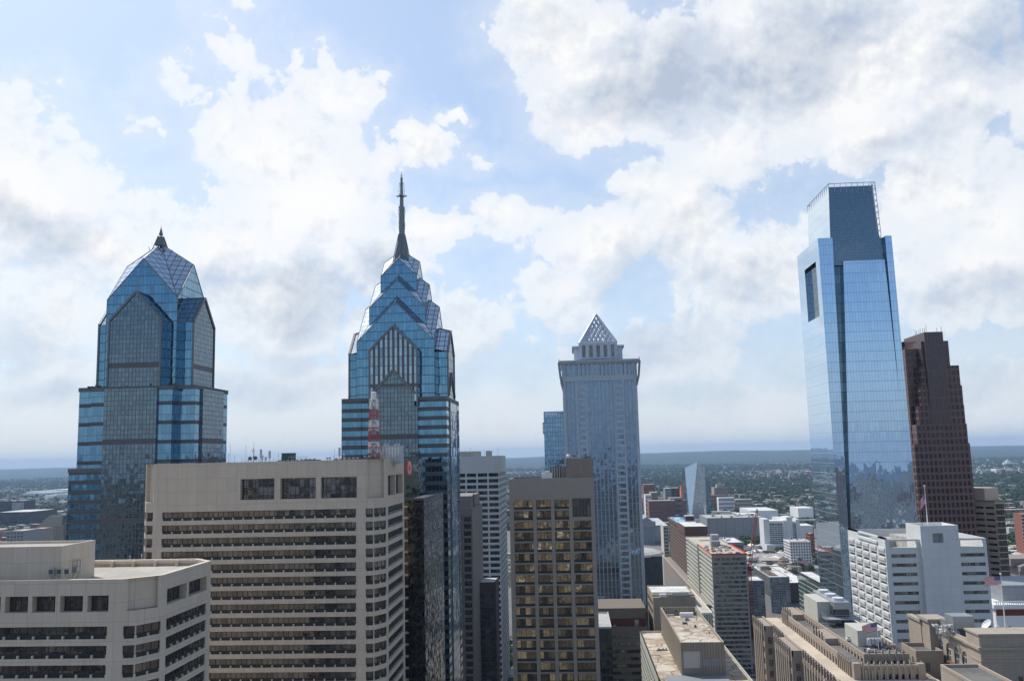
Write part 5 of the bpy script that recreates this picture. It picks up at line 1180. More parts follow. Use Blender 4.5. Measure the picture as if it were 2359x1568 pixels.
for (a, c) in (((xr_,Yh),(xr_,ybh)),((xr_,ybh),(xl_,ybh))): W_.face([(*a,0),(*c,0),(*c,zt_),(*a,zt_)]); 
W_.face([(xr_-.6,Yh,zt_-7),(xr_-.6,ybh,zt_-7),(xr_-.6,ybh,zt_),(xr_-.6,Yh,zt_)][::-1]); W_.face([(xr_,ybh-.6,zt_-7),(xl_,ybh-.6,zt_-7),(xl_,ybh-.6,zt_),(xr_,ybh-.6,zt_)][::-1])
W_.box(xr_-.6,xr_,Yh+.9,ybh,zt_-.02,zt_,0,'bsnew'); W_.box(xl_,xr_,ybh-.6,ybh,zt_-.03,zt_-.01,0,'bsnew')
# central shaft with square opening
dsh = 1.6; xs_, xe_ = xm1-.2, xm2+.2; o1, o2 = fx(r4,1045,1150,Yh-dsh), fx(r4,1155,1150,Yh-dsh); q1, q2 = fz(r4,1100,1198,Yh-dsh), fz(r4,1100,1100,Yh-dsh)
zsh = fz(r4,1100,1050,Yh-dsh); xa0 = fx(r4,918,1100,Yh-dsh); xa1 = fx(r4,1282,1100,Yh-dsh)
ybs = Yh-dsh+ (backY(xa0, r4, 748, 1012)-Yh)
S = MB()
S.box(xs_, o1, Yh-dsh, ybs, 0, zsh-.0, 0, 'be'); S.box(o2, xe_, Yh-dsh, ybs, 0, zsh, 0, 'bw'); S.box(o1, o2, Yh-dsh, ybs, 0, q1, 0, 'bwe'); S.box(o1, o2, Yh-dsh, ybs, q2, zsh-.0, 0, 'we')
S.box(o1-.01, o1, Yh-dsh+.0, Yh+2.4, q1, q2, 0, 'w'); S.box(o2, o2+.01, Yh-dsh, Yh+2.4, q1, q2, 0, 'e'); S.box(o1, o2, Yh+2.3, Yh+2.4, q1, q2)
parapet(S, rect(xs_,xe_,Yh-dsh,ybs), zsh, zsh+1.0, .4)
S.build('central_shaft', m_white, B.root)
b = MB(); b.face([(p[0],p[1],zt_-7.1) for p in rect(xl_+.9, xr_-.6, Yh+.9, ybh-.6)]); b.build('roof', m_terr, B.root)
b = MB(); b.box(xl_+6, xl_+17, ybh-16, ybh-6, zt_-7, zt_-2.5); b.box(xs_+1,xe_-1,Yh+4,ybh-10,zt_-7,zt_-1,0); b.build('roof_plant', m_paleroof, B.root)
B.wins.sort(key=lambda w_: -w_[0].z); B.finish(m_white)
# flags
def flag(p, L, H, ang, sag, name, label, wav=.25):
    """striped flag with a starred canton on a rope end; p = top of hoist"""
    m = MATS.get('flag_cloth')
    if not m:
        m, q, b = newmat('flag_cloth'); uv = q.n('ShaderNodeUVMap'); u, v_, _ = q.sep(uv.outputs[0])
        st = q.m('GREATER_THAN', q.m('FRACT', q.m('MULTIPLY', v_, 6.5)), .5)
        col = q.mix(st, (.62,.05,.07), (.75,.74,.74)); ct = q.m('MULTIPLY', q.m('LESS_THAN', u, .4), q.m('GREATER_THAN', v_, .46))
        su = q.m('SUBTRACT', q.m('FRACT', q.m('MULTIPLY', u, 15)), .5); sv = q.m('SUBTRACT', q.m('FRACT', q.m('MULTIPLY', v_, 9.2)), .5)
        dot = q.m('LESS_THAN', q.m('ADD', q.m('MULTIPLY', su, su), q.m('MULTIPLY', sv, sv)), .05)
        q.put(b.inputs['Base Color'], q.mix(ct, col, q.mix(dot, (.03,.04,.16), (.7,.7,.7)))); b.inputs['Roughness'].default_value = .9
    nu, nv = 16, 8; me = bpy.data.meshes.new(name); vs = []; fs = []; uvs = []
    for j in range(nv+1):
        for i in range(nu+1):
            u, v_ = i/nu, j/nv; w_ = wav*sin(u*7+v_*1.5)*(.2+u)
            vs.append((cos(ang)*u*L-sin(ang)*w_, sin(ang)*u*L+cos(ang)*w_, -H*(1-v_)-sag*u**1.3))
    for j in range(nv):
        for i in range(nu): fs.append((j*(nu+1)+i, j*(nu+1)+i+1, (j+1)*(nu+1)+i+1, (j+1)*(nu+1)+i))
    me.from_pydata(vs, [], fs); ul = me.uv_layers.new()
    for p_ in me.polygons:
        for li, vi in zip(p_.loop_indices, p_.vertices): ul.data[li].uv = ((vi % (nu+1))/nu, (vi//(nu+1))/nv)
    me.materials.append(m); o = bpy.data.objects.new('flag', me); COL.objects.link(o); return o
def flagpole(name, label, x, y, z, h, r, L, H, ang, sag, off=.3):
    t = thing(name, label, 'flagpole', (x, y, z)); b = MB(); b.bar((x,y,z),(x,y,z+h),r,0,8,r2=r*.5); b.sphere((x,y,z+h+.1),r*1.6,0,8,3); b.build('pole', m_whitep, t)
    f = flag(None, L, H, ang, sag, name, label); f.parent = t; f.location = (0, 0, h-off)
xq = fx(r4,992,1010,Yh+6); zq = fz(r4,965,620,Yh+6)
flagpole('flagpole', 'tall pole with a limp striped flag on the roof of the white office block', xq, Yh+6, zsh-1.0, zq-zsh+1.0, .22, 2.0, 3.6, 2.6, 2.6, 2.6)
b = MB(); b.bar((xq-1.9,Yh+6,zsh-1),(xq-1.9,Yh+6,zq-1),.11); t2 = b.build('lightning_mast', m_dmetal); tag(t2, 'thin dark mast just left of the flagpole on the white office block', 'mast')
# ------------------------------------------------------------------ tan banded tower (far right)
Yg = 560.0; xr_ = fx(r4,1790,900,Yg); xm_ = fx(r4,1690,900,Yg); xl_ = at(2230,1200,Y=Yg).x; zt_ = fz(r4,1690,765,Yg)
m_tanb = plain('tan_band_concrete', (.62,.49,.375), .8, var=.1)
g_blk = winglass('black_slot_glass', (.012,.011,.014), (.03,.03,.03), pb=.2)
B = Bld('tan_banded_tower', 'tan banded office tower with black slot windows right of the white block', 'office tower', ((xl_+xr_)/2, Yg+18, 0)); B.cap = 100
fh = 58.5/3.484/1.2756*Yg/2038; nf = int((zt_-8)/fh); z0 = zt_-1.5-nf*fh
yfar = Yg+14
# wide face seen from the left of the black corner turns away to the south-east
pl = Vector((xm_-22, Yg+34)); pc = Vector((xm_, Yg)); pr = Vector((xr_, Yg+1)); pf = Vector((xr_+9.5, Yg+26))
poly = [tuple(pl), tuple(pc), tuple(pr), tuple(pf), (pl.x+8, Yg+60)]
B.wall.prism(inset(poly, .95), 0, zt_-1)
B.facade(pl, pc, z0, zt_-1.5, nf, 6, pier=1.1, spand=fh*.64, dep=.9, wd=.3, end=.8, wm=(g_blk,m_dkframe,m_darkpan), mull=(2,1))
B.facade(pc, pr, z0, zt_-1.5, nf, 1, spand=fh*.14, dep=.9, wd=.2, end=.1, wm=(g_blk,m_dkframe,m_darkpan), mull=(3,1))
B.facade(pr, pf, z0, zt_-1.5, nf, 1, spand=fh*.55, dep=.9, wd=.3, end=.5, wm=(g_blk,m_dkframe,m_darkpan), mull=(5,1))
for a, c in ((pl,pc),(pc,pr),(pr,pf)): B.wall.face([(a.x,a.y,zt_-1.5),(c.x,c.y,zt_-1.5),(c.x,c.y,zt_),(a.x,a.y,zt_)]); B.wall.face([(a.x,a.y,0),(c.x,c.y,0),(c.x,c.y,z0),(a.x,a.y,z0)])
parapet(B.wall, poly, zt_-1.2, zt_+.01, .6)
B.wins.sort(key=lambda w_: -w_[0].z); B.finish(m_tanb)
b = MB(); b.face([(p[0],p[1],zt_-.95) for p in inset(poly,.5)]); b.build('roof', m_terr, B.root)
b = MB(); xx = fx(r4,1570,650,Yg+14); b.prism([(xx-16,Yg+34),(xx,Yg+14),(xx+12,Yg+22),(xx-2,Yg+44)], zt_-1, fz(r4,1570,640,Yg+14)); b.build('penthouse', m_tanb, B.root)
# ------------------------------------------------------------------ stepped limestone office building (bottom right)
def finials(b, x0, x1, y, z, n, h=1.6, w=.42, dep=.4):
    for i in range(n):
        x = lerp(x0, x1, (i+.5)/n); b.box(x-w/2, x+w/2, y-dep, y+.1, z-3.6, z+h*.35, 0, 'b')
        b.add([(x-w*.7,y-dep-.1,z+h*.35),(x+w*.7,y-dep-.1,z+h*.35),(x+w*.7,y+.2,z+h*.35),(x-w*.7,y+.2,z+h*.35),(x,y-dep/2,z+h)], [(0,1,4),(1,2,4),(2,3,4),(3,0,4)])
def finials_y(b, x, y0, y1, z, n, h=1.4, w=.55, dn=6):
    for i in range(n):
        y = lerp(y0, y1, (i+.5)/n); b.box(x-.45, x+.1, y-w/2, y+w/2, z-dn, z+h*.35, 0, 'b')
        b.add([(x-.55,y-w*.7,z+h*.35),(x+.2,y-w*.7,z+h*.35),(x+.2,y+w*.7,z+h*.35),(x-.55,y+w*.7,z+h*.35),(x-.15,y,z+h)], [(0,1,4),(1,2,4),(2,3,4),(3,0,4)])
Y3, Y4 = 235.0, 241.0
z3 = fz(r3,930,885,Y3); z2 = fz(r3,905,1008,Y3); x3 = fx(r3,905,900,Y3); x3r = fx(r3,1500,885,Y3)
z4 = fz(r3,1000,785,Y4); x4 = fx(r3,985,800,Y4); x4r = fx(r3,1362,790,Y4)
yfar = at(*r3(330,420), Z=z3).y; y4f = at(*r3(430,385), Z=z4).y; y2f = at(*r3(190,475), Z=z2).y
xp2 = at(*r3(600,772), Z=z2).x; yp2 = at(*r3(600,772), Z=z2).y; yp2b = at(*r3(362,640), Z=z2).y
xp1 = at(*r3(262,560), Z=z2).x; yp1 = at(*r3(265,560), Z=z2).y; 
xr2 = at(*r3(330,575), Z=z2).x; x2 = (x3+xp2)/2
B = Bld('stepped_limestone_building', 'long stepped limestone office building with vertical fins and roof terraces at the bottom right', 'office building', ((x3+x3r)/2, 285, 0)); B.cap = 100; W_ = B.wall
gl3 = (g_dark, m_dkframe, m_limed)
x2w = x3-5.2; xpw = x3-8.2
# terrace level body, wings projecting towards the sun
W_.prism(rect(x2w+.6, x3r+3, Y3-22, y2f-.6), 0, z2-.05)
W_.box(x2w, x2w+.6, Y3-22, y2f, z2-1.0, z2+.5, 0); 
pav = [(yp2, yp2b), (yp1, y2f), (Y3-20, Y3-2)]
edges_y = [Y3-22]
segs = []
cur = y2f
for (ya, yb_) in sorted(pav, reverse=True):
    if cur-yb_ > 1: segs.append((yb_, cur, x2w))
    segs.append((ya, yb_, xpw)); cur = ya
if cur > Y3-22: segs.append((Y3-22, cur, x2w))
for (ya, yb_, xx) in segs:
    n_ = max(2, int((yb_-ya)/2.6))
    B.facade((xx, yb_), (xx, ya), z2-50, z2-1.2, 14, n_, pier=1.05, spand=1.5, dep=.5, end=.6, wm=gl3, mull=(1,2), proud=.35)
    W_.box(xx, xx+.5, ya, yb_, z2-1.2, z2+.55, 0); W_.box(xx, xx+.5, ya, yb_, 0, z2-50, 0)
    finials_y(W_, xx, ya+.5, yb_-.5, z2+.4, n_, 1.0, .6, 3)
    if xx == xpw:
        W_.prism(rect(xpw+.5, x2w+.62, ya+.02, yb_-.02), 0, z2-.04)
        W_.face([(xpw,ya,0),(x2w+1,ya,0),(x2w+1,ya,z2+.5),(xpw,ya,z2+.5)]); W_.face([(xpw,yb_,0),(x2w+1,yb_,0),(x2w+1,yb_,z2+.5),(xpw,yb_,z2+.5)][::-1])
        for k in range(5): B.wins.append((Vector((xpw+1.1, ya-.03, z2-5-k*3.5)), 0, 1.1, 1.9, 1, 2, gl3, .1, 0, 'window'))
# tier three
W_.prism(rect(x3+.5, x3r, Y3+.5, yfar), z2-.1, z3-.9)
n_ = int((yfar-Y3)/2.7)
B.facade((x3, yfar), (x3, Y3), z2, z3-1.2, 1, n_, pier=1.25, spand=.5, dep=.49, end=1.2, wm=gl3, mull=(1,2), proud=.12)
W_.box(x3, x3+.48, Y3, yfar, z3-1.2, z3, 0)
B.facade((x3, Y3), (x3r, Y3), z2-10, z3-1.0, 3, 9, pier=.75, spand=1.2, dep=.49, end=1.4, wm=gl3, mull=(2,2), proud=.25)
W_.box(x3+.5, x3r, Y3, Y3+.49, z3-1.0, z3-.01, 0); finials(W_, x3+1.2, x3r-2.5, Y3, z3, 9, 1.2)
W_.box(x3-.3, x3+1.4, Y3-.4, Y3+1.4, z2, z3+.5); W_.box(x3r-1.5, x3r+.2, Y3-.4, Y3+1.4, z2-5, z3+.3)
finials_y(W_, x3, Y3+2, Y3+14, z3-.1, 7, .8, .5, 6); finials_y(W_, x3, yfar-9, yfar-1, z3-.1, 5, .8, .5, 6)
for i in range(20): W_.bar((x3r, Y3+2+i*2.8, z2+2), (x3r+.1, Y3+2+i*2.8, z3+.5), .25)
# tier four
z3r = z3-.9
W_.prism(rect(x4+.5, x4r, Y4+.5, y4f), z3r-.1, z4-1.0)
n_ = int((y4f-Y4)/2.6)
B.facade((x4, y4f), (x4, Y4), z3r, z4-1.0, 1, n_, pier=1.2, spand=.5, dep=.49, end=1.0, wm=gl3, mull=(1,2), proud=.1)
W_.box(x4, x4+.48, Y4, y4f, z4-1.0, z4-.1, 0)
B.facade((x4, Y4), (x4r, Y4), z3r-1.5, z4-.9, 1, 5, pier=.8, spand=.9, dep=.49, end=1.0, wm=gl3, mull=(2,2), proud=.25)
W_.box(x4+.5, x4r, Y4, Y4+.49, z4-.9, z4-.05, 0); finials(W_, x4+.4, x4r-.4, Y4, z4, 6, 1.3)
# side pavilion blocks on the dark roof
for (a, c) in (((610,560),(735,660)),((345,370),(430,460))):
    ya = at(*r3(c[0]-60, c[1]-30), Z=z4).y; xx = x4-3.6
    W_.box(xx, x4+.1, ya-1, ya+13, z3r, z4-.6)
    for i in range(4): B.wins.append((Vector((xx-.03, ya+2.4+i*2.9, z3r+.8)), -pi/2, 1.1, 2.2, 1, 2, gl3, .1, 0, 'window'))
B.wins.sort(key=lambda w_: -w_[0].z+w_[0].y*.02); B.finish(m_lime)
b = MB(); b.face([(p[0],p[1],z2+.02) for p in rect(x2w+.6, x3, Y3-21, y2f-.6)]); b.face([(p[0],p[1],z2+.02) for p in rect(x3, x3r+3, Y3-21.5, Y3)]); b.build('terrace', m_terr, B.root)
b = MB(); b.face([(p[0],p[1],z3-.85) for p in rect(x3+.5, x3r-.1, Y3+.5, yfar-.5)]); b.build('terrace', m_dkroof, B.root)
b = MB(); b.face([(p[0],p[1],z4-.95) for p in rect(x4+.5, x4r-.1, Y4+.5, y4f-.5)]); b.build('roof', m_dkroof, B.root)
b = MB(); W4 = [(550,370,620,300),( )]
pa = at(*r3(930,585), Z=z4+4); xk0, xk1 = fx(r3,932,640,Y4+13), fx(r3,1130,640,Y4+13); b.box(xk0, xk1, Y4+13, at(*r3(825,520), Z=fz(r3,932,588,Y4+13)).y, z4-1, fz(r3,932,588,Y4+13)); b.build('penthouse', m_cream, B.root)
b = MB(); yk = y4f-24; xk = x4+1; b.box(xk, xk+7, yk, y4f-8, z4-1, z4+5.5); b.build('penthouse', m_cream, B.root)
for i in range(4):
    b = MB(); x = fx(r3,1010+i*30,660,Y4+12); b.box(x-.0, x+1.1, Y4+11.4, Y4+12.8, z4-.6, z4+1.3); b.bar((x+.55,Y4+12.1,z4+1.3),(x+.55,Y4+12.1,z4+1.5),.45,0,10); t = b.build('air_conditioner', m_whitem); tag(t, 'one of the white air conditioners lined up before the penthouse of the stepped limestone building', 'air conditioner', 'air conditioners on the limestone roof')
# cooling plant on a frame
t = thing('cooling_plant', 'large grey cooling plant on a railed steel frame on the stepped limestone building', 'cooling plant', (x4r-4, 290, z4)); yk = 283.0; xq0, xq1 = fx(r3,730,400,yk), fx(r3,870,400,yk)
zk0, zk1 = fz(r3,800,470,yk), fz(r3,800,345,yk); yk2 = yk+24
b = MB(); b.box(xq0, xq1, yk, yk2, zk0+2.2, zk1); 
for i in range(6): b.box(xq0-.05, xq0, yk+1+i*4, yk+4+i*4, zk0+.3, zk0+2.2+.8, 1, 'e')
b.box(xq0+.3, xq1-.3, yk+.3, yk2-.3, zk0, zk0+2.2, 1); b.build('casing', [m_metal, m_dmetal], t)
b = MB()
for i in range(3): b.bar(((xq0+xq1)/2, yk+4+i*8, zk1), ((xq0+xq1)/2, yk+4+i*8, zk1+.8), 1.7, 0, 16)
b.build('fan', m_whitem, t)
b = MB(); zz = zk0-.3; b.box(xq0-3, xq1+2.5, yk-2.5, yk2+2, zz-.25, zz)
for yy in (yk-2.5, yk2+2):
    for h in (.6, 1.2): b.bar((xq0-3,yy,zz+h),(xq1+2.5,yy,zz+h),.06)
for xx in (xq0-3, xq1+2.5):
    for h in (.6, 1.2): b.bar((xx,yk-2.5,zz+h),(xx,yk2+2,zz+h),.06)
    for i in range(12): b.bar((xx,yk-2.5+i*2.5,zz),(xx,yk-2.5+i*2.5,zz+1.2),.06)
for xx in (xq0-2.5, xq1+2):
    for i in range(4): b.bar((xx,yk-2+i*8.5,z4-1),(xx,yk-2+i*8.5,zz),.18)
b.build('steel_frame', m_grayb, t)
flagpole('flagpole', 'short pole with a striped flag at the near end of the stepped limestone roof', fx(r3,1105,640,Y4+6), Y4+6, z4-1, fz(r3,1105,512,Y4+6)-z4+1.2, .09, 4.0, 2.2, pi, .9)
for i, (x, y) in enumerate(((1068,735),(1120,715))):
    p = at(*r3(x,y), Z=z4); b = MB(); b.bar((p.x,p.y,z4-1),(p.x,p.y,z4+.6),.4,0,10,r2=.3); b.bar((p.x,p.y,z4+.6),(p.x,p.y,z4+1),.5,0,10); t = b.build('roof_vent', m_dmetal); tag(t, ('squat round vent','taller round vent')[i]+' on the near end of the stepped limestone roof', 'roof vent')
# ------------------------------------------------------------------ buff hotel with arched windows
Yo = 225.0; xo = fx(r3,1945,700,Yo); zo = fz(r3,1945,690,Yo); yof = backY(xo, r3, 1605, 560); xor_ = fx(r3,2800,700,Yo)
B = Bld('arched_window_hotel', 'buff limestone building with arched windows and a cluttered roof at the bottom right corner', 'hotel', (xo+20, Yo+10, 0)); W_ = B.wall
xc = fx(r3,2050,720,Yo-5)
W_.prism(rect(xo+.5, xor_, Yo-1, yof), 0, zo-1.3)
f = (Vector((xo, yof)), Vector((0,-1)), Vector((-1,0))); L = yof-Yo
na = 5; pw = L/na
m_arch = (g_dark, m_whitep, m_whitep)
za0, za1 = zo-9.5, zo-3.4
for i in range(na):
    u0 = i*pw; cw_ = pw*.30; c0 = u0+pw/2
    W_.fbox(f, u0, c0-cw_, -.5, 0, zo-30, zo-1.6, 0, 'nwe'); W_.fbox(f, c0+cw_, u0+pw, -.5, 0, zo-30, zo-1.6, 0, 'nwe')
    # arch head
    seg = 8; r_ = cw_; zc = za1-r_
    for k in range(seg):
        a, e = pi*k/seg, pi*(k+1)/seg
        P1 = (c0+r_*cos(a), zc+r_*sin(a)); P2 = (c0+r_*cos(e), zc+r_*sin(e))
        def Q(u, z, d=0): return (xo-d, yof-u, z)
        W_.face([Q(P1[0],P1[1]), Q(P1[0],zo-1.6), Q(P2[0],zo-1.6), Q(P2[0],P2[1])][::-1]); W_.face([Q(P1[0],P1[1]),Q(P2[0],P2[1]),Q(P2[0],P2[1],-.5),Q(P1[0],P1[1],-.5)])
    W_.fbox(f, c0-cw_, c0+cw_, -.5, 0, zo-14.5, za0, 0, 'nwe'); W_.fbox(f, c0-cw_, c0+cw_, -.5, 0, zo-30, zo-17, 0, 'nwe')
    B.wins.append((Vector((xo+.42, yof-(c0-cw_), za0)), -pi/2, 2*cw_, za1-za0, 3, 4, m_arch, .12, 0, 'arched_window')); B.wins.append((Vector((xo+.42, yof-(c0-cw_), zo-17)), -pi/2, 2*cw_, 2.5, 2, 2, m_arch, .12, 0, 'window'))
    W_.fbox(f, c0-cw_-.3, c0+cw_+.3, 0, .35, za0-.5, za0, 0, 'n')
W_.box(xo-.5, xo+.5, Yo, yof, zo-1.6, zo-.9); W_.box(xo-.9, xo+.4, Yo, yof, zo-.9, zo-.4); W_.box(xo-.3, xo+.3, Yo, yof, zo-.4, zo)
# corner block and street front
ycb = Yo-5; W_.box(xo-1.2, xor_, ycb, Yo+2, 0, zo-.6); W_.box(xo-1.8, xor_, ycb-.6, Yo+2.4, zo-.6, zo+.0); W_.box(xo-1.3, xor_, ycb-.1, Yo+2, zo+.0, zo+2.6); W_.box(xo-1.6, xor_, ycb-.4, Yo+2.2, zo+2.6, zo+3.0)
W_.box(xo-1.35, xor_, ycb-.2, Yo, zo-3.4, zo-2.9)
for i in range(5):
    x = xc+1.5+i*4.6; B.wins.append((Vector((x, ycb-.03, zo-8.2)), 0, 1.1, 1.7, 1, 1, (g_beige, m_tan, m_tan), .1, 0, 'window'))
# far end pylon
xe = xo-1.9; W_.box(xe, xo+3, yof-.5, yof+6, 0, zo+.6); W_.box(xe-.5, xo+3, yof-1, yof+6.4, zo+.6, zo+1.4); W_.box(fx(r3,1470,500,yof+5), xe+1, yof+5, yof+14, 0, zo-.4); W_.box(fx(r3,1470,500,yof+5)-.4, xe+1, yof+4.6, yof+14, zo-.4, zo+.3)
B.wins.append((Vector((fx(r3,1516,650,yof+5), yof+4.97, fz(r3,1516,690,yof+5))), 0, 1.5, 2.6, 1, 2, gd3, .12, 0, 'window'))
B.finish(m_hotel)
b = MB(); b.face([(p[0],p[1],zo-1.25) for p in rect(xo+.3, xor_, Yo+2, yof)]); b.build('roof', m_dkroof, B.root)
zr = zo-1.25
b = MB(); p = at(*r3(1815,530), Z=zr+3); b.box(p.x-2.6,p.x+2.6,p.y-2,p.y+3,zr,zr+5.2); b.box(p.x-2.0,p.x+2.0,p.y-2.06,p.y-2,zr+.4,zr+2.2,1,'n'); b.box(p.x-2.6,p.x+2.6,p.y+3.2,p.y+6,zr,zr+3.4); t = b.build('cooling_unit', [m_metal, m_dmetal]); tag(t, 'big square grey cooling unit on the roof of the arched-window building', 'cooling unit')
b = MB(); q_ = p+Vector((-6.5,-1,0))
random.seed(5)
for i in range(26):
    a = Vector((q_.x+random.random()*5, q_.y+random.random()*5-2, zr+random.random()*2.8)); d = random.choice([Vector((3,0,0)),Vector((0,3,0)),Vector((0,0,1.6))])*(.5+random.random()*.7); b.bar(a, a+d, .18+random.random()*.16, random.choice([0,0,1]), 8)
for i in range(5): b.bar((q_.x+i*1.1,q_.y-1.5,zr),(q_.x+i*1.1,q_.y-1.5,zr+3.2),.14,0,6)
t = b.build('pipework', [m_metal, m_whitem]); tag(t, 'tangle of silver pipes and ducts left of the big square cooling unit', 'pipework')
b = MB(); q_ = at(*r3(1650,525), Z=zr+1); b.bar((q_.x-1.5,q_.y,zr+1.1),(q_.x+2,q_.y,zr+1.1),1.1,0,14); t = b.build('fan_drum', m_dmetal); tag(t, 'dark round fan drum at the far left of the arched-window building roof', 'fan')
b = MB(); q0, q1, q2 = at(*r3(1850,575),Z=zr+.8), at(*r3(2110,600),Z=zr+.8), at(*r3(2250,640),Z=zr+.8)
for a, c in ((q0,q1),(q1,q2)): b.bar((a.x,a.y,zr+.8),(c.x,c.y,zr+.8),.55,0,8)
t = b.build('silver_duct', m_whitem); tag(t, 'long bent silver duct running across the arched-window building roof', 'duct')
b = MB(); q_ = at(*r3(1890,610),Z=zr+.5); rr = rect(q_.x-4,q_.x+4,q_.y-2,q_.y+2); parapet(b, rr, zr, zr+1.0, .5); b.face([(p_[0],p_[1],zr+.5) for p_ in rr]); t = b.build('skylight', m_tan); tag(t, 'low rectangular skylight box on the dark roof of the arched-window building', 'skylight')
t = thing('satellite_dish', 'white satellite dish on a stand on the roof of the arched-window building', 'satellite dish', at(*r3(2062,640),Z=zr)); q_ = t.location
b = MB(); b.bar((q_.x,q_.y,zr),(q_.x+.2,q_.y,zr+2.0),.18,0,8); b.box(q_.x-1,q_.x+1,q_.y-.8,q_.y+.8,zr,zr+.25); b.build('stand', m_metal, t)
b = MB(); c_ = Vector((q_.x-.2,q_.y-.2,zr+2.8)); ax = Vector((-.75,-.1,.65)).normalized(); e1 = ax.cross(Vector((0,1,0))).normalized(); e2 = ax.cross(e1)
rings = [(0.02,0),(.6,.08),(1.1,.28),(1.5,.55)]; vs = []; fs = []
for (r_, h) in rings:
    for i in range(18): vs.append(c_+e1*cos(2*pi*i/18)*r_+e2*sin(2*pi*i/18)*r_+ax*h)
for j in range(3):
    for i in range(18): fs.append((j*18+i,j*18+(i+1)%18,(j+1)*18+(i+1)%18,(j+1)*18+i))
b.add(vs, fs); b.bar(c_, c_+ax*1.3, .06); b.build('dish', m_whitem, t)
xfp = fx(r3,2208,660,Yo+1); flagpole('flagpole', 'very tall white pole with a flying striped flag on the corner of the arched-window building', xfp, Yo+1, zo+2.6, fz(r3,2172,105,Yo+1)-zo-2.6, .16, 3.7, 2.0, pi-.2, .55)
# roof terrace with pergola and low front wings
zt2 = fz(r3,2000,962,Yo-22); xq_ = fx(r3,1850,900,Yo-14)
t = thing('terrace_wing', 'lower buff stone wing with a planted roof terrace in front of the arched windows', 'building', (xo, Yo-16, 0))
b = MB(); xw0, xw1 = fx(r3,1640,885,Yo-12), 0
zt3 = fz(r3,1640,882,Yo-12)
b.prism(rect(xw0, xw0+8.5, 170, Yo-12), 0, zt3-.5); parapet(b, rect(xw0,xw0+8.5,170,Yo-12), zt3-.6, zt3+.2, .45)
b.prism(rect(xw0+8.6, xor_, Yo-26, Yo-5.1), 0, zo-10.6); parapet(b, rect(xw0+8.6,xor_,Yo-26,Yo-5.2), zo-10.7, zo-9.6, .45)
b.build('wall', m_hotel, t)
b = MB(); b.face([(p_[0],p_[1],zt3-.45) for p_ in rect(xw0+.4,xw0+8,170.5,Yo-12.5)]); b.face([(p_[0],p_[1],zo-10.5) for p_ in rect(xw0+9,xor_-.4,Yo-25.6,Yo-5.6)]); b.build('roof', m_dkroof, t)
wn_ = MB()
for i in range(5):
    y_ = Yo-34+i*4.2; o = bpy.data.objects.new('window', winmesh(1.6,1.8,2,2,m_arch,.12)); COL.objects.link(o); o.parent = t; o.location = Vector((xw0-.03, y_, zt3-4.2))-Vector(t.location); o.rotation_euler = (0,0,-pi/2)
m_wood = plain('brown_timber', (.28,.13,.05), .8)
pg = MB(); px0 = xo+1.0-6; zz = zo-10.5
q_ = at(*r3(1900,905), Z=zz+1.5); 
for i in range(2):
    for j in range(5): pg.bar((q_.x-4.4+j*2.4,q_.y-1.6+i*3.2,zz),(q_.x-4.4+j*2.4,q_.y-1.6+i*3.2,zz+2.6),.12)
for j in range(16): pg.box(q_.x-4.8+j*.66,q_.x-4.65+j*.66,q_.y-2.1,q_.y+2.1,zz+2.6,zz+2.85)
for i in (-1.7,1.7): pg.box(q_.x-5,q_.x+5.4,q_.y+i-.1,q_.y+i+.1,zz+2.4,zz+2.6)
t2 = pg.build('pergola', m_wood); tag(t2, 'brown timber pergola on the planted roof terrace', 'pergola')
for i in range(3):
    b = MB(); p_ = at(*r3(2170+i*70,940), Z=zz); 
    b.box(p_.x-1.1,p_.x+.9,p_.y-.5,p_.y+.5,zz+.25,zz+.6); b.box(p_.x+.7,p_.x+1.0,p_.y-.5,p_.y+.5,zz+.3,zz+1.1); b.box(p_.x-1.0,p_.x-.8,p_.y-.5,p_.y+.5,zz,zz+.3); t2 = b.build('lounge_seat', m_dkframe); tag(t2, ('leftmost','middle','rightmost')[i]+' dark lounge seat on the planted roof terrace', 'seat', 'seats on the roof terrace')
# dark low block between the two stone buildings
t = thing('low_limestone_wing', 'low limestone wing with dark roofs between the stepped building and the arched-window building', 'building', (100, 262, 0))
b = MB(); Yj = 243.0; xa, xb = fx(r3,1430,770,Yj), fx(r3,1650,770,Yj); zj = fz(r3,1500,760,Yj); zj2 = fz(r3,1500,760,Yj)+1.5
b.prism(rect(xa-6, xa, Yj+14, 300), 0, fz(r3,1250,668,Yj+25)); parapet(b, rect(xa-6.02, xa, Yj+14, 300), fz(r3,1250,668,Yj+25), fz(r3,1250,668,Yj+25)+.9, .4)
b.prism(rect(xa, xb+.5, Yj, yof+4.9), 0, zj-1); parapet(b, rect(xa,xb+.5,Yj,yof+4.9), zj-1, zj, .4); b.prism(rect(xa-1, xb, Yj-12, Yj-.01), 0, zj-7.5); parapet(b, rect(xa-1,xb,Yj-12,Yj-.01), zj-7.6, zj-6.8, .4)
b.build('wall', m_lime, t)
b = MB(); b.face([(p_[0],p_[1],zj-.9) for p_ in rect(xa+.4,xb+.2,Yj+.4,yof+4.5)]); b.face([(p_[0],p_[1],zj-7.4) for p_ in rect(xa-.6,xb-.4,Yj-11.6,Yj-.4)]); b.face([(p_[0],p_[1],fz(r3,1250,668,Yj+25)+.05) for p_ in rect(xa-5.6,xa-.4,Yj+14.4,299)]); b.build('roof', m_dkroof, t)
for i in range(2):
    o = bpy.data.objects.new('window', winmesh(2.0,1.9,3,1,gd3,.12)); COL.objects.link(o); o.parent = t; o.location = Vector((xa+1.2+i*5.2, Yj-.03, zj-5))-Vector(t.location)
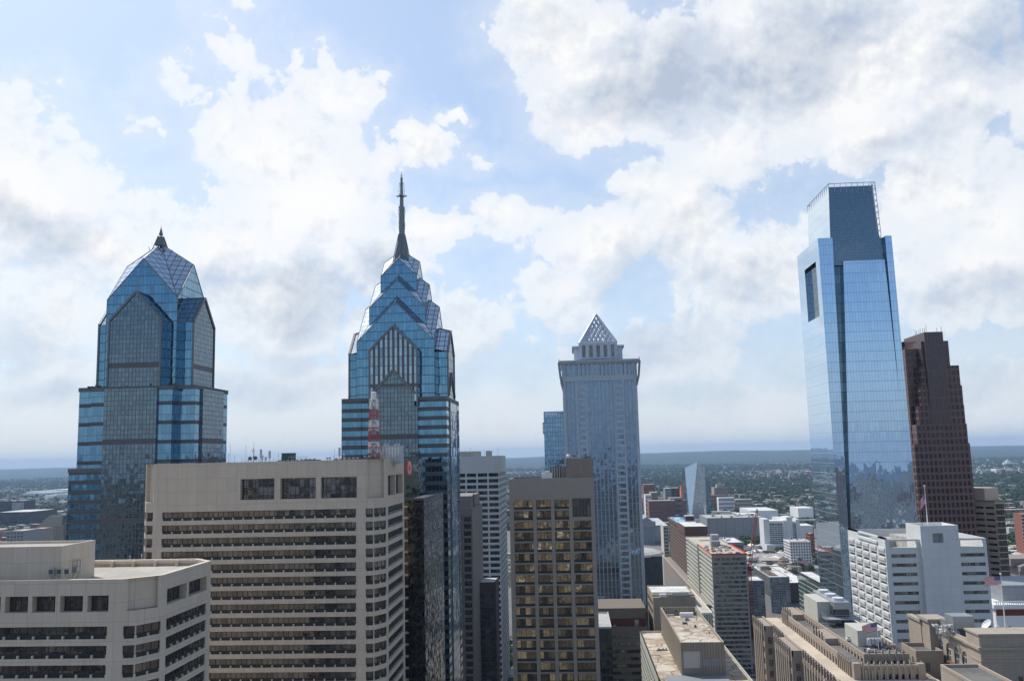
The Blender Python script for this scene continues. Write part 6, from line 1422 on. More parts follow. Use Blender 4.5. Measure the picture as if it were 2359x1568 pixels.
# ------------------------------------------------------------------ ornate white building and others at the right edge
Yv = 400.0; xv0, xv1 = at(2292,1400,Y=Yv).x, at(2480,1400,Y=Yv).x; zv0 = fz(r3,2100,365,Yv)
t = Bld('ornate_white_building', 'ornate white building with a balustraded cornice and dark red band at the right edge', 'building', (xv0+20, Yv, 0)); W_ = t.wall
sl_x = lambda k: k
W_.prism(rect(xv0, xv1, Yv, Yv+40), 0, zv0-1); W_.box(xv0-1, xv1, Yv-1, Yv+40, zv0-1.6, zv0); 
for i in range(60): W_.box(xv0+i*.9, xv0+i*.9+.3, Yv-.9, Yv-.6, zv0, zv0+1.2)
W_.box(xv0-1, xv1, Yv-1, Yv-.5, zv0+1.2, zv0+1.5); W_.box(xv0-.8, xv1, Yv-.8, Yv, zv0-9.6, zv0-8.8); W_.box(xv0-.6, xv1, Yv-.6, Yv, zv0-15, zv0-14.2)
for i in range(10): t.wins.append((Vector((xv0+2+i*4, Yv-.03, zv0-13.5)), 0, 1.6, 2.6, 1, 1, gd3, .1, 0, 'window')); t.wins.append((Vector((xv0+2+i*4, Yv-.03, zv0-20.5)), 0, 2.2, 3.6, 1, 1, gd3, .1, 0, 'window'))
t.finish(m_whitep)
b = MB(); b.box(xv0+.2, xv1, Yv-.1, Yv-.02, zv0-4.6, zv0-2.0); b.build('red_band', m_redw, t.root)
b = MB(); b.box(xv0+6, xv1, Yv+6, Yv+34, zv0-1, zv0+7); b.build('mansard_roof', m_grayb, t.root)
Yv2 = 760.0; a0 = fx(r6,712,640,Yv2); zz = fz(r6,712,640,Yv2)
t = Bld('columned_stone_building', 'grey stone building with tall columns and a low pediment at the right edge', 'museum', (a0+18, Yv2, 0)); W_ = t.wall
W_.prism(rect(a0+4, a0+60, Yv2+3, Yv2+40), 0, zz-9); W_.box(a0+3, a0+61, Yv2-1, Yv2+3, zz-12, zz-8.5); W_.add([(a0+3,Yv2,zz-8.5),(a0+60,Yv2,zz-8.5),(a0+32,Yv2,zz),(a0+3,Yv2+38,zz-8.5),(a0+60,Yv2+38,zz-8.5),(a0+32,Yv2+38,zz)],[(0,1,2),(0,2,5,3),(1,4,5,2)])
W_.box(a0, a0+60, Yv2+8, Yv2+36, zz-9, zz-3)
for i in range(10): W_.bar((a0+5+i*5,Yv2+.5,5),(a0+5+i*5,Yv2+.5,zz-12),1.0,0,10)
t.finish(m_gb)
Yv3 = 1150.0; t = Bld('brick_apartment_slab', 'tall red brick slab with white floors at the far right edge', 'apartment block', (at(2352,1100,Y=Yv3).x+15, Yv3, 0)); a0 = fx(r6,757,330,Yv3); zz = fz(r6,757,325,Yv3)
t.wall.prism(rect(a0, a0+50, Yv3, Yv3+20), 0, zz)
for k in range(14):
    t.wall.box(a0-.3, a0+50, Yv3-.4, Yv3, zz-1-k*4.4, zz-.1-k*4.4, 1, 'n')
    for j in range(6): t.wins.append((Vector((a0+2+j*7, Yv3-.03, zz-3.8-k*4.4)), 0, 3.4, 1.9, 2, 1, gd3, .1, 0, 'window'))
t.finish([m_brick, m_whitep])
# ------------------------------------------------------------------ middle distance, right half
def simple(name, label, cat, r, x0, x1, ytop, Y, depth, mat, roofm, win=None, z0=0, nfl=0, nb=0, group=None, par=.6, side=True, hw=(.6,.5)):
    """plain block with a grid of real window panes on the faces we can see"""
    xa, xb = fx(r,x0,ytop,Y), fx(r,x1,ytop,Y); z1 = fz(r,(x0+x1)/2,ytop,Y)
    B = Bld(name, label, cat, ((xa+xb)/2, Y+depth/2, z0), group); B.cap = 60
    B.wall.prism(rect(xa,xb,Y,Y+depth), z0, z1-par); parapet(B.wall, rect(xa,xb,Y,Y+depth), z1-par-.01, z1, .5)
    b = MB(); b.face([(p[0],p[1],z1-par+.02) for p in rect(xa+.5,xb-.5,Y+.5,Y+depth-.5)]); b.build('roof', roofm, B.root)
    if win and nfl:
        fh = (z1-z0-2)/nfl; bw = (xb-xa)/nb
        for k in range(nfl-1, -1, -1):
            for i in range(nb): B.wins.append((Vector((xa+bw*(i+.5-hw[0]/2), Y-.05, z0+1+fh*(k+.5-hw[1]/2))), 0, bw*hw[0], fh*hw[1], 1, 1, win, .08, 0, 'window'))
        if side and xa > 0:
            n2 = max(1, int(depth/bw)); b2 = depth/n2
            for k in range(nfl-1, max(-1, nfl-9), -1):
                for i in range(n2): B.wins.append((Vector((xa-.05, Y+depth-b2*(i+.5-hw[0]/2), z0+1+fh*(k+.5-hw[1]/2))), -pi/2, b2*hw[0], fh*hw[1], 1, 1, win, .08, 0, 'window'))
    B.finish(mat); return B, xa, xb, z1
gdk = (g_dark, m_dkframe, m_darkpan); gblue = (winglass('pale_blue_window', (.03,.04,.05), (.50,.54,.55), pb=.55, cell=(3,3,3)), m_dkframe, m_grayb)
# blue-grey pair near the crane
B, xa, xb, z1 = simple('blue_grey_block', 'blue-grey apartment block with pale panels and a white roof right of the red crane', 'apartment block', r2, 1862, 2068, 335, 850, 85, m_grayb, m_whroof, gblue, nfl=14, nb=9, hw=(.62,.6))
b = MB(); b.box(xa+2, xb-8, 860, 905, z1-.5, z1-.1); b.build('roof_deck', m_brs, B.root)
b = MB(); b.box(xa+3, xa+12, 905, 925, z1-.5, z1+3); b.build('penthouse', m_paleroof, B.root)
simple('blue_grey_block', 'lower blue-grey block standing directly behind the foot of the red crane', 'apartment block', r2, 1645, 1802, 372, 800, 30, m_grayb, m_whroof, gblue, nfl=15, nb=8, hw=(.62,.6))
simple('dark_brick_warehouse', 'dark brick building with a bright white flat roof left of the small glass building', 'building', r2, 2070, 2290, 395, 900, 130, m_dbr, m_whroof, gdk, nfl=6, nb=10)
B, xa, xb, z1 = simple('small_glass_building', 'small green glass building with a white flat roof below the tall glass tower', 'office building', r3, 715, 850, 232, 640, 95, m_dwing, m_whroof)
b = MB(); b.box(xa-.25, xa-.02, 641, 734, 0, z1-1.6); b.build('glass_side', curtain('green_striped_glass', (.20,.28,.27), (.42,.46,.44), 3.4, 60, tz=.9, tu=.0, tilt=.01, metal=.6), B.root)
flagpole('flagpole', 'pole with a red and white striped flag before the dark brick building', fx(r3,437,300,860), 860, 8, 40, .3, 9.5, 4.5, 0, 3.0)
# white hospital-like complex, pale flats
Yq = 1294.0
t = Bld('white_hospital_block', 'white finned high-rise complex with dark window rows beyond the red crane', 'hospital', (fx(r1,1620,900,Yq), Yq+20, 0)); W_ = t.wall
for (x0,x1,yt,dy,dd) in ((1443,1502,800,0,30),(1502,1650,822,4,26),(1650,1690,815,0,30),(1683,1742,780,-2,30),(1742,1790,830,3,26),(1785,1824,808,0,30)):
    W_.prism(rect(fx(r1,x0,900,Yq), fx(r1,x1,900,Yq), Yq+dy, Yq+dy+dd), 0, fz(r1,1600,yt,Yq))
for k in range(13):
    za = fz(r1,1550,868,Yq)-k*(fz(r1,1550,868,Yq)-fz(r1,1550,890,Yq))
    for j in range(5):
        xq0 = fx(r1,1508+j*28,900,Yq); t.wins.append((Vector((xq0, Yq+3.95, za)), 0, 3.1, 2.2 if k == 0 else 1.5, 2, 1, gdk, .2, 0, 'window'))
    for j in range(2): t.wins.append((Vector((fx(r1,1747+j*20,900,Yq), Yq+2.95, za)), 0, 2.2, 1.4, 1, 1, gdk, .2, 0, 'window'))
t.cap = 90; W_.prism([(fx(r1,1475,1100,Yq-12),Yq-12),(fx(r1,1710,1100,Yq-12),Yq-12),(fx(r1,1710,1100,Yq-12),Yq),(fx(r1,1475,1100,Yq-12),Yq)], 0, fz(r1,1600,1060,Yq)); t.finish(m_white)
simple('white_flats', 'small white apartment block with rows of square windows in front of the white complex', 'apartment block', r1, 1715, 1932, 1035, 1130, 34, m_whitep, m_terr, gdk, nfl=10, nb=8, hw=(.55,.6))
simple('orange_brick_tower', 'slim orange brick tower beside the small white apartment block', 'apartment block', r1, 1925, 1970, 950, 1200, 20, m_brick, m_terr, gdk, nfl=10, nb=3)
simple('flat_grey_shed', 'low grey building with a white roof left of the red crane', 'building', r1, 1060, 1228, 1045, 980, 60, m_grayb, m_whroof, gdk, nfl=7, nb=10)
simple('post_office_block', 'very long low grey warehouse block with vertical ribs behind the apartment towers', 'warehouse', r1, 845, 1445, 785, 1520, 90, plain('ribbed_grey_wall', (.27,.27,.27), .8, panel=(14,100,.6)), m_paleroof)
simple('low_brick_hall', 'low beige-roofed hall behind the very long ribbed warehouse', 'building', r1, 1000, 1200, 745, 1700, 60, m_tan, m_terr)
for i, (x0,x1,yt,Y,dd,mt,lab) in enumerate(((1300,1590,712,1750,110,m_whitep,'long white shed roof beyond the railway viaduct, left of the tall glass tower'),(1800,1960,686,1900,70,m_whitep,'white shed roof touching the tall glass tower, beyond the railway viaduct'),(1170,1400,752,1580,60,m_tan,'sandy shed left of the red crane tip, in front of the long white roof'),(1600,1700,795,1450,50,m_whitep,'small pale shed right of the red crane tip'),(1820,1955,868,1330,40,m_whitep,'pale shed beside the white hospital-like complex'))):
    simple('railway_shed', lab, 'shed', r1, x0, x1, yt, Y, dd, mt, m_whroof, group='sheds by the railway')
# railway viaduct and yard
b = MB(); Yr_ = 1480.0; 
zA_ = 16.0
b.box(-60, 700, Yr_+60, Yr_+72, zA_, zA_+2.2)
for i in range(48): x = -50+i*16; b.box(x, x+2.2, Yr_+62, Yr_+70, 0, zA_)
t = b.build('railway_viaduct', m_dmetal); tag(t, 'long dark railway viaduct on piers crossing the yard beyond the warehouse', 'viaduct')
b = MB()
b.box(-60, 760, 1740, 1752, 13, 15)
for i in range(34): x = -50+i*24; b.box(x, x+2, 1742, 1750, 0, 13)
t = b.build('highway_bridge', m_paleroof); tag(t, 'long pale highway bridge behind the dark railway viaduct', 'bridge')
random.seed(21)
vm = []
for (L, mt) in ((4.4,m_whitep),(4.4,m_dmetal),(4.4,m_red),(4.4,m_metal)):
    pass
for i in range(22):
    x = 60+i*27+random.random()*8; b = MB(); z = 22+random.random()*4; b.bar((x,1600,0),(x,1600,z),.4); b.bar((x-5,1600,z-4),(x+5,1600,z-4),.3); b.bar((x-4,1600,z-7),(x+4,1600,z-7),.3)
    t = b.build('catenary_mast', m_dmetal); tag(t, 'one of the dark catenary masts along the railway yard beyond the long warehouse', 'mast', 'catenary masts by the railway')
for i in range(44):
    p = at(*r1(860+random.random()*340, 900+random.random()*70), Z=3); b = MB(); L = 14+random.random()*16; b.box(p.x-L/2, p.x+L/2, p.y-1.6, p.y+1.6, .4, 4); b.box(p.x-L/2+.3, p.x+L/2-.3, p.y-1.3, p.y+1.3, 4, 4.5)
    t = b.build('rail_car', random.choice([m_metal,m_whitem,m_dbr,m_whitem])); tag(t, 'one of the parked rail cars in the yard left of the red crane', 'rail car', 'rail cars parked in the yard')
# station with columned portico and train shed
Ys = 1480.0; t = Bld('columned_station', 'grey stone railway station with a tall columned porch right of the pyramid tower', 'station', (fx(r1,235,850,Ys), Ys+20, 0)); W_ = t.wall
x0, x1 = fx(r1,130,840,Ys), fx(r1,298,840,Ys); zt_ = fz(r1,240,830,Ys); W_.prism(rect(x0,x1,Ys+4,Ys+60), 0, zt_); W_.box(x0-1,x1+1,Ys-2,Ys+4,zt_-8,zt_+1)
W_.add([(x0,Ys,zt_+1),(x1-4,Ys,zt_+1),((x0+x1)/2,Ys,zt_+8),(x0,Ys+60,zt_+1),(x1-4,Ys+60,zt_+1),((x0+x1)/2,Ys+60,zt_+8)],[(0,1,2),(0,2,5,3),(1,4,5,2)])
for i in range(8): x = lerp(x0+2, x1-3, i/7); W_.bar((x,Ys+.5,0),(x,Ys+.5,zt_-8),1.5,0,10)
t.finish(m_grayb)
b = MB()
for i in range(6): 
    x = fx(r1,275+i*24,795,Ys+50); b.add([(x,Ys+50,24),(x+9,Ys+50,24),(x+4.5,Ys+50,27),(x,Ys+220,24),(x+9,Ys+220,24),(x+4.5,Ys+220,27)],[(0,1,2),(0,2,5,3),(1,4,5,2)])
b.box(fx(r1,275,795,Ys+50), fx(r1,440,795,Ys+50), Ys+51, Ys+219, 0, 23.9); b.build('train_shed_roof', m_metal, t.root)
# faceted glass tower
Yf = 1750.0
t = thing('faceted_glass_tower', 'pale faceted crystal-shaped glass tower standing alone near the horizon', 'office tower', (fx(r1,700,500,Yf), Yf+20, 0))
m_cf = curtain('pale_facet_glass', (.50,.60,.72), (.40,.48,.58), 4.2, 3, tz=.3, tu=.15, tilt=.003, wob=.002, var=.08)
m_cf2 = curtain('mirror_facet_glass', (.55,.60,.64), (.35,.38,.40), 4.2, 3, tz=.4, tu=.2, tilt=.03, wob=.03, var=.4, metal=.45, rough=.2)
m_cf3 = curtain('shaded_facet_glass', (.16,.20,.26), (.14,.17,.21), 4.2, 3, tz=.4, tu=.2, tilt=.01)  # one glass in three tints: facet light and shade put into the colour
def q3(x, y, Y): return tuple(at(*r1(x, y), Y=Y))
T_ = q3(745,198,Yf); TL = q3(613,265,Yf+12); BL = q3(640,800,Yf+10); BM = q3(668,800,Yf+2); TR = q3(822,265,Yf+22); BR = q3(838,800,Yf+24); KL = q3(578,290,Yf+45); KB = q3(592,800,Yf+45)
def g0(p): return (p[0], p[1], 0.0)
b = MB(); b.face([TL, g0(BL), g0(BM), T_]); b.build('left_facet', m_cf, t)
b = MB(); b.face([T_, g0(BM), g0(BR), TR]); b.build('right_facet', m_cf2, t)
BK = (TR[0]-6, Yf+60, TR[2]-6); b = MB(); b.face([KL, g0(KB), g0(BL), TL]); b.face([TR, g0(BR), g0(BK), BK]); b.face([BK, g0(BK), g0(KB), KL]); b.face([T_, TR, BK, KL, TL]); b.build('dark_facet', m_cf3, t)
# buildings round it
for (x0,x1,yt,Y,dd,mt,rm,nf_,nb_,lab,cat) in (
 (178,298,437,2150,40,m_brick,m_terr,12,7,'tall red brick block at the left of the faceted glass tower group','apartment block'),
 (198,262,545,1900,40,m_whitep,m_terr,7,4,'pale beige block with white floor bands in front of the tall red brick block','office block'),
 (255,330,520,1930,40,m_tan,m_terr,7,5,'tan block behind the long low brick building','office block'),
 (405,470,478,2050,40,m_grayb,m_whroof,12,4,'blue-grey half of the block between the red brick block and the faceted tower','apartment block'),
 (470,556,474,2050,40,m_dbr,m_whroof,12,6,'dark red half of the block between the red brick block and the faceted tower','apartment block'),
 (235,515,608,1850,40,m_brick,m_paleroof,5,16,'long low brick building left of the faceted glass tower','building'),
 (455,580,578,1880,40,m_tan,m_grayb,5,8,'tan building with a grey roof touching the faceted glass tower','building'),
 (573,585,460,1900,20,m_orange,m_terr,0,0,'thin orange slab immediately left of the faceted glass tower','building'),
 (832,870,395,2000,20,m_q,m_terr,0,0,'narrow teal glass slab immediately right of the faceted glass tower','building'),
 (920,1062,470,2500,50,m_tan,m_grayb,11,12,'broad tan apartment block among trees right of the faceted glass tower','apartment block'),
 (950,1035,437,2520,30,m_tan,m_grayb,0,0,'raised tan centre rising behind the broad apartment block','apartment block'),
 (842,1070,553,2300,40,m_brick,m_brs,3,12,'low red brick terrace below the broad tan apartment block','building'),
 (965,1130,575,2150,25,m_whitep,m_whroof,4,20,'left white row of houses behind the railway','row of houses'),
 (1150,1320,592,2150,25,m_terr,m_whroof,4,20,'right cream row of houses behind the railway','row of houses')):
    simple({'building':'low_building'}.get(cat, cat.replace(' ','_')), lab, cat, r1, x0, x1, yt, Y, dd, mt, rm, gdk if nf_ else None, nfl=nf_, nb=nb_, side=False)
# far left
simple('power_plant_block', 'grey power plant block with a pale wall and thin chimneys at the far left', 'power plant', r5, -40, 330, 690, 2450, 60, m_dbr, m_paleroof, None)
simple('pale_plant_annex', 'pale square block set against the power plant at the far left', 'power plant', r5, 175, 318, 715, 2440, 9, m_paleroof, m_whroof, None)
simple('long_brick_warehouse', 'long low dark brick warehouse in front of the power plant', 'warehouse', r5, -60, 428, 850, 2150, 120, m_dbr, m_whroof, gdk, nfl=4, nb=20, side=False)
for i, (x, y) in enumerate(((140,575),(258,540))):
    b = MB(); p = at(*r5(x, 700), Y=2460); b.bar((p.x,2460,0),(p.x,2460,fz(r5,x,y,2460)),4.2,0,12,r2=3.0); t = b.build('chimney', m_tan); tag(t, ('left','right')[i]+' of the two thin chimneys above the power plant', 'chimney', 'power plant chimneys')
for i, (x0,x1,yt,Y,dd) in enumerate(((325,615,578,4300,260),(375,480,556,4340,200),(640,975,532,4800,300),(820,975,590,4100,200),(640,800,605,4050,160),(700,810,425,8200,200))):
    simple('white_warehouse', ('broad white warehouse left of the pale field of sheds','stepped upper part of the broad white warehouse','farthest white warehouse beside the left glass skyscraper','white warehouse nearest the left glass skyscraper','middle white warehouse between two others','small brilliant white roof farthest away near the horizon')[i], 'warehouse', r5, x0, x1, yt, Y, dd, m_whitep, m_whroof, group='white warehouses at the far left')
b = MB(); b.box(-1500, -900, 3000, 3014, 19, 21)
for i in range(25): b.box(-1490+i*24, -1487+i*24, 3002, 3012, 0, 19)
t = b.build('road_bridge', m_dmetal); tag(t, 'long low road bridge over trees at the far left', 'bridge')
Yh_ = 1300.0
B, xa, xb, z1 = simple('mansard_hotel', 'tan stone apartment building with a steep dark green mansard roof at the far left', 'apartment building', r5, 545, 890, 1040, Yh_, 45, m_tan, m_dkroof, gdk, nfl=16, nb=12, side=False, hw=(.4,.5))
b = MB(); za, zb_ = z1, fz(r5,720,915,Yh_); b.add([(xa,Yh_,za),(xb,Yh_,za),(xb,Yh_+45,za),(xa,Yh_+45,za),(lerp(xa,xb,.22),Yh_+14,zb_),(lerp(xa,xb,.8),Yh_+14,zb_),(lerp(xa,xb,.8),Yh_+32,zb_),(lerp(xa,xb,.22),Yh_+32,zb_)],[(0,1,5,4),(1,2,6,5),(2,3,7,6),(3,0,4,7),(4,5,6,7)]); b.build('mansard_roof', plain('dark_green_slate', (.05,.065,.055), .8), B.root)
simple('tan_side_wing', 'tan side wing right of the mansard-roofed building', 'apartment building', r5, 892, 1000, 1005, Yh_+8, 30, m_tan, m_terr, gdk, nfl=16, nb=4, side=False)
simple('grey_balcony_block', 'grey block with balcony bands left of the mansard-roofed building', 'apartment building', r5, 98, 345, 1120, 1180, 40, m_grayb, m_terr, gdk, nfl=13, nb=5, side=False, hw=(.5,.55))
simple('low_tan_block', 'low tan block between the grey balcony block and the mansard-roofed building', 'apartment building', r5, 345, 545, 1098, 1230, 40, m_tan, m_terr, gdk, nfl=12, nb=8, side=False, hw=(.5,.4))
# hilltop buildings far right
simple('far_white_terrace', 'far white terrace of buildings in the wooded hills at the right edge', 'building', r4, 1690, 1870, 440, 5200, 60, m_whitep, m_whroof, None)
simple('domed_hall', 'far pale hall with a pointed roof on a wooded hill at the right edge', 'building', r4, 1800, 1925, 382, 6500, 60, m_whitep, m_whroof, None)
b = MB(); Yd_ = 6500; xa, xb, zz = fx(r4,1805,380,Yd_), fx(r4,1860,380,Yd_), fz(r4,1830,380,Yd_); b.add([(xa,Yd_,zz),(xb,Yd_,zz),(xb,Yd_+60,zz),(xa,Yd_+60,zz),((xa+xb)/2,Yd_+30,fz(r4,1830,342,Yd_))],[(0,1,4),(1,2,4),(2,3,4),(3,0,4)]); t = b.build('pointed_roof', m_paleroof); tag(t, 'pointed pale roof on the far hall in the wooded hills at the right edge', 'roof')
# ------------------------------------------------------------------ crane
t = thing('tower_crane', 'dark red lattice construction crane between the netted slab and the blue-grey blocks', 'crane', (fx(r2,1685,900,735), 735, 0))
xk = t.location.x; zk = fz(r2,1685,250,735)
def lattice(b, p0, p1, r0, r1_, n, w=.14):
    p0 = Vector(p0); p1 = Vector(p1); d = (p1-p0).normalized(); e1 = d.cross(Vector((0,1,0))).normalized(); e2 = d.cross(e1)
    for i in range(n):
        A = [p0.lerp(p1, i/n)+e1*sx*lerp(r0,r1_,i/n)+e2*sy*lerp(r0,r1_,i/n) for sx, sy in ((-1,-1),(1,-1),(1,1),(-1,1))]
        Bq = [p0.lerp(p1, (i+1)/n)+e1*sx*lerp(r0,r1_,(i+1)/n)+e2*sy*lerp(r0,r1_,(i+1)/n) for sx, sy in ((-1,-1),(1,-1),(1,1),(-1,1))]
        for k in range(4): b.bar(A[k], Bq[k], w*1.3, n=3); b.bar(A[k], Bq[(k+1)%4] if i % 2 else Bq[k-1], w, n=3); b.bar(Bq[k], Bq[(k+1)%4], w, n=3)
m_crane = plain('crane_red', (.30,.03,.045), .6)
b = MB(); lattice(b, (xk,735,0), (xk,735,zk), 1.2, 1.2, 26, .1); b.build('mast', m_crane, t)
zt_ = fz(r1,1378,700,735); xt = fx(r1,1378,700,735); xj = fx(r1,1320,1180,735)
b = MB(); lattice(b, (xk,735,zk), (xt,737,zt_), 1.2, .6, 24, .11); b.build('jib', m_crane, t)
b = MB(); b.box(xk-2.6,xk+2.6,732.5,737.5,zk-1,zk+2); b.box(xk-7,xk-2.6,733.5,736.5,zk,zk+1.6); lattice(b, (xk-3,735,zk+1), (xk-4,735,zk+9), .9, .5, 4); b.build('slewing_unit', m_crane, t)
b = MB(); b.box(xk+1.2,xk+3.2,731.5,733.5,zk+.5,zk+3); b.build('cab', m_whitem, t)
b = MB(); b.bar((xk-4,735,zk+9),(xt,737,zt_),.12,n=3); b.build('stay_cable', m_dmetal, t)
# ------------------------------------------------------------------ trees
def leafmat(name, c1, c2):
    m, q, b = newmat(name); P, Nn = posn(q); oi = q.n('ShaderNodeObjectInfo')
    f = q.m('ADD', q.m('MULTIPLY', q.noise(P, .35, 3, .6), .7), q.m('MULTIPLY', oi.outputs['Random'], .3))
    q.put(b.inputs['Base Color'], q.mix(f, c1, c2)); b.inputs['Roughness'].default_value = .85; b.inputs['Specular IOR Level'].default_value = .15
    return m
m_leaf = leafmat('tree_foliage', (.030,.055,.016), (.085,.125,.035)); m_bark = plain('bark', (.09,.07,.05), .9)
def crownmesh(seed, R=4.2, H=7.0, n=620):
    rd = random.Random(seed); b = MB(); lob = [(rd.uniform(-.5,.5)*R, rd.uniform(-.5,.5)*R, rd.uniform(.35,.8)*H, rd.uniform(.42,.62)*R) for _ in range(9)]
    for i in range(n):
        l = rd.choice(lob); a, c = rd.uniform(0,2*pi), rd.uniform(-.5,1); s_ = sqrt(max(0,1-c*c)); rr = l[3]*rd.uniform(.75,1.05)
        p = Vector((l[0]+rr*s_*cos(a), l[1]+rr*s_*sin(a), l[2]+rr*c*.85)); nrm = Vector((s_*cos(a)+rd.uniform(-.5,.5), s_*sin(a)+rd.uniform(-.5,.5), c+rd.uniform(-.3,.7))).normalized()
        e1 = nrm.cross(Vector((rd.random(),rd.random(),rd.random()))).normalized(); e2 = nrm.cross(e1); w = rd.uniform(.28,.6)
        b.face([p-e1*w-e2*w*.6, p+e1*w-e2*w*.7, p+e1*w*.7+e2*w, p-e1*w*.8+e2*w*.8])
    return b.mesh('crown', [m_leaf])
def trunkmesh(seed):
    rd = random.Random(seed); b = MB(); b.bar((0,0,0),(0.1,0,3.2),.28,0,6,r2=.2)
    for i in range(5): a = rd.uniform(0,2*pi); b.bar((.1,0,2.4+.2*i),(cos(a)*1.8,sin(a)*1.8,4.2+rd.random()*1.5),.12,0,5,r2=.05)
    return b.mesh('trunk', [m_bark])
CR = [crownmesh(s) for s in range(5)]; TR = [trunkmesh(s) for s in range(2)]
NTREE = [0]
def tree(x, y, s_, label, group, z=0):
    t = thing('tree', label, 'tree', (x, y, z), group); i = NTREE[0]; NTREE[0] += 1
    t.scale = (s_, s_, s_*random.uniform(.85,1.15)); t.rotation_euler = (0,0,random.uniform(0,6.28))
    o = bpy.data.objects.new('crown', CR[i % 5]); COL.objects.link(o); o.parent = t
    o = bpy.data.objects.new('trunk', TR[i % 2]); COL.objects.link(o); o.parent = t
random.seed(33)
def scatter_trees(r, boxes, label, group, s0=1.0, s1=1.6):
    for (x0,x1,y0,y1,n_) in boxes:
        for i in range(n_):
            p = at(*r(random.uniform(x0,x1), random.uniform(y0,y1)), Z=0); tree(p.x, p.y, random.uniform(s0,s1), label, group)
scatter_trees(r1, [(1230,1300,1095,1130,9),(1300,1440,1080,1125,14),(1240,1440,1100,1140,8)], 'one of the green park trees between the red crane and the white complex', 'park trees by the white complex', 1.6, 2.6)
scatter_trees(r1, [(1480,1560,1235,1275,9),(1590,1690,1225,1260,9),(1690,1770,1265,1325,9),(1770,1930,1215,1240,6),(1880,1960,1240,1300,10),(1760,1960,1370,1420,12),(1580,1640,1180,1215,4)], 'one of the green trees among the row houses below the white flats', 'trees among the row houses', 1.2, 2.1)
scatter_trees(r2, [(1680,1740,900,985,8)], 'one of the dark street trees right of the foot of the netted cream slab', 'street trees by the cream slab', 1.0, 1.5)
scatter_trees(r6, [(700,760,470,560,10),(715,779,540,600,8),(690,779,860,880,5),(720,779,590,610,4)], 'one of the trees at the right edge beside the tan banded tower', 'trees at the right edge', 1.6, 2.6)
for (x, y) in ((1155,1545),(1165,1530),(1172,1515),(1168,1500),(1160,1552),(1175,1540)):
    p = at(x, y, Z=0); tree(p.x, p.y, random.uniform(1.0,1.5), 'one of the dark street trees in the narrow gap left of the bronze window tower', 'street trees in the gap')
# ------------------------------------------------------------------ houses: the ones that show largest, each by itself
random.seed(11)
m_h = [m_dbr, m_tan, m_cream, m_brick, m_terr, m_grayb]
m_rf = [m_whroof, m_paleroof, m_dkroof, m_brs, m_whroof, m_terr]
HM = {}
def house_mesh(w, d, h, pitched, a, c):
    k = (w, d, h, pitched, a, c)
    if k in HM: return HM[k]
    b = MB(); b.box(-w/2,w/2,-d/2,d/2,0,h,0,'bt')
    r = MB()
    if pitched: r.add([(-w/2-.3,-d/2-.3,h),(w/2+.3,-d/2-.3,h),(w/2+.3,d/2+.3,h),(-w/2-.3,d/2+.3,h),(-w/2,0,h+2.6),(w/2,0,h+2.6)],[(0,1,5,4),(2,3,4,5),(1,2,5),(3,0,4),(3,2,1,0)])
    else:
        r.box(-w/2-.15,w/2+.15,-d/2-.15,d/2+.15,h,h+.4)
        r.box(w*.1,w*.3,-d*.1,d*.2,h+.4,h+1.8)
    wn = MB()
    for k2 in range(int(h//3)):
        for j in range(int(w//2.6)): b.box(-w/2+.8+j*2.6, -w/2+2.0+j*2.6, -d/2-.05, -d/2, 1+k2*3, 2.5+k2*3, 1, 'n')
        for j in range(int(d//3.2)): b.box(-w/2-.05, -w/2, -d/2+.9+j*3.2, -d/2+2.1+j*3.2, 1+k2*3, 2.5+k2*3, 1, 'e')
    HM[k] = (b.mesh('wall', [m_h[a], g_dark]), r.mesh('roof', [m_rf[c]])); return HM[k]
def house(x, y, rot, label, group, i, wd=None):
    w, d, h = random.choice([(12,9,9),(18,10,9),(24,11,10),(9,14,8),(30,12,12)]); p = random.random() < .35
    ms = house_mesh(w, d, h, p, i*7 % 6, (i*5+i//6) % 6)
    t = thing('row_house', label, 'house', (x, y, 0), group); t.rotation_euler = (0,0,rot)
    for nm, me in zip(('wall','roof'), ms): o = bpy.data.objects.new(nm, me); COL.objects.link(o); o.parent = t
n_ = 0
for (r, x0,x1,y0,y1,cnt,lab,grp) in ((r1,1270,1990,1190,1420,105,'one of the low row houses between the netted cream slab and the tall glass tower','row houses near the tall glass tower'),
                             (r1,1150,1480,1130,1200,18,'one of the low houses below the park trees beside the crane','houses beside the crane'),
                             (r5,440,970,880,1020,22,'one of the low buildings behind the mansard-roofed building','low buildings at the far left'),
                             (r5,-20,540,1000,1250,34,'one of the low buildings behind the grey balcony block','low buildings near the grey balcony block'),
                             (r6,700,779,600,900,12,'one of the low houses at the right edge','houses at the right edge')):
    for i in range(cnt):
        p = at(*r(random.uniform(x0,x1), random.uniform(y0,y1)), Z=0)
        house(p.x, p.y, random.choice([0,pi/2])+random.uniform(-.04,.04), lab, grp, i)
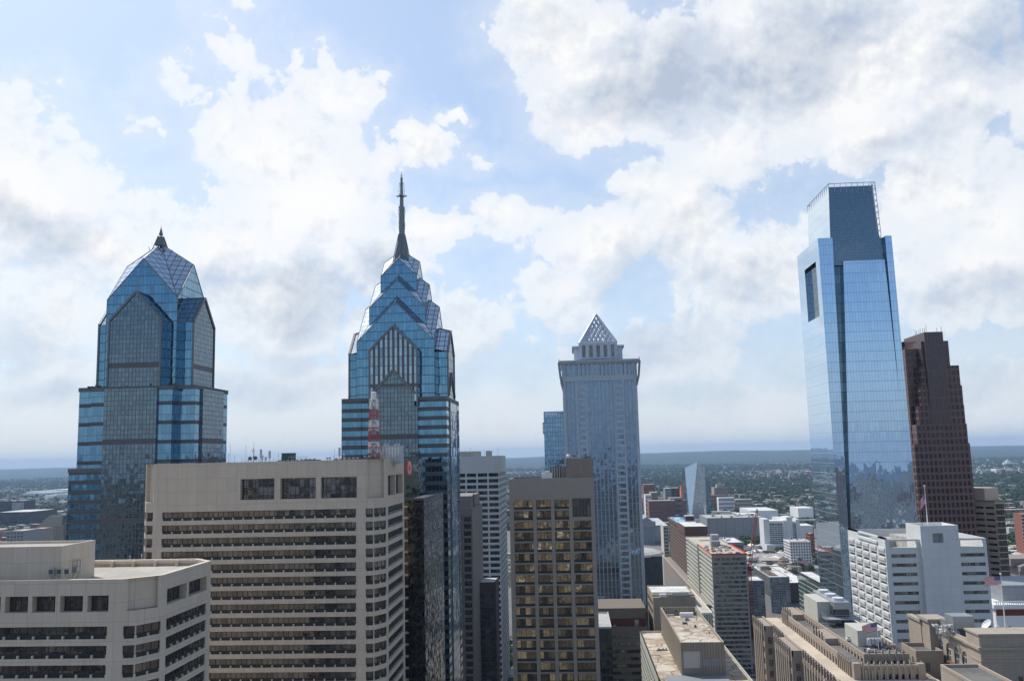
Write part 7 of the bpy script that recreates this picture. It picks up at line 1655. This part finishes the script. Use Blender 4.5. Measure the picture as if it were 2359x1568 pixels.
# ------------------------------------------------------------------ far town and woods that nobody could count
def noise2(x, y):
    return (sin(x*.0021+1.3*sin(y*.0013))+sin(y*.0017+2.1*sin(x*.0011))+sin((x+y)*.0031)*.6)/2.6
random.seed(77)
hb = {0: MB(), 1: MB()}
rng = random.Random(5)
nh = 0
while nh < 6200:
    y = 1000+8500*rng.random()**1.6; x = y*rng.uniform(-.82,.62)
    if noise2(x, y) > .25 and rng.random() < .8: continue
    if y < 1900 and -700 < x < 520 and y > 1380: continue
    if y < 1380 and not (x > 480 or x < -640): continue
    w, d, h = rng.uniform(8,26), rng.uniform(8,20), rng.uniform(6,11)
    if rng.random() < .04: w *= 2.5; d *= 2; 
    if rng.random() < .02: h *= 3
    k = 0 if rng.random() < .5 else 1
    hb[k].box(x-w/2,x+w/2,y-d/2,y+d/2,0,h,0 if rng.random()<.6 else 1,'bt'); hb[k].box(x-w/2,x+w/2,y-d/2,y+d/2,h,h+.3,2+int(rng.random()*4),'b'); nh += 1
m_r1 = [m_brick, m_tan, m_paleroof, m_paleroof, m_dkroof, m_brs]
o = hb[0].build('distant_houses', m_r1); o['kind'] = 'stuff'; o['label'] = 'countless small distant houses and sheds spreading to the hills'
o = hb[1].build('distant_houses', [m_cream, m_dbr, m_whroof, m_terr, m_dkroof, m_grayb]); o['kind'] = 'stuff'; o['label'] = 'countless pale distant roofs among the woods'
tb = MB(); nt = 0
base_ = [(cos(a)*s_, sin(a)*s_, z) for z, s_, n0 in ((0,.8,5),(.6,1.0,5),(1.1,.6,5)) for a in [2*pi*i/5+z for i in range(5)]]
fc = [(j*5+i, j*5+(i+1)%5, (j+1)*5+(i+1)%5, (j+1)*5+i) for j in range(2) for i in range(5)]+[(10,11,12,13,14)]
while nt < 32000:
    y = 1150+9500*rng.random()**1.5; x = y*rng.uniform(-.82,.62)
    nn_ = noise2(x, y)+rng.uniform(-.5,.5)
    if nn_ < -.12: continue
    if y < 1800 and -700 < x < 560 and y > 1100: continue
    s_ = rng.uniform(4.5,9)*(1+.00006*y); jx = [rng.uniform(.7,1.25) for _ in range(15)]
    tb.add([(x+v[0]*s_*jx[i], y+v[1]*s_*jx[i], v[2]*s_*jx[(i+3)%15]) for i, v in enumerate(base_)], fc); nt += 1
m_wood2 = leafmat('woodland_foliage', (.016,.030,.013), (.048,.070,.030))
o = tb.build('woodland', m_wood2); o['kind'] = 'stuff'; o['label'] = 'dark green woods covering the far valley and slopes'
# hills
gx, gy = 150, 40; hv = []; hf = []
def hh_(x, y):
    t_ = min(1, max(0, (y-8500)/9500)); t_ = t_*t_*(3-2*t_)
    return t_*(104+26*sin(x*.00031+.7)+14*sin(x*.0009+y*.0003)+7*sin(x*.0023+1)+18*(x/15000))-3
for j in range(gy+1):
    for i in range(gx+1):
        x = -24000+48000*i/gx; y = 8000+16000*j/gy; hv.append((x, y, hh_(x, y)))
for j in range(gy):
    for i in range(gx): a = j*(gx+1)+i; hf.append((a, a+1, a+gx+2, a+gx+1))
m, q, b_ = newmat('hill_woods'); P, Nn = posn(q)
f_ = q.noise(P, .0016, 6, .7); c_ = q.mix(f_, (.008,.014,.008), (.028,.040,.022))
vo = q.n('ShaderNodeTexVoronoi'); q.put(vo.inputs['Vector'], P); vo.inputs['Scale'].default_value = 1/60.0; rr_, g2_, b2_ = q.sep(vo.outputs['Color'])
c_ = q.mix(q.m('GREATER_THAN', q.m('ADD', rr_, q.m('MULTIPLY', q.noise(P,.0008,3,.6), .5)), 1.30), c_, (.25,.24,.22))
q.put(b_.inputs['Base Color'], c_); b_.inputs['Roughness'].default_value = 1
hb_ = MB(); hb_.add(hv, hf); ho_ = setting('hills', hb_, m)
for p_ in ho_.data.polygons: p_.use_smooth = True
# ------------------------------------------------------------------ town behind the viewer, seen only as reflections
m_back = curtain('back_town_wall', (.06,.07,.08), (.40,.36,.30), 3.6, 3.0, tz=1.5, tu=1.3, tilt=.0, metal=.2, rough=.3, var=.6)
m_back2 = curtain('back_town_brick', (.05,.06,.07), (.24,.16,.12), 3.6, 3.0, tz=1.5, tu=1.3, tilt=.0, metal=.2, rough=.3, var=.6)
b = MB(); rb_ = random.Random(9)
for i in range(520):
    y = -60-1500*rb_.random(); x = rb_.uniform(-1500,1500); 
    if abs(x) < 45 and y > -140: continue
    h = rb_.choice([14,18,22,30,45,60]) if rb_.random() < .8 else rb_.uniform(60,118); w, d = rb_.uniform(18,50), rb_.uniform(18,45)
    b.box(x-w/2,x+w/2,y-d/2,y+d/2,0,h,rb_.randint(0,1),'bt'); b.box(x-w/2,x+w/2,y-d/2,y+d/2,h,h+1,2+rb_.randint(0,2),'b')
o = b.build('city_blocks', [m_back, m_back2, m_paleroof, m_dkroof, m_terr]); o['kind'] = 'stuff'; o['label'] = 'mass of town blocks behind the viewpoint'

# ------------------------------------------------------------------ small rooftop clutter
random.seed(91)
def clutter(x0, x1, y0, y1, z, n_, where, big=1.0):
    for i in range(n_):
        x, y = random.uniform(x0,x1), random.uniform(y0,y1); b = MB(); k = random.random(); s_ = random.uniform(.5,1.4)*big; h = random.uniform(.6,1.7)*big
        if k < .5:
            b.box(x-s_,x+s_,y-s_*.8,y+s_*.8,z+.2,z+h); b.box(x-s_*.9,x+s_*.9,y-s_*.7,y+s_*.7,z,z+.2,1); b.bar((x,y,z+h),(x,y,z+h+.2),s_*.5,1,10)
        elif k < .75: b.bar((x,y,z),(x,y,z+h*.9),.22*big,0,8); b.bar((x,y,z+h*.9),(x,y,z+h*.9+.25),.42*big,1,8)
        else: b.box(x-s_*2,x+s_*2,y-.35,y+.35,z+.3,z+.9); b.box(x-s_*1.8,x-s_*1.6,y-.2,y+.2,z,z+.3,1); b.box(x+s_*1.6,x+s_*1.8,y-.2,y+.2,z,z+.3,1)
        t = b.build('rooftop_unit', [random.choice([m_metal,m_whitem,m_paleroof,m_dmetal]), m_dmetal]); tag(t, 'one of the small units on the '+where, 'rooftop unit', 'rooftop clutter on the '+where)
def by_name(nm):
    o = bpy.data.objects[nm]; r_ = [c for c in o.children if c.name.startswith('roof')][0]; vs = [o.location+v.co for v in r_.data.vertices]; return min(v.x for v in vs), max(v.x for v in vs), min(v.y for v in vs), max(v.y for v in vs), max(v.z for v in vs)
for nm, n_, wh, bg in (('blue_grey_block',12,'white-roofed blue-grey block',1.3),('dark_brick_warehouse',9,'white roof of the dark brick building',1.4),('brown_ribbon_block',6,'brown ribbon-windowed block',1),('white_office_block',8,'white office block roof',1),('bronze_window_tower',7,'bronze window tower roof',.8),
                       ('arched_window_hotel',12,'arched-window building roof',.8),('stepped_limestone_building',10,'long limestone building roof',.8),('fluted_slab_building',5,'stained fluted slab roof',.6),('post_office_block',14,'long ribbed warehouse roof',2.2),('white_striped_tower',6,'white striped tower roof',1.0),('flat_grey_shed',7,'low grey building roof',1.2),('white_flats',4,'white flats roof',1.2)):
    x0, x1, y0, y1, z = by_name(nm); e = 1.5; clutter(x0+e, x1-e, y0+e, min(y1, y0+90)-e, z, n_, wh, bg)
# ------------------------------------------------------------------ ground, streets
m, q, b = newmat('city_ground'); P, Nn = posn(q); gx_, gy_, gz_ = q.sep(P)
def vor(scale, sx=1.0, sy=1.0, rnd=.8):
    vo = q.n('ShaderNodeTexVoronoi', distance='CHEBYCHEV'); q.put(vo.inputs['Vector'], q.v('MULTIPLY', P, (sx, sy, 1))); vo.inputs['Scale'].default_value = 1/scale; vo.inputs['Randomness'].default_value = rnd; return q.sep(vo.outputs['Color'])
r, g_, b3 = vor(17.0); ra, ga, ba = vor(70.0, 1, .8)
big = q.noise(P, .0011, 4, .6); mid = q.noise(P, .006, 3, .6)
thr = q.m('ADD', -.25, q.m('ADD', q.m('MULTIPLY', big, 1.5), q.m('MULTIPLY', mid, .6)))
tree_ = q.mix(q.noise(P, .05, 4, .7), (.016,.028,.012), (.06,.085,.035))
roof_ = q.mix(b3, (.10,.075,.06), (.34,.33,.31)); roof_ = q.mix(q.m('GREATER_THAN', g_, .92), roof_, (.55,.55,.53))
town = q.mix(q.m('GREATER_THAN', r, thr), tree_, roof_)
town = q.mix(q.m('GREATER_THAN', ra, .93), town, (.5,.5,.48))
near = q.mix(q.noise(P, .03, 5, .7), (.10,.10,.10), (.24,.23,.21))
rail = q.mix(q.noise(q.v('MULTIPLY', P, (.004,.12,1)), 1.0, 5, .7), (.09,.085,.085), (.30,.27,.25))
fn = q.step(gy_, 1050.0, 1000.0)
fr_ = q.m('MULTIPLY', q.m('GREATER_THAN', gy_, 1390.0), q.m('LESS_THAN', gy_, 1840.0))
c_ = q.mix(fr_, town, rail); c_ = q.mix(fn, c_, near)
q.put(b.inputs['Base Color'], c_); b.inputs['Roughness'].default_value = .95; b.inputs['Specular IOR Level'].default_value = .15
gb = MB(); gb.face([(-26000,-9000,0),(26000,-9000,0),(26000,25000,0),(-26000,25000,0)]); setting('ground', gb, m)
m_asph = plain('asphalt', (.055,.055,.058), .9, var=.3, scale=.1); m_pave = plain('pavement_concrete', (.30,.29,.27), .9, panel=(1.5,1.5,.03)); m_mark = plain('road_marking', (.7,.7,.66), .8)
# the avenue running away on the right, and cross streets
rd = MB(); rd.box(104, 122, 150, 1300, -.1, .004, 0, 'bsnew'); rd.build('x', m_asph) if False else None
o = setting('road', rd, m_asph)
rd = MB(); rd.box(-44.5, -27, 100, 1300, -.1, .004, 0, 'bsnew'); o = setting('road', rd, m_asph)
for yy in (612, 752): 
    rd = MB(); rd.box(-300, 420, yy-7, yy+7, -.1, .008, 0, 'bsnew'); setting('road', rd, m_asph)
pv_ = MB()
for (xa, xb) in ((101.5,103.9),(122.1,126),(-47.5,-44.6),(-26.9,-24)):
    for (ya, yb) in ((150,604.8),(619.2,744.8),(759.2,1300)): pv_.box(xa, xb, ya, yb, 0, .14, 0, 'b')
setting('pavement', pv_, m_pave)
mk = MB()
for x in (112.9,): 
    for i in range(150): mk.box(x, x+.18, 160+i*7.5, 163+i*7.5, 0, .012, 0, 'bsnew')
for x in (-35.8,):
    for i in range(150): mk.box(x, x+.18, 160+i*7.5, 163+i*7.5, 0, .012, 0, 'bsnew')
for yy in (602, 621.0, 742.5, 761.5):
    for i in range(12): mk.box(104.6+i*1.45, 105.3+i*1.45, yy-1.4, yy+1.4, 0, .014, 0, 'bsnew')
setting('road_markings', mk, m_mark)
# cars
def car_meshes(col):
    b = MB(); L, Wd = 4.5, 1.8
    def ring(z, f, r_, w): return [(-w/2,-f,z),(w/2,-f,z),(w/2,r_,z),(-w/2,r_,z)]
    lv = [ring(.3,L/2,L/2,Wd*.94), ring(.75,L/2,L/2,Wd), ring(.9,L/2*.93,L/2*.96,Wd*.97)]
    vs = [v for l in lv for v in l]; fs = [(j*4+i,j*4+(i+1)%4,(j+1)*4+(i+1)%4,(j+1)*4+i) for j in range(2) for i in range(4)]+[(8,9,10,11)]
    b.add(vs, fs)
    rf = MB(); t_ = [(-.62,-.75,1.42),(.62,-.75,1.42),(.62,1.1,1.42),(-.62,1.1,1.42)]; bs = [(-.85,-1.35,.9),(.85,-1.35,.9),(.85,1.75,.9),(-.85,1.75,.9)]
    gl = MB(); gl.add(bs+t_, [(0,1,5,4),(1,2,6,5),(2,3,7,6),(3,0,4,7)]); rf.add([(v[0],v[1],1.43) for v in t_], [(0,1,2,3)])
    wh = MB(); wh.bar((-.12,0,0),(.12,0,0),.33,0,12)
    return b.mesh('body', [col]), rf.mesh('car_roof', [col]), gl.mesh('windows', [g_dark]), wh.mesh('wheel', [m_dkframe])
CM = [car_meshes(c) for c in (m_whitep, m_dmetal, m_metal, m_red, m_grayb)]; NM = ['white','black','silver','red','grey']
random.seed(3)
spots = []
for i in range(9): spots.append((random.choice([107.0,118.6]), 560+i*19+random.random()*8, 0))
for i in range(10): spots.append((random.choice([-42.5,-38.5,-32,-28.9]), 560+i*26+random.random()*8, 0))
for k, (x, y, a) in enumerate(spots):
    c = random.randrange(5); t = thing('parked_car', 'one of the small %s cars on the %s' % (NM[c], 'avenue below the netted cream slab' if x > 0 else 'narrow street left of the bronze tower'), 'car', (x, y, .01), 'cars on the avenue' if x > 0 else 'cars in the narrow street gap')
    ms = CM[c]
    for nm, me in zip(('body','car_roof','windows'), ms[:3]): o = bpy.data.objects.new(nm, me); COL.objects.link(o); o.parent = t
    for sx in (-.8,.8):
        for sy in (-1.4,1.4): o = bpy.data.objects.new('wheel', ms[3]); COL.objects.link(o); o.parent = t; o.location = (sx, sy, .33)
t = thing('delivery_van', 'white and red delivery van on the avenue beyond the street trees', 'van', (114, 690, .01)); b = MB(); b.box(112.9,115.1,686.5,693,.5,2.9); b.build('cargo_box', m_whitep, t); b = MB(); b.box(113,115,684.6,686.4,.5,2.1); b.build('cab', m_red, t)
for sx in (113.1,114.9):
    for sy in (685.5,691.5): b = MB(); b.bar((sx-.12,sy,.45),(sx+.12,sy,.45),.44,0,12); b.build('wheel', m_dkframe, t)
# ------------------------------------------------------------------ haze
hz = MB(); hz.box(-27000, 27000, -10000, 26000, -2, 330)
hm = bpy.data.materials.new('haze'); hm.use_nodes = True; ht = hm.node_tree; ht.nodes.clear()
pv = ht.nodes.new('ShaderNodeVolumePrincipled'); pv.inputs['Color'].default_value = (.46,.70,1,1); pv.inputs['Density'].default_value = 5.2e-5; pv.inputs['Anisotropy'].default_value = .1
ho = ht.nodes.new('ShaderNodeOutputMaterial'); ht.links.new(pv.outputs[0], ho.inputs['Volume'])
setting('haze', hz, hm, 'stuff')
# split a few multi-piece parts
